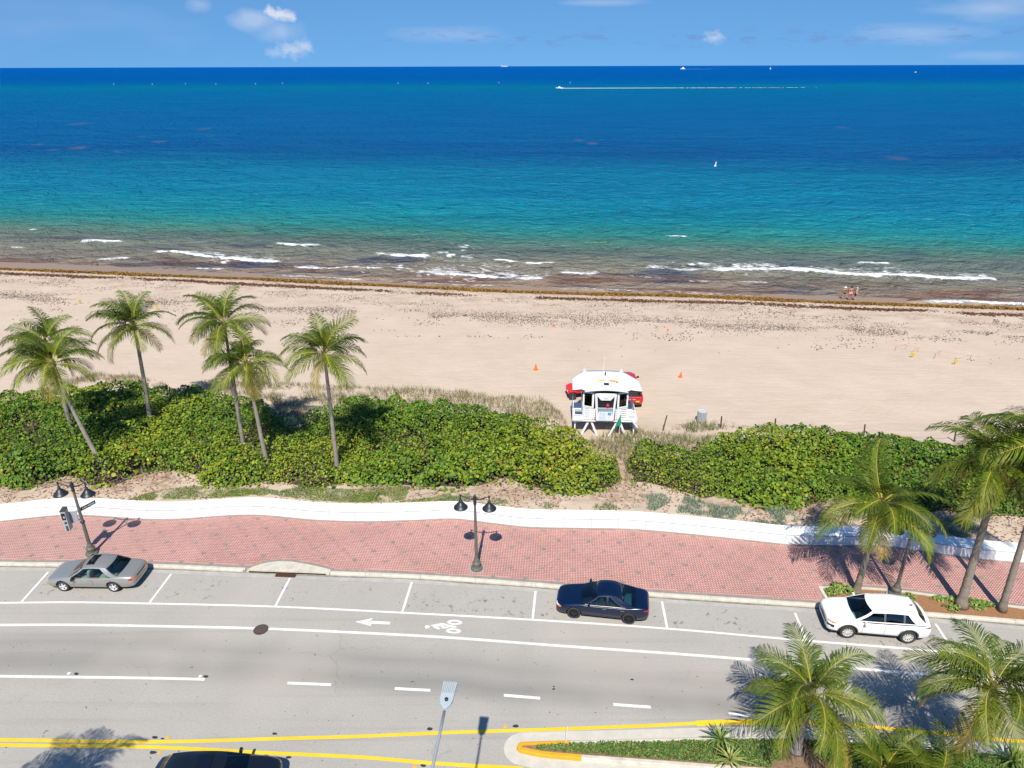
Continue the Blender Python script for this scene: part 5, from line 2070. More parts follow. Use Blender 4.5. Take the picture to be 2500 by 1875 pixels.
def car(name, label, loc, rz, spec, group=None, cat='car'):
    S = spec
    root = tag(empty(name, tuple(loc), rz), label, cat, group)
    st = S['st']
    # ---- lower body as a loft of cross-sections (x forward)
    V, F = [], []
    for x, zb, zs, zt_, w, tub in st:
        zmid = lerp(zb, zs, .52)
        wb = w * .93
        sec = [(0, zb), (wb * .8, zb), (wb, zb + .05), (w * .995, zmid), (w, lerp(zmid, zs, .6)), (w * .965, zs)]
        if tub:
            sec += [(w * .90, zs + .01), (w * .86, zt_), (w * .4, zt_), (0, zt_)]
        else:
            sec += [(w * .88, lerp(zs, zt_, .62)), (w * .70, lerp(zs, zt_, .88)), (w * .36, zt_ - .005), (0, zt_)]
        row = [(x, y, z) for y, z in sec] + [(x, -y, z) for y, z in reversed(sec[1:-1])]
        V.append(row)
    n = len(V[0])
    verts = [p for r_ in V for p in r_]
    for i in range(len(V) - 1):
        for k in range(n):
            k2 = (k + 1) % n
            F.append((i * n + k, i * n + k2, (i + 1) * n + k2, (i + 1) * n + k))
    F.append(tuple(range(n)))
    F.append(tuple(reversed(range((len(V) - 1) * n, len(V) * n))))
    b = MB().add(verts, F)
    me = b.mesh('body', [S['paint'], M_TRIMK, M_INT], smooth=True)
    body = link('body', me, root)
    m = body.modifiers.new('s', 'SUBSURF')
    m.levels = m.render_levels = 2
    cut = MB()
    ra = S['arch']
    for ax in S['axles']:
        for sd in (-1, 1):
            cut.lathe([(ra, 0), (ra, .5)], 28, c=(ax, sd * (S['W'] / 2 - S.get('archdepth', .27)), S['r'] + S.get('archz', .02)), R=Matrix.Rotation(math.radians(-90 * sd), 3, 'X'))
    co = link('cutter', cut.mesh('cutter', M_TRIMK), root)
    bo = body.modifiers.new('b', 'BOOLEAN')
    bo.operation = 'DIFFERENCE'
    bo.solver = 'EXACT'
    bo.object = co
    bpy.context.view_layer.update()
    dg = bpy.context.evaluated_depsgraph_get()
    nm = bpy.data.meshes.new_from_object(body.evaluated_get(dg))
    body.modifiers.clear()
    body.data = nm
    bpy.data.objects.remove(co)
    # colour the wells, the cabin tub and the sills
    tx = [s[0] for s in st if s[5]]
    for p in nm.polygons:
        c = p.center
        mi = 0
        for ax in S['axles']:
            dd = math.hypot(c.x - ax, c.z - S['r'] - S.get('archz', .02))
            if dd < ra + .004 and (abs(dd - ra) < .012 or abs(abs(c.y) - (S['W'] / 2 - S.get('archdepth', .27))) < .01):
                mi = 1
        if tx and min(tx) - .02 < c.x < max(tx) + .02 and abs(c.y) < S['W'] / 2 * .885 and c.z > .34 and (p.normal.z > .3 or abs(c.y) < S['W'] / 2 * .84) and c.z < S.get('tubz', 2.0):
            mi = 2
        if c.z < S.get('clad', .0):
            mi = 1
        p.material_index = mi
    bm = bmesh.new()
    bm.from_mesh(nm)
    bvh = BVHTree.FromBMesh(bm)
    bm.free()

    def hit(o, d):
        h = bvh.ray_cast(Vector(o), Vector(d))
        return h[0] if h[0] is not None else None

    def side_patch(nme, pts, mats, sd, off=.004, nu=6, nv=3, parent=None):
        """quad patch given by 4 (x,z) corners, projected on the flank"""
        P = []
        for i in range(nu):
            row = []
            for j in range(nv):
                u, v = i / (nu - 1), j / (nv - 1)
                a = (lerp(pts[0][0], pts[1][0], u), lerp(pts[0][1], pts[1][1], u))
                c = (lerp(pts[3][0], pts[2][0], u), lerp(pts[3][1], pts[2][1], u))
                x, z = lerp(a[0], c[0], v), lerp(a[1], c[1], v)
                h = hit((x, sd * 2, z), (0, -sd, 0))
                if h is None or abs(h.y) < .25:
                    h = Vector((x, sd * S['W'] / 2 * .9, z))
                row.append((h.x, h.y + sd * off, h.z))
            P.append(row)
        return obj(nme, MB().grid(P), mats, parent or root)

    def end_patch(nme, pts, mats, fwd, off=.005, nu=8, nv=3, parent=None):
        """quad patch given by 4 (y,z) corners, projected on the nose (fwd=1) or tail (fwd=-1)"""
        P = []
        for i in range(nu):
            row = []
            for j in range(nv):
                u, v = i / (nu - 1), j / (nv - 1)
                a = (lerp(pts[0][0], pts[1][0], u), lerp(pts[0][1], pts[1][1], u))
                c = (lerp(pts[3][0], pts[2][0], u), lerp(pts[3][1], pts[2][1], u))
                y, z = lerp(a[0], c[0], v), lerp(a[1], c[1], v)
                h = hit((fwd * 5, y, z), (-fwd, 0, 0))
                if h is None or abs(h.x) < .6:
                    h = Vector((fwd * S['L'] / 2 * .9, y, z))
                row.append((h.x + fwd * off, h.y, h.z))
            P.append(row)
        return obj(nme, MB().grid(P), mats, parent or root)

    # ---- greenhouse
    g = S['gh']
    if g:
        zb, zr = g['zb'], g['zr']
        wb, wr = g['wb'], g['wr']
        x0b, x0t, x1t, x1b = g['x']          # windscreen base, windscreen top, rear top, rear base
        bul = g.get('bulge', .05)
        bfront, brear = g.get('bf', .12), g.get('br', .10)

        def front(v):
            return lerp(x0b, x0t, v ** .94)

        def rear(v):
            return lerp(x1b, x1t, v ** g.get('rp', .9))

        def zz(v):
            return lerp(zb, zr, v)

        def yy(v):
            return lerp(wb, wr, v ** 1.25) + bul * math.sin(math.pi * v) * .5

        def SP(x, v, sd, off=0.0):
            # plan curvature: narrower towards the ends
            mid = (x0b + x1b) / 2
            hl = (x0b - x1b) / 2
            k = 1 - .045 * abs((x - mid) / hl) ** 3
            xm, hr = (x0t + x1t) / 2, (x0t - x1t) / 2
            arch = g.get('arch', .03) * v * max(1 - ((x - xm) / hr) ** 2, -.6)
            return (x, sd * (yy(v) * k + off), zz(v) + arch + g.get('beltrise', 0) * (1 - v) * (mid - x) / hl)

        def patch(xl, xr, v0, v1, sd, off, nu=8, nv=6):
            P = []
            for i in range(nu):
                u = i / (nu - 1)
                P.append([SP(lerp(xl(v), xr(v), u), v, sd, off) for v in [lerp(v0, v1, j / (nv - 1)) for j in range(nv)]])
            return P
        frame = MB()
        A, Cp = g['ap'], g['cp']             # pillar widths
        B = g['b']                           # list of pillar positions
        V0, V1 = g.get('v0', .06), g.get('v1', .90)
        for sd in (-1, 1):
            fx, rx = (lambda v: front(v)), (lambda v: rear(v))
            frame.grid(patch(fx, rx, 0, V0, sd, 0, 10, 2))
            frame.grid(patch(fx, rx, V1, 1, sd, 0, 10, 3))
            frame.grid(patch(fx, lambda v: front(v) - A, V0, V1, sd, 0, 2, 6))
            frame.grid(patch(lambda v: rear(v) + Cp, rx, V0, V1, sd, 0, 3, 6))
            edges = [lambda v: front(v) - A] + [None] * 0
            cuts = [(lambda v: front(v) - A, None)]
            xs_ = [lambda v: front(v) - A]
            for bx in B:
                xs_.append(lambda v, bx=bx: bx + .045)
                xs_.append(lambda v, bx=bx: bx - .045)
                obj('pillar', MB().grid(patch(lambda v, bx=bx: bx + .045, lambda v, bx=bx: bx - .045, V0, V1, sd, .001, 2, 6)), S.get('pilmat', M_TRIMK), root)
            xs_.append(lambda v: rear(v) + Cp)
            for q in range(0, len(xs_), 2):
                w_ = obj('side_window', MB().grid(patch(xs_[q], xs_[q + 1], V0, V1, sd, -.006, 8, 6)), S['glass_side'], root, smooth=True)
            if S.get('winrim'):
                b2 = MB()
                pts = [SP(lerp(xs_[0](V0), xs_[-1](V0), u / 8), V0, sd, .004) for u in range(9)] + [SP(xs_[-1](lerp(V0, V1, u / 5)), lerp(V0, V1, u / 5), sd, .004) for u in range(1, 6)] + \
                      [SP(lerp(xs_[-1](V1), xs_[0](V1), u / 8), V1, sd, .004) for u in range(1, 9)] + [SP(xs_[0](lerp(V1, V0, u / 5)), lerp(V1, V0, u / 5), sd, .004) for u in range(1, 6)]
                b2.tube(pts, .008, 4)
                obj('window_trim', b2, S['winrim'], root)

        def FP(t, v, end, off=0.0):
            """windscreen (end=1) or rear screen (end=-1); t across -1..1"""
            x = front(v) if end > 0 else rear(v)
            bb = bfront if end > 0 else brear
            x = x + end * (bb * (1 - t * t) * (1 - .35 * v) + off)
            p = SP(front(v) if end > 0 else rear(v), v, 1)
            return (x, p[1] * t, p[2] + .0 + off * .4 + (.012 * (1 - t * t) if v > .95 else 0))
        for end, nme, gm in ((1, 'windscreen', S['glass_front']), (-1, 'rear_window', S['glass_rear'])):
            va, vb = (.05, .96) if end > 0 else g.get('rv', (.10, .95))
            tt = [lerp(-.93, .93, i / 10) for i in range(11)]
            if end < 0 and not S.get('rearglass', True):
                frame.grid([[FP(t, v, end) for v in (0, .3, .6, 1)] for t in [lerp(-1, 1, i / 10) for i in range(11)]])
                continue
            obj(nme, MB().grid([[FP(t, v, end, .002) for v in [lerp(va, vb, j / 6) for j in range(7)]] for t in tt]), gm, root, smooth=True)
            for sgn in (-1, 1):
                frame.grid([[FP(t, v, end) for v in [j / 6 for j in range(7)]] for t in (sgn * .93, sgn)])
            frame.grid([[FP(t, v, end) for v in (0, va)] for t in tt], mi=1 if end > 0 else 0)
            frame.grid([[FP(t, v, end) for v in (vb, 1)] for t in tt])
        # roof
        P = []
        nx_, ny_ = 14, 11
        for i in range(nx_):
            u = i / (nx_ - 1)
            row = []
            for j in range(ny_):
                t = lerp(-1, 1, j / (ny_ - 1))
                xf, xr_ = FP(t, 1, 1)[0], FP(t, 1, -1)[0]
                x = lerp(xf, xr_, u)
                yw = SP(lerp(x0t, x1t, u), 1, 1)[1]
                crown = g.get('crown', .055)
                row.append((x, yw * t, SP(lerp(x0t, x1t, u), 1, 1)[2] + crown * (1 - t ** 4) * (1 - (2 * u - 1) ** 4) ** .8 + .012 * (1 - t * t)))
            P.append(row)
        rf = obj('roof', MB().grid(P), S.get('roofmat', S['paint']), root, smooth=True)
        obj('window_frame', frame, [S['paint'], M_TRIMK], root, smooth=True)
        if S.get('sunroof'):
            xa, xb, ya = S['sunroof']
            obj('sunroof', MB().grid([[(lerp(xa, xb, i / 4) - .03 * abs(t), ya * t, zr + g.get('arch', .03) + crown * (1 - (ya * t / wr) ** 4) * (1 - (2 * (x0t - lerp(xa, xb, i / 4)) / (x0t - x1t) - 1) ** 4) ** .8 + .018) for t in [lerp(-1, 1, j / 6) for j in range(7)]] for i in range(5)]),
                mat('sunroof_glass', (.004, .006, .012), .06, spec=.8), root, smooth=True)
        if S.get('rails'):
            for sd in (-1, 1):
                pts = []
                for u in range(9):
                    x = lerp(x0t - .15, x1t + .1, u / 8)
                    pts.append((x, sd * (SP(x, 1, 1)[1] - .07), zr + .05 + (.03 if 0 < u < 8 else 0)))
                obj('roof_rail', MB().tube(pts, .016, 6), S['rails'], root)
        # dashboard, seats
        obj('dashboard', MB().box(((x0b - .28), 0, zb - .06), (.5, wb * 1.7, .16)), M_INT, root, bevel=.03)
        if g.get('shelf', True):
            obj('parcel_shelf', MB().box((x1b + .42, 0, zb - .03), (.62, wb * 1.6, .03)), S.get('shelfmat', M_SEATB), root)
        for sx in S['seats']:
            for sy in ((-.38, .38) if sx == S['seats'][0] else (-.42, .42)):
                sb = MB().box((sx, sy, zb - .30), (.50, .50, .20)).box((sx - .26, sy, zb - .02), (.16, .48, .56), R=Matrix.Rotation(-.2, 3, 'Y'))
                s_ = obj('seat', sb, S['seatmat'], root, bevel=.05)
                obj('headrest', MB().box((sx - .35, sy, zb + .31), (.10, .25, .17)), S['seatmat'], s_, bevel=.05)
        if S.get('steer', True):
            R = Matrix.Rotation(math.radians(68), 3, 'Y')
            ringp = [Vector((x0b - .62, .38, zb - .02)) + R @ Vector((.18 * math.cos(t * .524), .18 * math.sin(t * .524), 0)) for t in range(13)]
            obj('steering_wheel', MB().tube(ringp, .014, 5), M_TRIMK, root)
    # ---- wheels
    for ax in S['axles']:
        for sd in (-1, 1):
            wheel(root, ax, sd * (S['W'] / 2 - S['tw'] / 2 - .012), S['r'], S['tw'], S['rimmat'], S['spokes'], sd, S['rimr'])
    # ---- flanks: doors, handles, sills
    for sd in (-1, 1):
        for x in S['doors']:
            z1, z0 = S['doorz']
            side_patch('door_gap', [(x - .006, z0), (x + .006, z0), (x + .006, z1), (x - .006, z1)], M_TRIMK, sd, .003, 2, 8)
        for x in S['handles']:
            z = S['hz']
            h = hit((x, sd * 2, z), (0, -sd, 0))
            if h:
                obj('door_handle', MB().box((x, h.y + sd * .015, z), (.19, .03, .03)), S.get('handlemat', S['paint']), root, bevel=.008)
        if S.get('sill'):
            z0, z1 = S['sill']
            side_patch('sill_trim', [(S['axles'][0] - ra - .02, z0), (S['axles'][1] + ra + .02, z0), (S['axles'][1] + ra + .02, z1), (S['axles'][0] - ra - .02, z1)], S.get('sillmat', M_TRIMK), sd, .006, 14, 3)
        if S.get('archtrim'):
            for ax in S['axles']:
                P = []
                for k in range(15):
                    t = math.radians(-8 + 196 * k / 14)
                    row = []
                    for rr in (ra - .005, ra + .055):
                        x, z = ax + rr * math.cos(t), S['r'] + .02 + rr * math.sin(t)
                        h = hit((ax + (ra + .06) * math.cos(t), sd * 2, max(S['r'] + .02 + (ra + .06) * math.sin(t), .2)), (0, -sd, 0))
                        yv = h.y if h and abs(h.y) > .5 else sd * S['W'] / 2 * .96
                        row.append((x, yv + sd * .012, z))
                    P.append(row)
                obj('arch_trim', MB().grid(P), S['archtrim'], root)
        mx, mz = S['mirror']
        mb_ = MB().box((mx, sd * (S['W'] / 2 + .09), mz), (.13, .21, .15), taper=.8).box((mx + .02, sd * (S['W'] / 2 - .03), mz - .05), (.07, .12, .04))
        obj('mirror', mb_, S['mirrormat'], root, bevel=.03)
    # ---- lamps and trim
    for fwd, kind, pts, m_ in S['ends']:
        for sd in ((-1, 1) if kind.startswith('2') else (1,)):
            P4 = [(y * sd, z) for y, z in pts]
            end_patch(kind.lstrip('2'), P4, m_, fwd)
    for kind, pts, m_ in S['sides']:
        for sd in (-1, 1):
            side_patch(kind, pts, m_, sd, .006)
    obj('underbody', MB().box((0, 0, .24), (S['L'] * .86, S['W'] * .78, .10)), M_TRIMK, root)
    return root, hit


def place(pf, pr, half):
    """front and rear contact points of the near-side tyres -> middle of the car on the ground and heading"""
    A, B = G(*pf), G(*pr)
    d = A - B
    rz = math.atan2(d[1], d[0])
    left = np.array((-math.sin(rz), math.cos(rz), 0))     # the near side is the car's left side
    mid = (A + B) / 2 - left * half
    return mid, rz


# silver saloon
P_SILV = paint('silver_paint', (.40, .39, .355), .55, .34, .6)
sedan = dict(L=4.83, W=1.79, r=.315, tw=.205, rimr=.215, arch=.365, axles=(1.42, -1.27), paint=P_SILV, rimmat=mat('alloy_silver', (.68, .68, .67), .35, metal=.15), spokes=5,
             st=[(2.42, .36, .50, .55, .58, 0), (2.36, .22, .55, .63, .74, 0), (2.15, .18, .63, .72, .84, 0), (1.75, .18, .70, .80, .885, 0), (1.30, .18, .76, .87, .895, 0), (.98, .18, .80, .93, .895, 0), (.86, .18, .82, .60, .895, 1),
                 (.3, .18, .84, .55, .897, 1), (-.6, .18, .86, .55, .897, 1), (-1.25, .18, .885, .60, .893, 1), (-1.42, .18, .89, .96, .89, 0), (-1.75, .19, .885, .965, .88, 0), (-2.1, .21, .87, .955, .855, 0), (-2.32, .26, .83, .93, .80, 0), (-2.42, .36, .70, .80, .70, 0)],
             gh=dict(zb=.86, zr=1.33, wb=.83, wr=.60, x=(1.06, .28, -.92, -1.62), ap=.09, cp=.34, b=[-.22], beltrise=.03, crown=.05, arch=.05, bf=.16, br=.14),
             glass_front=G_TEAL, glass_side=G_TEAL, glass_rear=G_TEAL, seats=(.35, -.62), seatmat=M_SEATB, doors=(.80, -.24, -1.18), doorz=(.80, .26), handles=(-.08, -1.02), hz=.735, sill=(.27, .45), sillmat=mat('beige_cladding', (.34, .31, .26), .5),
             mirror=(.72, .90), mirrormat=M_TRIMK, winrim=None, pilmat=M_TRIMK, sunroof=(.20, -.22, .42),
             ends=[(1, '2headlamp', [(.40, .52), (.78, .54), (.78, .64), (.40, .62)], M_CLRL), (1, 'grille', [(-.34, .50), (.34, .50), (.34, .60), (-.34, .60)], M_TRIMK), (1, 'bumper_slot', [(-.5, .28), (.5, .28), (.5, .36), (-.5, .36)], M_TRIMK),
                   (-1, '2tail_lamp', [(.42, .70), (.80, .70), (.80, .82), (.42, .82)], M_ORL), (-1, 'tail_panel', [(-.42, .70), (.42, .70), (.42, .80), (-.42, .80)], mat('tail_panel_dark', (.07, .06, .06), .3)),
                   (-1, 'bumper_line', [(-.8, .55), (.8, .55), (.8, .57), (-.8, .57)], M_TRIMK)],
             sides=[('indicator', [(2.12, .53), (2.26, .53), (2.26, .60), (2.12, .60)], M_ORL), ('tail_lamp', [(-2.36, .70), (-2.16, .72), (-2.14, .80), (-2.34, .81)], M_REDL)])
loc, rz = place((160.6, 1444), (283.4, 1445.5), 1.79 / 2 - .02)
car('parked_car', 'silver saloon car with dark sunroof parked at the left kerb', loc, rz, sedan)

# dark blue saloon
P_BLUE = paint('dark_blue_paint', (.0015, .008, .032), .0, .25, .35)
blue = dict(sedan)
blue.update(L=4.66, W=1.80, r=.33, rimr=.245, arch=.375, axles=(1.39, -1.335), paint=P_BLUE, rimmat=mat('alloy_black', (.03, .03, .033), .25, metal=.5), spokes=10,
            st=[(2.33, .34, .55, .60, .58, 0), (2.27, .20, .60, .68, .74, 0), (2.05, .17, .67, .77, .85, 0), (1.65, .17, .74, .85, .89, 0), (1.20, .17, .80, .92, .90, 0), (.92, .17, .84, .97, .90, 0), (.80, .17, .86, .62, .90, 1),
                (.3, .17, .87, .57, .90, 1), (-.6, .17, .89, .57, .90, 1), (-1.25, .17, .91, .62, .898, 1), (-1.48, .17, .92, 1.01, .895, 0), (-1.8, .18, .92, 1.03, .88, 0), (-2.08, .22, .90, 1.02, .84, 0), (-2.24, .28, .84, .96, .78, 0), (-2.33, .38, .70, .82, .68, 0)],
            gh=dict(zb=.90, zr=1.355, wb=.83, wr=.585, x=(1.02, .22, -.80, -1.80), ap=.09, cp=.52, b=[-.24], beltrise=.03, crown=.06, arch=.09, bf=.17, br=.16, rp=.82),
            glass_front=G_BLUE, glass_side=G_BLUE, glass_rear=G_BLUE, seatmat=M_SEATD, shelfmat=mat('teal_shelf', (.09, .13, .14), .8), doors=(.74, -.26, -1.16), doorz=(.84, .26), handles=(-.10, -1.0), hz=.80, handlemat=M_CHROME, sill=(.20, .33), sillmat=mat('blue_sill', (.02, .03, .05), .3),
            mirror=(.66, .95), mirrormat=P_BLUE, winrim=M_CHROME, sunroof=None,
            ends=[(1, '2headlamp', [(.42, .60), (.80, .62), (.80, .68), (.42, .66)], M_CLRL), (1, 'grille', [(-.42, .34), (.42, .34), (.5, .62), (-.5, .62)], M_TRIMK),
                  (-1, '2tail_lamp', [(.40, .80), (.80, .80), (.80, .88), (.40, .88)], M_REDL), (-1, 'bumper_insert', [(-.6, .32), (.6, .32), (.6, .48), (-.6, .48)], M_TRIMK)],
            sides=[('headlamp', [(2.05, .60), (2.20, .58), (2.20, .65), (2.05, .66)], M_ORL), ('tail_lamp', [(-2.24, .80), (-2.05, .84), (-2.04, .89), (-2.22, .88)], M_REDL)])
loc, rz = place((1401.6, 1510), (1535.3, 1524.5), 1.80 / 2 - .02)
car('parked_car', 'dark blue saloon car parked at the kerb in the middle', loc, rz, blue)

# white sport utility car
P_WHT = paint('white_paint', (.82, .82, .81), 0, .3, .8)
M_CLAD = mat('grey_cladding', (.055, .058, .062), .6)
suv = dict(sedan)
suv.update(L=4.78, W=1.89, r=.365, tw=.235, rimr=.245, arch=.425, axles=(1.43, -1.335), paint=P_WHT, rimmat=mat('alloy_bright', (.62, .60, .56), .35, metal=.15), spokes=10,
           st=[(2.40, .42, .72, .80, .62, 0), (2.34, .27, .80, .90, .80, 0), (2.12, .23, .88, 1.02, .90, 0), (1.72, .22, .94, 1.09, .94, 0), (1.30, .22, .98, 1.13, .945, 0), (1.06, .22, .99, 1.14, .945, 0), (.88, .22, .99, .75, .945, 1),
               (.3, .22, 1.0, .70, .947, 1), (-.6, .22, 1.02, .70, .947, 1), (-1.6, .22, 1.05, .70, .94, 1), (-2.02, .24, 1.06, .75, .92, 1), (-2.14, .26, 1.06, 1.12, .91, 0), (-2.28, .34, 1.02, 1.09, .86, 0), (-2.37, .46, .85, .95, .76, 0)],
           gh=dict(zb=1.06, zr=1.555, wb=.875, wr=.63, x=(1.24, .36, -1.62, -2.20), ap=.12, cp=.50, b=[-.14, -1.02], beltrise=.035, crown=.075, arch=.07, bf=.20, br=.12, v0=.12, v1=.82, rv=(.22, .88), rp=.7),
           glass_front=G_BLUE, glass_side=G_DARK, glass_rear=G_DARK, seats=(.38, -.62), seatmat=M_SEATD, doors=(.80, -.20, -1.16), doorz=(1.0, .36), handles=(-.04, -.98), hz=.90, sill=(.26, .40), sillmat=M_CLAD, archtrim=M_CLAD, clad=.36,
           mirror=(.74, 1.10), mirrormat=P_WHT, winrim=None, pilmat=mat('pillar_grey', (.10, .105, .115), .4), sunroof=None, rails=mat('rail_grey', (.30, .31, .33), .35, metal=.5),
           ends=[(1, 'grille', [(-.55, .56), (.55, .56), (.62, .82), (-.62, .82)], M_TRIMK), (1, '2headlamp', [(.64, .60), (.84, .62), (.84, .72), (.64, .72)], M_TRIMK), (1, '2driving_lamp', [(.62, .82), (.86, .83), (.86, .875), (.62, .87)], M_ORL),
                 (1, 'bumper', [(-.85, .29), (.85, .29), (.85, .46), (-.85, .46)], M_CLAD), (1, 'grille_bar', [(-.5, .665), (.5, .665), (.5, .685), (-.5, .685)], M_CHROME),
                 (-1, '2tail_lamp', [(.50, .94), (.86, .94), (.86, 1.04), (.50, 1.02)], M_REDL), (-1, 'bumper', [(-.85, .34), (.85, .34), (.85, .56), (-.85, .56)], M_CLAD)],
           sides=[('indicator', [(2.02, .83), (2.22, .80), (2.22, .86), (2.02, .88)], M_ORL), ('fog_lamp', [(2.08, .56), (2.24, .58), (2.24, .72), (2.10, .72)], M_TRIMK), ('tail_lamp', [(-2.26, .95), (-1.98, 1.0), (-1.98, 1.03), (-2.25, 1.05)], M_REDL)])
loc, rz = place((2068.5, 1558.5), (2216, 1571.5), 1.89 / 2 - .02)
WCAR, _ = car('parked_car', 'white sport utility car parked beside the mulch bed at the right', loc, rz, suv)
obj('aerial', MB().box((-1.45, .12, 1.675), (.16, .05, .04), taper=.4).tube([(-1.47, .12, 1.69), (-1.68, .12, 1.86)], [.008, .005], 5), M_TRIMK, WCAR)

# dark car driving along the bottom edge, heading right
P_BLK = paint('black_paint', (.008, .009, .012), .2, .2, 1.0)
blk = dict(suv)
blk.update(paint=P_BLK, mirrormat=P_BLK, rimmat=mat('alloy_grey', (.2, .2, .21), .3, metal=.6), rails=None, archtrim=None, clad=0, glass_front=G_BLUE, glass_side=G_BLUE, glass_rear=G_BLUE, winrim=M_CHROME, sunroof=(.05, -.5, .42))
car('moving_car', 'black car at the bottom edge left of centre, only its roof side in view', (-11.3, 18.42, 0), math.radians(2), blk)

# ------------------------------------------------------------------ seaweed wrack on the beach
M_WEED = mat('seaweed', (1, 1, 1), .8, attr='Col', spec=.25)


def wrack(label, n, offs, spread, size, pal, thr, seed, flat=.35, scl=6.0, xr=(-88, 88), lift=.05):
    x = rng.uniform(xr[0], xr[1], n)
    o = offs(x) + rng.normal(0, 1, n) * spread(x)
    y = SHORE(x) - o
    k = fnoise(x, y * 2.2, scl, 4, seed) + rng.normal(0, .10, n) > thr
    x, y = x[k], y[k]
    N = np.stack([rng.normal(0, flat, len(x)), rng.normal(-.2, flat, len(x)), np.ones(len(x))], -1)
    pal = np.array(pal)
    col = pal[rng.integers(0, len(pal), len(x))] * rng.uniform(.7, 1.25, (len(x), 1))
    me = leaf_mesh('seaweed_wrack', np.stack([x, y, zt(x, y) + rng.uniform(.01, lift, len(x))], -1), N, rng.uniform(*size, len(x)), col, M_WEED, aspect=.55, fold=.3)
    tag(link('seaweed_wrack', me), label, 'seaweed', kind='stuff')


wrack('fresh golden brown seaweed line at the edge of the water', 30000, lambda x: .35 + .35 * fnoise(x, x * 0, 9, 3, 2), lambda x: .24 + .16 * fnoise(x, x * 0 + 3, 6, 2, 3), (.07, .17),
      [[.26, .135, .018], [.20, .10, .016], [.30, .17, .03], [.13, .065, .015]], -.38, 5, flat=.6, lift=.14)
wrack('dark red-brown seaweed line just above the golden one', 17000, lambda x: 2.6 + .7 * fnoise(x, x * 0 + 9, 14, 3, 6), lambda x: .28 + .2 * np.abs(fnoise(x, x * 0 + 1, 5, 2, 7)), (.06, .15),
      [[.11, .045, .022], [.15, .07, .035], [.07, .035, .02]], -.16, 8, scl=9)
wrack('scattered dry seaweed flecks between the weed lines', 12000, lambda x: 5.6 + 1.2 * fnoise(x, x * 0 + 4, 12, 3, 9), lambda x: 2.0, (.03, .10),
      [[.13, .08, .055], [.19, .125, .09], [.07, .05, .045]], .06, 11, scl=4)
wrack('upper band of old blackish seaweed flecks on the sand', 32000, lambda x: 11.6 - .018 * x + 1.3 * fnoise(x, x * 0 + 8, 18, 3, 12), lambda x: 1.35 + .5 * fnoise(x, x * 0, 9, 2, 13), (.025, .085),
      [[.14, .11, .09], [.20, .16, .13], [.08, .065, .06]], .0, 14, scl=5)
wrack('few stray seaweed flecks high on the beach', 5000, lambda x: 17 + 3 * fnoise(x, x * 0 + 2, 20, 3, 15), lambda x: 2.2, (.05, .12), [[.12, .09, .075], [.08, .06, .05]], .22, 16, scl=5)

# ------------------------------------------------------------------ lifeguard tower
M_TWH = mat('tower_white', (.80, .80, .79), .5)
M_TGR = mat('tower_grey', (.36, .42, .46), .5)
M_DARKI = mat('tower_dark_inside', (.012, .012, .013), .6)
M_SIGNB = mat('notice_board', (.66, .74, .80), .5)
tp = gt(1462, 1052)
T_Y = float(tp[1]) + .1
T_X = float(G(1473, 1052, tp[2])[0])
TZ = float(zt(T_X, T_Y))
tower = tag(empty('lifeguard_tower', (T_X, T_Y, TZ), math.radians(-3)), 'white lifeguard tower on splayed legs at the edge of the beach', 'lifeguard tower')
DK = 1.25                       # deck height
tm = MB()
# splayed legs
for lx, ly in ((-1.05, -.5), (1.05, -.5), (-1.05, 1.7), (1.05, 1.7)):
    for s in (-.75, .62):
        obj('leg', MB().bar((lx, ly + .1, DK - .1), (lx + s, ly - .35, -.25), .11, .11), M_TWH, tower)
obj('leg', MB().bar((-2.15, -.35, DK), (-2.15, -.35, -.3), .09, .09), M_TWH, tower)
obj('leg', MB().bar((-2.15, 1.6, DK), (-2.15, 1.6, -.3), .09, .09), M_TWH, tower)
obj('leg', MB().bar((2.2, 1.6, DK), (2.2, 1.6, -.3), .09, .09), M_TWH, tower)
obj('leg', MB().bar((2.15, -.35, DK), (2.25, -.45, -.3), .12, .12), M_TWH, tower)
# deck boards
bmsh = MB().box((0, 0, 0), (4.75, .185, .05)).mesh('deck_board', M_TWH)
for k in range(14):
    link('deck_board', bmsh, tower, (.02, -.60 + k * .195, DK))
obj('deck_beam', MB().box((0, -.62, DK - .12), (4.7, .08, .20)), M_TWH, tower)
obj('deck_beam', MB().box((0, 2.0, DK - .12), (4.7, .08, .20)), M_TWH, tower)
# left landing with hatch and rails
obj('hatch', MB().box((-1.85, .35, DK + .045), (.62, .75, .03)), mat('blue_grey_mat', (.06, .075, .11), .7), tower)
obj('landing_fascia', MB().box((-1.98, -.67, DK + .05), (.78, .05, .36)), M_TWH, tower)
for k in range(5):
    y = -.62 + k * .5
    obj('rail_post', MB().bar((-2.33, y, DK), (-2.33, y, DK + 1.0), .035), M_TWH, tower)
obj('hand_rail', MB().bar((-2.33, -.64, DK + 1.02), (-2.33, 1.5, DK + 1.02), .05), M_TWH, tower)
obj('hand_rail', MB().bar((-2.33, -.64, DK + .62), (-1.62, -.64, DK + .62), .04), M_TWH, tower)
obj('rail_post', MB().bar((-1.62, -.64, DK), (-1.62, -.64, DK + .64), .04), M_TWH, tower)
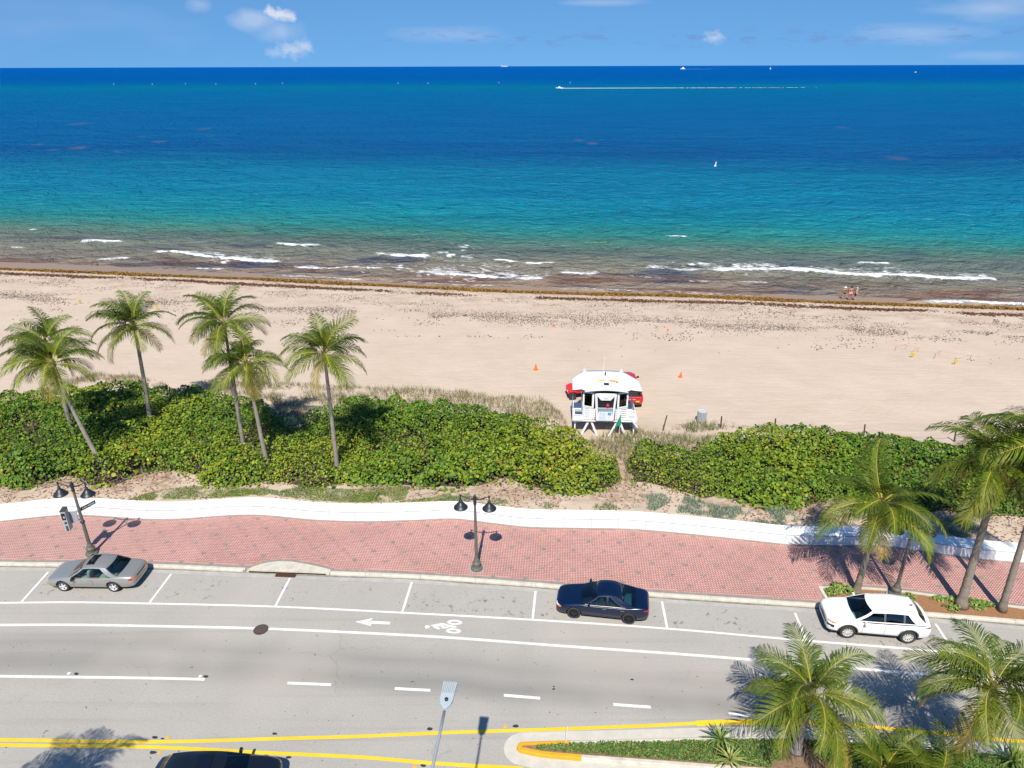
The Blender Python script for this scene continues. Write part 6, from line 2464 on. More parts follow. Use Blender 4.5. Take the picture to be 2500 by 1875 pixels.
# slatted balustrades beside the bow
for sx, w in ((-1.13, .80), (1.18, .84)):
    for k in range(5):
        obj('slat', MB().box((sx, -.66, DK + .06 + k * .165), (w, .035, .115)), M_TWH, tower)
    obj('slat_shade_sheet', MB().box((sx, -.625, DK + .40), (w, .02, .82)), mat('slat_shadow', (.10, .10, .11), .7), tower)  # dark sheet added to paint the shade between the slats
    for q in (-.5, .5):
        obj('rail_post', MB().box((sx + q * w * .96, -.67, DK + .42), (.05, .06, .92)), M_TWH, tower)
for k in range(4):
    obj('slat', MB().box((2.18, .8, DK + .10 + k * .2), (.035, 2.5, .10)), M_TWH, tower)
    obj('slat', MB().box((2.0, -.64, DK + .10 + k * .2), (.36, .035, .10)), M_TWH, tower)
obj('tail_board', MB().bar((2.0, -.68, DK - .02), (2.42, -.7, DK - .55), .42, .05), M_TWH, tower)
# cabin shell: walls with window openings, bow in front
CW, ZB, ZT = 1.62, DK + .04, DK + 2.12
bow_b, bow_t = .52, .80          # half widths of the bow at the foot and at the top
cab = MB()
cab.box((0, 1.75, (ZB + ZT) / 2), (2 * CW, .06, ZT - ZB))
for s in (-1, 1):
    cab.box((s * CW, .65, ZB + .42), (.06, 2.2, .84)).box((s * CW, .65, ZT - .12), (.06, 2.2, .24)).box((s * CW, -.38, (ZB + ZT) / 2), (.06, .14, ZT - ZB)).box((s * CW, 1.65, (ZB + ZT) / 2), (.06, .14, ZT - ZB))
obj('cabin_wall', cab, M_TWH, tower)
obj('cabin_floor', MB().box((0, .7, ZB + .02), (2 * CW - .1, 2.1, .03)), M_DARKI, tower)
obj('cabin_back', MB().box((0, 1.69, (ZB + ZT) / 2), (2 * CW - .1, .03, ZT - ZB - .1)), M_DARKI, tower)
for s in (-1, 1):
    # angled front window beside the bow
    a, c = Vector((s * CW, -.42, 0)), Vector((s * (bow_t + .05), -.72, 0))
    d = (c - a)
    wf = MB()
    L = d.length
    ux = d.normalized()
    R = Matrix((ux, Vector((0, 0, 1)).cross(ux), Vector((0, 0, 1)))).transposed()
    mid = (a + c) / 2

    def wp(u, z):
        return tuple(a + ux * (u * L) + Vector((0, 0, z)))
    z0, z1 = ZB + .95, ZT - .08
    wf.box(tuple(mid + Vector((0, 0, z0 - .06))), (L, .05, .14), R=R).box(tuple(mid + Vector((0, 0, z1 + .05))), (L, .05, .12), R=R)
    wf.box(wp(.06, (z0 + z1) / 2), (L * .13, .05, z1 - z0), R=R).box(wp(.92, (z0 + z1) / 2), (L * .18, .05, z1 - z0), R=R)
    fr2 = obj('window_frame', wf, M_TWH, tower)
    obj('pane', MB().add([wp(.12, z0), wp(.84, z0), wp(.84, z1), wp(.12, z1)], [(0, 1, 2, 3)]), glass_mat('tower_glass', (.10, .13, .12), .03), fr2)
    wl_ = MB().box(tuple(mid + Vector((0, 0, ZB + .44))), (L, .05, .88), R=R)
    obj('front_wall', wl_, M_TWH, tower)
# bow: tapered front with brow, dark counter opening, grey sign and notice boards
for s in (-1, 1):
    V = [(s * bow_t, -.74, ZT), (s * (bow_t - .16), -.80, ZT), (s * (bow_b - .04), -.84, ZB - .1), (s * (bow_b + .12), -.78, ZB - .1), (s * bow_t, -.60, ZT), (s * (bow_b + .12), -.60, ZB - .1)]
    obj('bow_post', MB().add(V, [(0, 1, 2, 3), (0, 3, 5, 4), (1, 0, 4), (2, 5, 3)]), M_TWH, tower)
    obj('bow_cheek', MB().add([(s * (bow_b + .12), -.775, ZB - .08), (s * (bow_b + .26), -.70, ZB - .08), (s * (bow_b + .16), -.75, ZB + .34)], [(0, 1, 2)]).add([(s * (bow_b + .12), -.70, ZB - .08), (s * (bow_b + .26), -.66, ZB - .08), (s * (bow_b + .16), -.70, ZB + .34)], [(2, 1, 0)]), mat('faded_red', (.45, .14, .15), .6), tower)
brow = MB().add([(-.66, -.82, ZT + .02), (.66, -.82, ZT + .02), (.60, -.83, ZT - .22), (.34, -.84, ZT - .52), (-.34, -.84, ZT - .52), (-.60, -.83, ZT - .22),
                 (-.66, -.76, ZT + .02), (.66, -.76, ZT + .02), (.60, -.77, ZT - .22), (.34, -.78, ZT - .52), (-.34, -.78, ZT - .52), (-.60, -.77, ZT - .22)],
                [(0, 1, 2, 3, 4, 5), (11, 10, 9, 8, 7, 6), (5, 4, 10, 11), (4, 3, 9, 10), (3, 2, 8, 9), (1, 0, 6, 7), (0, 5, 11, 6), (2, 1, 7, 8)])
br_ = obj('brow', brow, M_TWH, tower)
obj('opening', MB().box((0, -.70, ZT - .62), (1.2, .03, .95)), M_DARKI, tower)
obj('counter', MB().box((0, -.80, ZB + .90), (1.08, .14, .06)), M_TGR, tower)
sb_ = obj('sign_board', MB().box((0, -.835, ZB + .78), (1.02, .03, .26)), M_TGR, tower)
text_mesh('sign_lettering', 'LIFEGUARD ON DUTY', .118, mat('sign_navy', (.01, .015, .03), .5), (0, -.853, ZB + .78), (math.radians(90), 0, 0), sb_, depth=.002, sx=.86)
text_mesh('brow_lettering', 'BLCS', .12, mat('sign_ink', (.012, .012, .012), .5), (0, -.846, ZT - .38), (math.radians(90), 0, 0), br_, depth=.002)
obj('bow_panel', MB().box((0, -.81, ZB + .27), (1.0, .03, .74)), M_TWH, tower)
nb = obj('notice_board', MB().box((-.15, -.835, ZB + .29), (.60, .02, .64)), M_SIGNB, tower)
for k, cc in enumerate(((.25, .01, .02), (.55, .38, .05), (.6, .25, .22), (.02, .22, .25), (.02, .15, .22))):
    z = ZB + .54 - k * .115
    obj('flag_mark', MB().box((-.36, -.848, z), (.06, .006, .045)), mat('flag_mark_%d' % k, cc, .6), nb)
    obj('printed_line', MB().box((-.12, -.848, z), (.30, .006, .018)), mat('print_grey', (.25, .27, .32), .6), nb)
nb2 = obj('notice_board', MB().box((.31, -.835, ZB + .29), (.28, .02, .64)), mat('notice_board_pale', (.74, .72, .76), .5), tower)
obj('blue_picture', MB().box((.31, -.848, ZB + .49), (.25, .006, .18)), mat('notice_blue', (.02, .32, .58), .5), nb2)
obj('pink_line', MB().box((.31, -.848, ZB + .36), (.24, .006, .035)), mat('notice_pink', (.62, .25, .30), .5), nb2)
obj('pink_line', MB().box((.29, -.848, ZB + .22), (.18, .006, .025)), mat('notice_pink', (.62, .25, .30), .5), nb2)
bk = obj('rescue_bag', MB().lathe([(.0001, -.16), (.12, -.14), (.14, 0), (.08, .12), (.0001, .16)], 10, c=(.16, -.74, ZB + 1.10)), mat('red_bag', (.45, .01, .05), .6), tower, smooth=True)


# roof: broad shallow shell with winged ends and small fins
def roofz(x, y):
    return ZT + .34 - .045 * (abs(x) / 1.0) ** 1.7 - .05 * (y - .6)


P = []
for i in range(25):
    x = lerp(-2.42, 2.62, i / 24)
    ax = abs(x)
    y0 = -.95 + (.0 if ax < 1.45 else (.12 if ax < 1.6 else .38 + .04 * (ax - 1.6)))
    y1 = 3.05 - (0 if ax < 1.55 else (ax - 1.55) * 1.5)
    P.append([(x, lerp(y0, y1, j / 8), roofz(x, lerp(y0, y1, j / 8))) for j in range(9)])
roof = MB().grid(P)
rf = obj('roof', roof, M_TWH, tower, smooth=True)
sm = rf.modifiers.new('thick', 'SOLIDIFY')
sm.thickness = .09
sm.offset = -1
lip = [(x, -.97, roofz(x, -.95) - .06 - .05 * (x / 1.5) ** 2) for x in [lerp(-1.55, 1.55, k / 14) for k in range(15)]]
obj('roof_lip', MB().tube(lip, .055, 6), mat('lip_grey', (.50, .53, .53), .5), tower)
for x in (-1.42, 1.42):
    obj('roof_fin', MB().add([(x - .16, 3.02, roofz(x, 3) - .02), (x + .16, 3.02, roofz(x, 3) - .02), (x, 2.9, roofz(x, 3) + .36), (x, 2.5, roofz(x, 2.5))], [(0, 1, 2), (0, 2, 3), (1, 3, 2), (0, 3, 1)]), M_TWH, tower)
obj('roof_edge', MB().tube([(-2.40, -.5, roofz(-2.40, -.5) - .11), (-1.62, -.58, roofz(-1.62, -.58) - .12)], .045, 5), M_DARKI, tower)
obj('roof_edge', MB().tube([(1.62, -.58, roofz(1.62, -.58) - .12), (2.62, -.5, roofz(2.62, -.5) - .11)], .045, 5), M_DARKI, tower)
obj('solar_panel', MB().box((.05, .0, roofz(0, 0) + .05), (.36, .34, .03)), mat('solar_cells', (.02, .025, .05), .2), tower)
obj('roof_mat', MB().box((.05, .25, roofz(0, .3) + .012), (1.45, 1.1, .02)), mat('roof_pad', (.74, .74, .74), .6), tower)
obj('antenna', MB().tube([(.02, 2.6, roofz(0, 2.6)), (.03, 2.62, roofz(0, 2.6) + 1.35)], [.015, .008], 6), M_TWH, tower)
obj('beacon', MB().lathe([(.05, 0), (.05, .22), (.03, .28), (.0001, .3)], 8, c=(.1, 1.9, roofz(0, 1.9))), M_TRIMK, tower)
for nme, a, c, m_ in (('orange_tube', (-.55, .55, 0), (-.05, .70, 0), mat('tube_yellow', (.75, .45, .03), .5)), ('orange_tube', (.30, .62, 0), (.95, .38, 0), mat('tube_orange', (.80, .26, .02), .5))):
    za = roofz(a[0], a[1]) + .09
    obj(nme, MB().tube([(a[0], a[1], za), ((a[0] + c[0]) / 2, (a[1] + c[1]) / 2, za + .02), (c[0], c[1], za)], [.03, .07, .04], 8), m_, tower, smooth=True)

# green flag on its staff in front of the tower
fp = tower.matrix_basis @ Vector((1.02, -1.05, 0))
flg = tag(empty('beach_flag', (T_X + 1.0, T_Y - 1.12, TZ)), 'hanging green flag in front of the lifeguard tower', 'flag')
obj('staff', MB().tube([(0, 0, -.2), (.12, .12, 1.9)], .018, 6), M_TWH, flg)
P = []
for i in range(9):
    t = i / 8
    P.append([(.11 - .30 * u * (.35 + t) + .02 * math.sin(9 * u + 2 * t), .06 + .05 * math.sin(10 * u + 3 * t), 1.85 - t * .92 - .12 * u) for u in [j / 6 for j in range(7)]])
fo = obj('flag_cloth', MB().grid(P), mat('flag_green', (.01, .28, .17), .7), flg, smooth=True)

# ------------------------------------------------------------------ red pick-up and red utility cart behind the tower
P_RED = paint('red_paint', (.52, .012, .018), 0, .3, .7)
truck = dict(sedan)
truck.update(L=5.5, W=1.95, r=.38, tw=.26, rimr=.24, arch=.44, axles=(1.75, -1.60), paint=P_RED, rimmat=mat('alloy_grey', (.2, .2, .21), .3, metal=.6), spokes=6,
             st=[(2.75, .46, .80, .88, .70, 0), (2.68, .34, .90, 1.02, .86, 0), (2.35, .30, .98, 1.12, .95, 0), (1.75, .30, 1.02, 1.15, .97, 0), (1.30, .30, 1.05, 1.18, .97, 0), (1.16, .30, 1.06, .80, .97, 1),
                 (.4, .30, 1.07, .78, .97, 1), (-.60, .30, 1.08, .80, .97, 1), (-.74, .30, 1.09, 1.10, .97, 0), (-.82, .32, 1.10, .72, .97, 1), (-1.6, .34, 1.10, .70, .97, 1), (-2.48, .36, 1.10, .70, .96, 1), (-2.60, .38, 1.10, 1.11, .95, 0), (-2.72, .42, 1.07, 1.10, .92, 0), (-2.76, .5, .95, 1.0, .88, 0)],
             gh=dict(zb=1.08, zr=1.72, wb=.88, wr=.68, x=(1.38, .62, -.52, -.80), ap=.10, cp=.10, b=[.06], beltrise=.02, crown=.05, shelf=False),
             glass_front=G_DARK, glass_side=G_DARK, glass_rear=G_DARK, seats=(.6, -.1), seatmat=M_SEATD, doors=(1.05, .04, -.72), doorz=(1.05, .42), handles=(.18, -.55), hz=.98, sill=None, archtrim=M_CLAD, mirror=(1.0, 1.22), mirrormat=M_TRIMK, winrim=None, sunroof=None,
             ends=[(-1, 'bumper', [(-.9, .42), (.9, .42), (.9, .62), (-.9, .62)], M_TRIMK), (-1, 'number_plate', [(-.62, .64), (-.34, .64), (-.34, .76), (-.62, .76)], mat('plate_yellow', (.70, .62, .04), .5)),
                   (-1, 'tailgate_lettering', [(-.3, .86), (.3, .86), (.3, .91), (-.3, .91)], mat('faint_letters', (.70, .45, .45), .5)), (-1, '2tail_lamp', [(.80, .72), (.92, .72), (.92, 1.0), (.80, 1.0)], M_REDL), (1, 'grille', [(-.6, .62), (.6, .62), (.6, .88), (-.6, .88)], M_TRIMK)],
             sides=[])
t_p = G(1537, 1001, float(zt(9.4, 51.5)))
car('pickup_truck', 'red pick-up truck standing on the sand behind the lifeguard tower', (t_p[0] + .16, t_p[1] + 2.95, float(zt(t_p[0], t_p[1] + 2.7))), math.radians(90), truck, cat='truck')

u_p = G(1390, 974, float(zt(5, 53)))
uz = float(zt(u_p[0] + 1.0, u_p[1]))
utv = tag(empty('utility_cart', (u_p[0] + 1.1, u_p[1] + .6, uz), math.radians(186)), 'red open utility cart behind the left side of the lifeguard tower', 'utility vehicle')
M_RED2 = mat('cart_red', (.62, .025, .02), .4, coat=.4)
body_pts = [(-1.35, .55), (1.15, .50), (1.35, .62), (1.30, .80), (.95, .95), (.35, .98), (.25, .62), (-.55, .62), (-.60, .92), (-1.35, .92)]
b = MB()
V = [(x, -.62, z) for x, z in body_pts] + [(x, .62, z) for x, z in body_pts]
nn = len(body_pts)
b.add(V, [tuple(range(nn)), tuple(reversed(range(nn, 2 * nn)))] + [(i, (i + 1) % nn, nn + (i + 1) % nn, nn + i) for i in range(nn)])
obj('body', b, M_RED2, utv, bevel=.04)
obj('chassis', MB().box((0, 0, .42), (2.3, .9, .16)), M_TRIMK, utv)
for sy in (-.3, .3):
    obj('seat', MB().box((-.15, sy, .72), (.5, .5, .16)).box((-.42, sy, .98), (.14, .5, .5)), M_TRIMK, utv, bevel=.03)
for sd in (-1, 1):
    obj('roll_bar', MB().tube([(.55, sd * .58, .9), (.25, sd * .55, 1.72), (-.55, sd * .55, 1.74), (-.62, sd * .58, .9)], .028, 6), M_TRIMK, utv)
    for ax in (.92, -.88):
        wheel(utv, ax, sd * .62, .31, .26, mat('alloy_grey', (.2, .2, .21), .3, metal=.6), 6, sd, .16)
        obj('fender', MB().tube([(ax - .40, sd * .62, .55), (ax - .25, sd * .62, .70), (ax, sd * .62, .74), (ax + .25, sd * .62, .70), (ax + .40, sd * .62, .55)], [.07, .1, .11, .1, .07], 6), M_RED2, utv)
obj('front_lamp', MB().box((1.33, -.42, .70), (.06, .16, .10)), M_CLRL, utv)
obj('front_lamp', MB().box((1.33, .42, .70), (.06, .16, .10)), M_CLRL, utv)
obj('cargo_box', MB().box((-1.0, 0, 1.0), (.62, 1.15, .10)), mat('red_orange', (.72, .10, .03), .5), utv, bevel=.02)

# ------------------------------------------------------------------ bin, posts, cones, stakes
bp_ = gt(1712, 1029)
bn = tag(empty('litter_bin', tuple(bp_)), 'grey ribbed litter bin on the sand near the rope fence', 'litter bin')
sl_ = MB().box((0, 0, .45), (.075, .03, .86)).mesh('slat', mat('bin_grey', (.40, .43, .44), .55))
for k in range(22):
    a = 2 * math.pi * k / 22
    q = link('slat', sl_, bn, (.345 * math.cos(a), .345 * math.sin(a), 0))
    q.rotation_euler = (0, 0, a + math.pi / 2)
obj('liner', MB().lathe([(.32, .03), (.32, .84), (.29, .84), (.29, .3), (.0001, .28)], 22), mat('bin_dark', (.05, .055, .06), .6), bn)
obj('rim', MB().lathe([(.34, .87), (.37, .88), (.37, .92), (.33, .92), (.32, .88)], 24), mat('bin_rim', (.46, .48, .49), .5), bn)
obj('hoop', MB().lathe([(.362, .20), (.368, .20), (.368, .25), (.362, .25)], 24), mat('bin_rim', (.46, .48, .49), .5), bn)

M_WOOD = mat('weathered_wood', (.11, .075, .05), .9, var=.4, vscale=8)
M_ROPE = mat('old_rope', (.38, .31, .24), .9)
pa = gt(1618, 1051)
top = atY(1628.5, 1014, pa[1] + .1)
o = tag(empty('leaning_post', tuple(pa)), 'leaning dark wooden post between lifeguard tower and litter bin', 'post')
dv = Vector(top - pa)
obj('timber', MB().tube([(0, 0, -.2), dv * .5, dv], [.055, .05, .045], 7), M_WOOD, o)
obj('wire_staple', MB().tube([dv * .8 + Vector((-.08, 0, 0)), dv * .8 + Vector((.03, 0, .02))], .012, 5), M_WOOD, o)
rfence = tag(empty('rope_fence', tuple(gt(1760, 1044))), 'low rope fence on dark wooden posts along the right thicket', 'rope fence')
ro = Vector(rfence.location)
tops = []
for (bx, by), (tx_, ty_) in (((1759.5, 1044), (1762, 1016.6)), ((1890.7, 1052), (1893.7, 1022)), ((2109, 1064), (2112, 1036.4)), ((2330, 1078), (2334, 1050))):
    p = Vector(gt(bx, by))
    t_ = Vector(atY(tx_, ty_, p.y))
    obj('post', MB().tube([p - ro + Vector((0, 0, -.2)), (p + t_) / 2 - ro, t_ - ro], [.06, .057, .055], 7), M_WOOD, rfence)
    tops.append(p.lerp(t_, .82) - ro)
tops.insert(0, Vector(gt(1650, 1036)) - ro + Vector((0, 0, .1)))
for a, c in zip(tops[:-1], tops[1:]):
    pts = [a.lerp(c, k / 12) - Vector((0, 0, .55 * (1 - (2 * k / 12 - 1) ** 2))) for k in range(13)]
    for q in pts:
        w = q + ro
        q.z = max(q.z, float(zt(w.x, w.y)) - ro.z + .03)
    obj('rope', MB().tube(pts, .016, 5), M_ROPE, rfence)

M_ORG = mat('cone_orange', (.85, .16, .015), .55)


def cone(label, px, py, s, tilt=0.0):
    p = gt(px, py)
    o = tag(empty('marker_cone', tuple(p)), label, 'cone', 'orange cones on the beach')
    obj('cone_body', MB().lathe([(.20, .03), (.17, .10), (.035, .68), (.0001, .70)], 14), M_ORG, o, smooth=False)
    obj('cone_base', MB().box((0, 0, .015), (.46, .46, .03)), M_ORG, o)
    obj('cone_band', MB().lathe([(.135, .235), (.136, .235), (.105, .36), (.104, .36)], 14), mat('cone_band_orange', (.9, .3, .05), .5), o)
    o.scale = (s, s, s)
    o.rotation_euler = (tilt, tilt * .5, .3)
    return o


cone('larger orange cone on open sand left of the lifeguard tower', 1308, 903, .9)
cone('orange cone on open sand right of the lifeguard tower', 1661, 921, .8, .06)
cone('tiny orange cone far up the beach, above the left open-sand cone', 1350, 798, .5)
cone('pale tiny orange cone far up the beach, above the right open-sand cone', 1630, 808, .5)

M_STK = mat('stake_wood', (.36, .20, .13), .9)
M_STKO = mat('stake_orange', (.70, .27, .08), .8)
M_SGNY = mat('sign_yellow', (.78, .55, .03), .6)


def stake(label, b_, t_, m_, grp, sign=False):
    p = Vector(gt(*b_))
    q = Vector(atY(t_[0], t_[1], p.y))
    o = tag(empty('nest_stake', tuple(p)), label, 'stake', grp)
    obj('stick', MB().bar((0, 0, -.15), q - p, .045, .03), m_, o)
    if sign:
        h = (q - p) * .62
        obj('sign_plate', MB().box(h + Vector((0, -.03, 0)), (.36, .02, .34), R=Matrix.Rotation(.35, 3, 'X')), M_SGNY, o)
    return o


gL, gR = 'stakes of the left turtle nest, right half of beach', 'stakes of the right turtle nest, right half of beach'
for k, (b_, t_) in enumerate((((2185.6, 856.7), (2187.9, 845.4)), ((2211.6, 851.6), (2213.9, 841.5)), ((2240.4, 859.6), (2243.6, 848)))):
    stake(('leftmost orange stake of the taped nest on the right half of the beach', 'far orange stake of the taped nest on the right half of the beach', 'right orange stake of the taped nest, left of the grey stakes')[k], b_, t_, M_STKO, gL)
stake('stake with yellow sign in front of the orange-staked nest', (2227, 873), (2230, 858), M_STKO, gL, True)
for k, (b_, t_) in enumerate((((2280, 875.6), (2284.5, 864.6)), ((2292, 864.6), (2295, 856)), ((2367.5, 878), (2371.5, 867.5)))):
    stake(('near left grey stake of the pink-taped nest', 'far left grey stake of the pink-taped nest', 'right grey stake of the pink-taped nest')[k], b_, t_, M_STK, gR)
stake('stake with yellow sign in front of the pink-taped nest', (2331, 890), (2334, 876), M_STK, gR, True)
gW = 'stakes of the nests behind the left palms'
stake('yellow-signed stake far up the beach, left of the second palm crown', (194, 742), (195, 729), M_STK, gW, True)
stake('yellow-signed stake on the sand right of the second palm crown', (382, 756), (384, 744), M_STKO, gW, True)
stake('thin orange stake on the sand, left of the right yellow-signed one', (367, 742), (369, 729), M_STKO, gW)
stake('thin orange stake on the sand, just right of its twin', (377, 740), (379, 727), M_STKO, gW)
for k in range(3):
    px, py = ((1642, 814), (405, 752), (1180, 668))[k]
tb = tag(empty('turtle_nest_tape', (0, 0, 0)), 'faint pink tape strung round the nests on the beach', 'tape')
M_TAPE = mat('pink_tape', (.80, .42, .36), .7)
for ring in ([(2187.5, 849), (2213, 844), (2243, 851), (2229, 862), (2187.5, 849)], [(2283, 868), (2294, 859), (2371, 870), (2333, 880), (2283, 868)]):
    for a, c in zip(ring[:-1], ring[1:]):
        A, C_ = Vector(gt(*a)), Vector(gt(*c))
        obj('tape', MB().tube([A + Vector((0, 0, .4)), (A + C_) / 2 + Vector((0, 0, .3)), C_ + Vector((0, 0, .4))], .012, 4), M_TAPE, tb)

# ------------------------------------------------------------------ three people at the water's edge
M_SKIN = mat('skin_tanned', (.50, .235, .14), .55, var=.1, vscale=9)
M_SKIN2 = mat('skin_red_tanned', (.52, .19, .115), .55, var=.1, vscale=9)
M_SKIN3 = mat('skin_pale', (.60, .36, .25), .55, var=.1, vscale=9)


def person(label, px, py, H, skin, rz, hat, pants, top_, stance=.12, bag=False, turn=0.0):
    p = G(px, py, SEA_Z + .06)
    p[2] = max(float(zt(p[0], p[1])), SEA_Z - .08)
    root = tag(empty('person', tuple(p), rz), label, 'person', 'people standing at the water')
    s = H / 1.75
    # joints, facing +y (towards the sea)
    J, E, R = [], [], []

    def j(x, y, z, r, parent=None):
        J.append((x * s, y * s, z * s))
        R.append(r * s)
        if parent is not None:
            E.append((parent, len(J) - 1))
        return len(J) - 1
    pel = j(0, 0, .93, .135)
    wai = j(0, .01, 1.10, .118, pel)
    che = j(0, 0, 1.30, .145, wai)
    nk0 = j(0, 0, 1.46, .075, che)
    nk = j(0, .01, 1.53, .055, nk0)
    hd = j(0, .03, 1.63, .092, nk)
    j(0, .02, 1.71, .075, hd)
    for sd in (-1, 1):
        hp = j(sd * .09, 0, .88, .105, pel)
        kn = j(sd * (.09 + stance * .5), .03, .49, .068, hp)
        an = j(sd * (.09 + stance), 0, .09, .042, kn)
        ft = j(sd * (.10 + stance), .10, .035, .042, an)
        j(sd * (.11 + stance), .18, .03, .034, ft)
        sh = j(sd * .18, 0, 1.41, .062, che)
        el_ = j(sd * .25, -.02, 1.12, .044, sh)
        wr_ = j(sd * .24, .08, .88, .030, el_)
        pm_ = j(sd * .24, .10, .81, .036, wr_)
        for k in range(4):
            f1 = j(sd * .245, .075 + .022 * k, .745, .0095, pm_)
            j(sd * .235, .08 + .022 * k, .70 - .008 * (1 - abs(k - 1.5)), .0085, f1)
        th = j(sd * .22, .135, .80, .010, pm_)
        j(sd * .21, .155, .765, .009, th)
    me = bpy.data.meshes.new('body')
    me.from_pydata(J, E, [])
    o = link('body', me, root)
    sk = o.modifiers.new('skin', 'SKIN')
    sk.use_smooth_shade = True
    for i, v in enumerate(me.skin_vertices[0].data):
        v.radius = (R[i], R[i] * (.82 if i in (pel, wai, che) else 1))
        v.use_root = (i == 0)
    ss = o.modifiers.new('sub', 'SUBSURF')
    ss.levels = ss.render_levels = 1
    bpy.context.view_layer.update()
    nm = bpy.data.meshes.new_from_object(o.evaluated_get(bpy.context.evaluated_depsgraph_get()))
    o.modifiers.clear()
    o.data = nm
    nm.materials.clear()
    nm.materials.append(skin)
    # face on the seaward side, hair or hat, clothing
    obj('nose', MB().lathe([(.0001, .03), (.018, 0), (.0001, -.02)], 6, c=(0, .125 * s, 1.64 * s)), skin, root)
    for sd in (-1, 1):
        obj('ear', MB().lathe([(.0001, .03), (.022, 0), (.0001, -.03)], 6, c=(sd * .095 * s, .02 * s, 1.64 * s)), skin, root)
        obj('eye', MB().lathe([(.0001, .012), (.012, 0), (.0001, -.012)], 6, c=(sd * .035 * s, .115 * s, 1.665 * s)), M_TRIMK, root)
    if hat is not None:
        kind, hm = hat
        prof = [(.125, 1.60), (.118, 1.68), (.095, 1.75), (.05, 1.79), (.0001, 1.80)]
        hb = MB().lathe([(r_ * s, z * s) for r_, z in prof], 14, c=(0, .01 * s, 0))
        if kind == 'hat':
            hb.lathe([(.12 * s, 1.66 * s), (.20 * s, 1.645 * s), (.20 * s, 1.635 * s), (.11 * s, 1.645 * s)], 14, c=(0, .01 * s, 0))
        obj('hat' if kind == 'hat' else 'hair', hb, hm, root, smooth=True)
        if kind == 'long':
            obj('hair_tail', MB().tube([(0, -.08 * s, 1.66 * s), (0, -.12 * s, 1.52 * s), (0, -.13 * s, 1.36 * s)], [.09 * s, .075 * s, .03 * s], 8), hm, root)
    if pants is not None:
        km, zlo = pants
        tb_ = MB().lathe([(.150 * s, zlo * s), (.166 * s, .88 * s), (.160 * s, .98 * s), (.145 * s, 1.02 * s)], 14)
        if zlo < .8:
            tb_ = MB()
            for sd in (-1, 1):
                tb_.tube([(sd * (.10 + stance * .35) * s, .02 * s, zlo * s), (sd * .10 * s, .01, .82 * s), (sd * .075 * s, 0, .92 * s)], [.105 * s, .125 * s, .12 * s], 10)
            tb_.lathe([(.168 * s, .84 * s), (.165 * s, .95 * s), (.150 * s, 1.03 * s)], 14)
        obj('swimwear', tb_, km, root, smooth=True)
    if top_ is not None:
        obj('bikini_top', MB().lathe([(.150 * s, 1.255 * s), (.158 * s, 1.28 * s), (.152 * s, 1.31 * s)], 14, c=(0, 0, 0)), top_, root, smooth=True)
    if bag:
        obj('bag', MB().lathe([(.0001, .62), (.10, .66), (.13, .80), (.10, .95), (.02, 1.0)], 8, c=(-.34 * s, .04, 0)), M_TRIMK, root)
    return root


M_HAIRD = mat('dark_hair', (.02, .015, .012), .6)
M_HAIRG = mat('grey_hair', (.42, .39, .34), .6)
person('left person of three at the water, white hat and dark swim briefs', 2059, 731, 1.62, M_SKIN, .05, ('hat', mat('white_hat', (.82, .82, .80), .7)), (mat('black_swimwear', (.012, .012, .014), .6), .84), mat('black_swimwear', (.012, .012, .014), .6), .14)
person('middle person of three at the water, dark hair and pale pink shorts', 2074, 733, 1.78, M_SKIN2, -.04, ('hair', M_HAIRD), (mat('pink_shorts', (.70, .38, .36), .7), .66), None, .06)
person('right person of three at the water, light hair, turned aside with dark bag', 2087.5, 733, 1.62, M_SKIN3, 1.0, ('long', M_HAIRG), (mat('nude_swimwear', (.62, .33, .29), .6), .84), None, .03, bag=True)

# ------------------------------------------------------------------ boats and buoys far out
M_HULL = mat('boat_white', (.82, .82, .82), .4)
M_WAKE = mat('wake_foam', (.86, .87, .88), .9, var=.1, vscale=.2)


def far_point(px, below):
    """point on the sea this many photo pixels under the horizon"""
    hy = 161.0 - (px - 1250) * .00314
    return G(px, hy + below, SEA_Z)


def hull(L, W, Hh, m_, parent, cabins, bow=1):
    b = MB()
    st = [(-.5, .9, .0), (-.3, 1.0, .0), (.1, 1.0, .03), (.35, .7, .12), (.5, .04, .25)]
    rows = []
    for t, w, sh in st:
        x = t * L * bow
        rows.append([(x, -W / 2 * w, Hh * (1 + sh)), (x, -W / 2 * w * .7, 0), (x, 0, -Hh * .2), (x, W / 2 * w * .7, 0), (x, W / 2 * w, Hh * (1 + sh)), (x, 0, Hh * (1 + sh))])
    n_ = 6
    V = [p for r_ in rows for p in r_]
    F = []
    for i in range(len(rows) - 1):
        for k in range(n_):
            F.append((i * n_ + k, i * n_ + (k + 1) % n_, (i + 1) * n_ + (k + 1) % n_, (i + 1) * n_ + k))
    F += [tuple(range(n_)), tuple(range((len(rows) - 1) * n_, len(rows) * n_))]
    b.add(V, F)
    obj('hull', b, m_, parent)
    for cx_, cl, cw, cz, ch, cm in cabins:
        obj('cabin', MB().box((cx_ * bow, 0, cz + ch / 2), (cl, cw, ch), taper=.82), cm, parent)


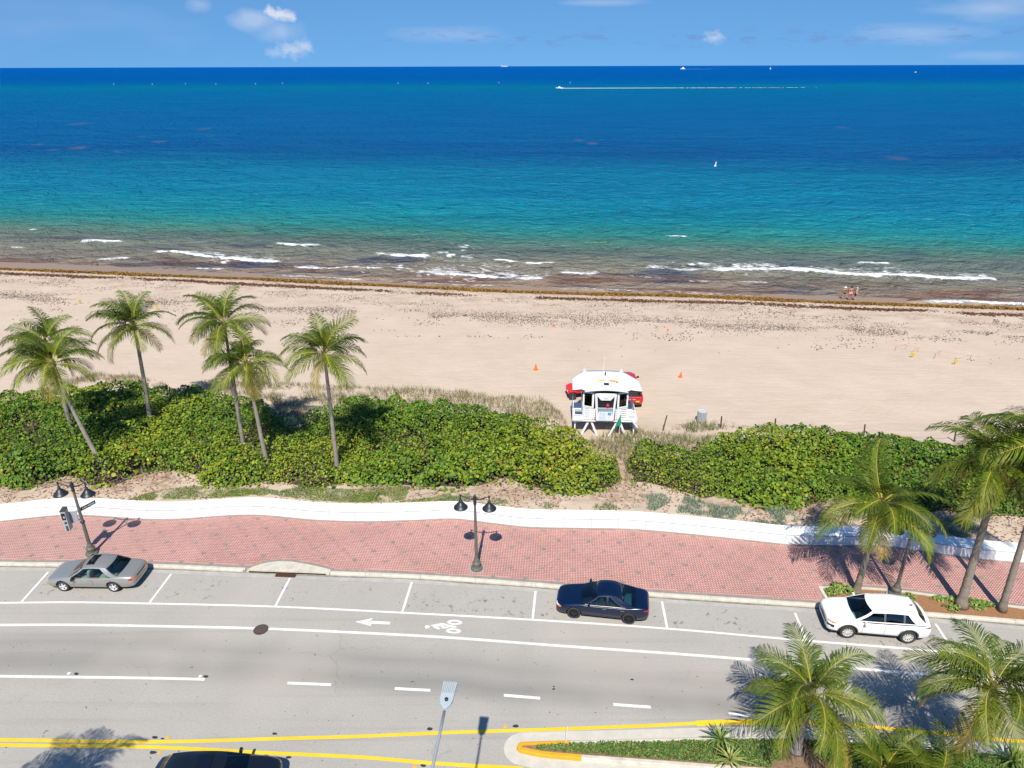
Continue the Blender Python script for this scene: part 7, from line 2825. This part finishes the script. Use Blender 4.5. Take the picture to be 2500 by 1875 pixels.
def wake(parent, L, w0, w1, dirx, seed, gaps=True):
    """foam trail, broken towards the end, a hand's breadth above the water"""
    b = MB()
    n_ = 240
    r = random.Random(seed)
    for i in range(n_):
        t0, t1 = i / n_, (i + 1) / n_
        if gaps and t0 > .35 and r.random() < .10 + (t0 - .35) * .7:
            continue
        wa = lerp(w0, w1, t0) * r.uniform(.7, 1.2)
        wb_ = lerp(w0, w1, t1) * r.uniform(.7, 1.2)
        oy = r.uniform(-.1, .1) * w0
        x0, x1 = dirx * t0 * L, dirx * t1 * L
        h = .28 * (1 - .6 * t0)
        b.add([(x0, -wa / 2 + oy, .02), (x1, -wb_ / 2 + oy, .02), (x1, oy, h), (x0, oy, h), (x1, wb_ / 2 + oy, .02), (x0, wa / 2 + oy, .02)], [(0, 1, 2, 3), (3, 2, 4, 5)])
    tag(obj('wake', b, M_WAKE, parent), kind='stuff')


p = far_point(1366, 55)
bt = tag(empty('motor_boat', tuple(p)), 'small white motor boat drawing a long white wake across the sea', 'boat')
hull(9, 2.8, 1.0, M_HULL, bt, [(.3, 3, 1.8, 1.0, 1.1, M_HULL)], bow=-1)
wake(bt, 330, 5.0, .7, 1, 4)
p = far_point(1667, 9)
bt = tag(empty('motor_yacht', tuple(p)), 'white yacht with a short wake just under the horizon, right of centre', 'boat')
hull(34, 8, 5, M_HULL, bt, [(-1, 18, 6, 5, 4.5, M_HULL), (-2, 9, 4, 9.5, 5, M_HULL)], bow=-1)
wake(bt, 330, 16, 6, 1, 6, gaps=True)
p = far_point(1881, 10)
bt = tag(empty('sailing_boat', tuple(p)), 'tiny sailing boat with white sail near the horizon, right of the yacht', 'boat')
hull(12, 3.5, 1.6, M_HULL, bt, [(0, 4, 2, 1.6, .9, M_HULL)])
obj('mast', MB().tube([(.5, 0, 1.5), (.5, 0, 17)], .15, 6), M_HULL, bt)
obj('sail', MB().add([(.3, 0, 2.5), (-5, .4, 2.6), (.35, 0, 16.5), (-2.2, .5, 8)], [(0, 1, 3), (0, 3, 2)]), M_HULL, bt)
p = far_point(2235, 19)
bt = tag(empty('motor_boat', tuple(p)), 'very small white boat on the dark blue water at the far right', 'boat')
hull(8, 2.6, 1.2, M_HULL, bt, [(0, 3.2, 1.8, 1.2, 1.8, M_HULL)])
p = far_point(1232, 2.2)
bt = tag(empty('cargo_ship', tuple(p)), 'pale cargo ship on the horizon line near the centre', 'ship')
hull(210, 32, 16, mat('ship_hull_pale', (.62, .52, .52), .6), bt, [(88, 22, 28, 16, 34, M_HULL), (-10, 120, 26, 16, 12, mat('ship_containers', (.66, .6, .58), .7))], bow=-1)
obj('funnel', MB().box((92, 0, 54), (9, 8, 12), taper=.8), M_HULL, bt)

p = G(1746, 406, SEA_Z)
by_ = tag(empty('spar_buoy', tuple(p)), 'white tilted spar buoy on the teal water right of centre', 'buoy')
obj('spar', MB().tube([(-.1, 0, -.3), (.2, 0, 1.25)], [.16, .13], 10), M_HULL, by_)
obj('collar', MB().lathe([(.0001, -.1), (.36, 0), (.36, .14), (.2, .24)], 12), M_HULL, by_)
for k, px in enumerate((278, 372, 453, 527, 624, 690, 972, 1045, 1218, 1392)):
    p = far_point(px, 42 + .6 * math.sin(k * 2.1))
    o = tag(empty('mooring_buoy', tuple(p)), 'tiny white buoy far out on the pale teal band, %s from the left' % ('first', 'second', 'third', 'fourth', 'fifth', 'sixth', 'seventh', 'eighth', 'ninth', 'tenth')[k], 'buoy', 'row of tiny buoys far out')
    obj('float', MB().lathe([(.0001, -.3), (.5, 0), (.55, .5), (.3, 1.0), (.0001, 1.1)], 8), M_HULL, o)
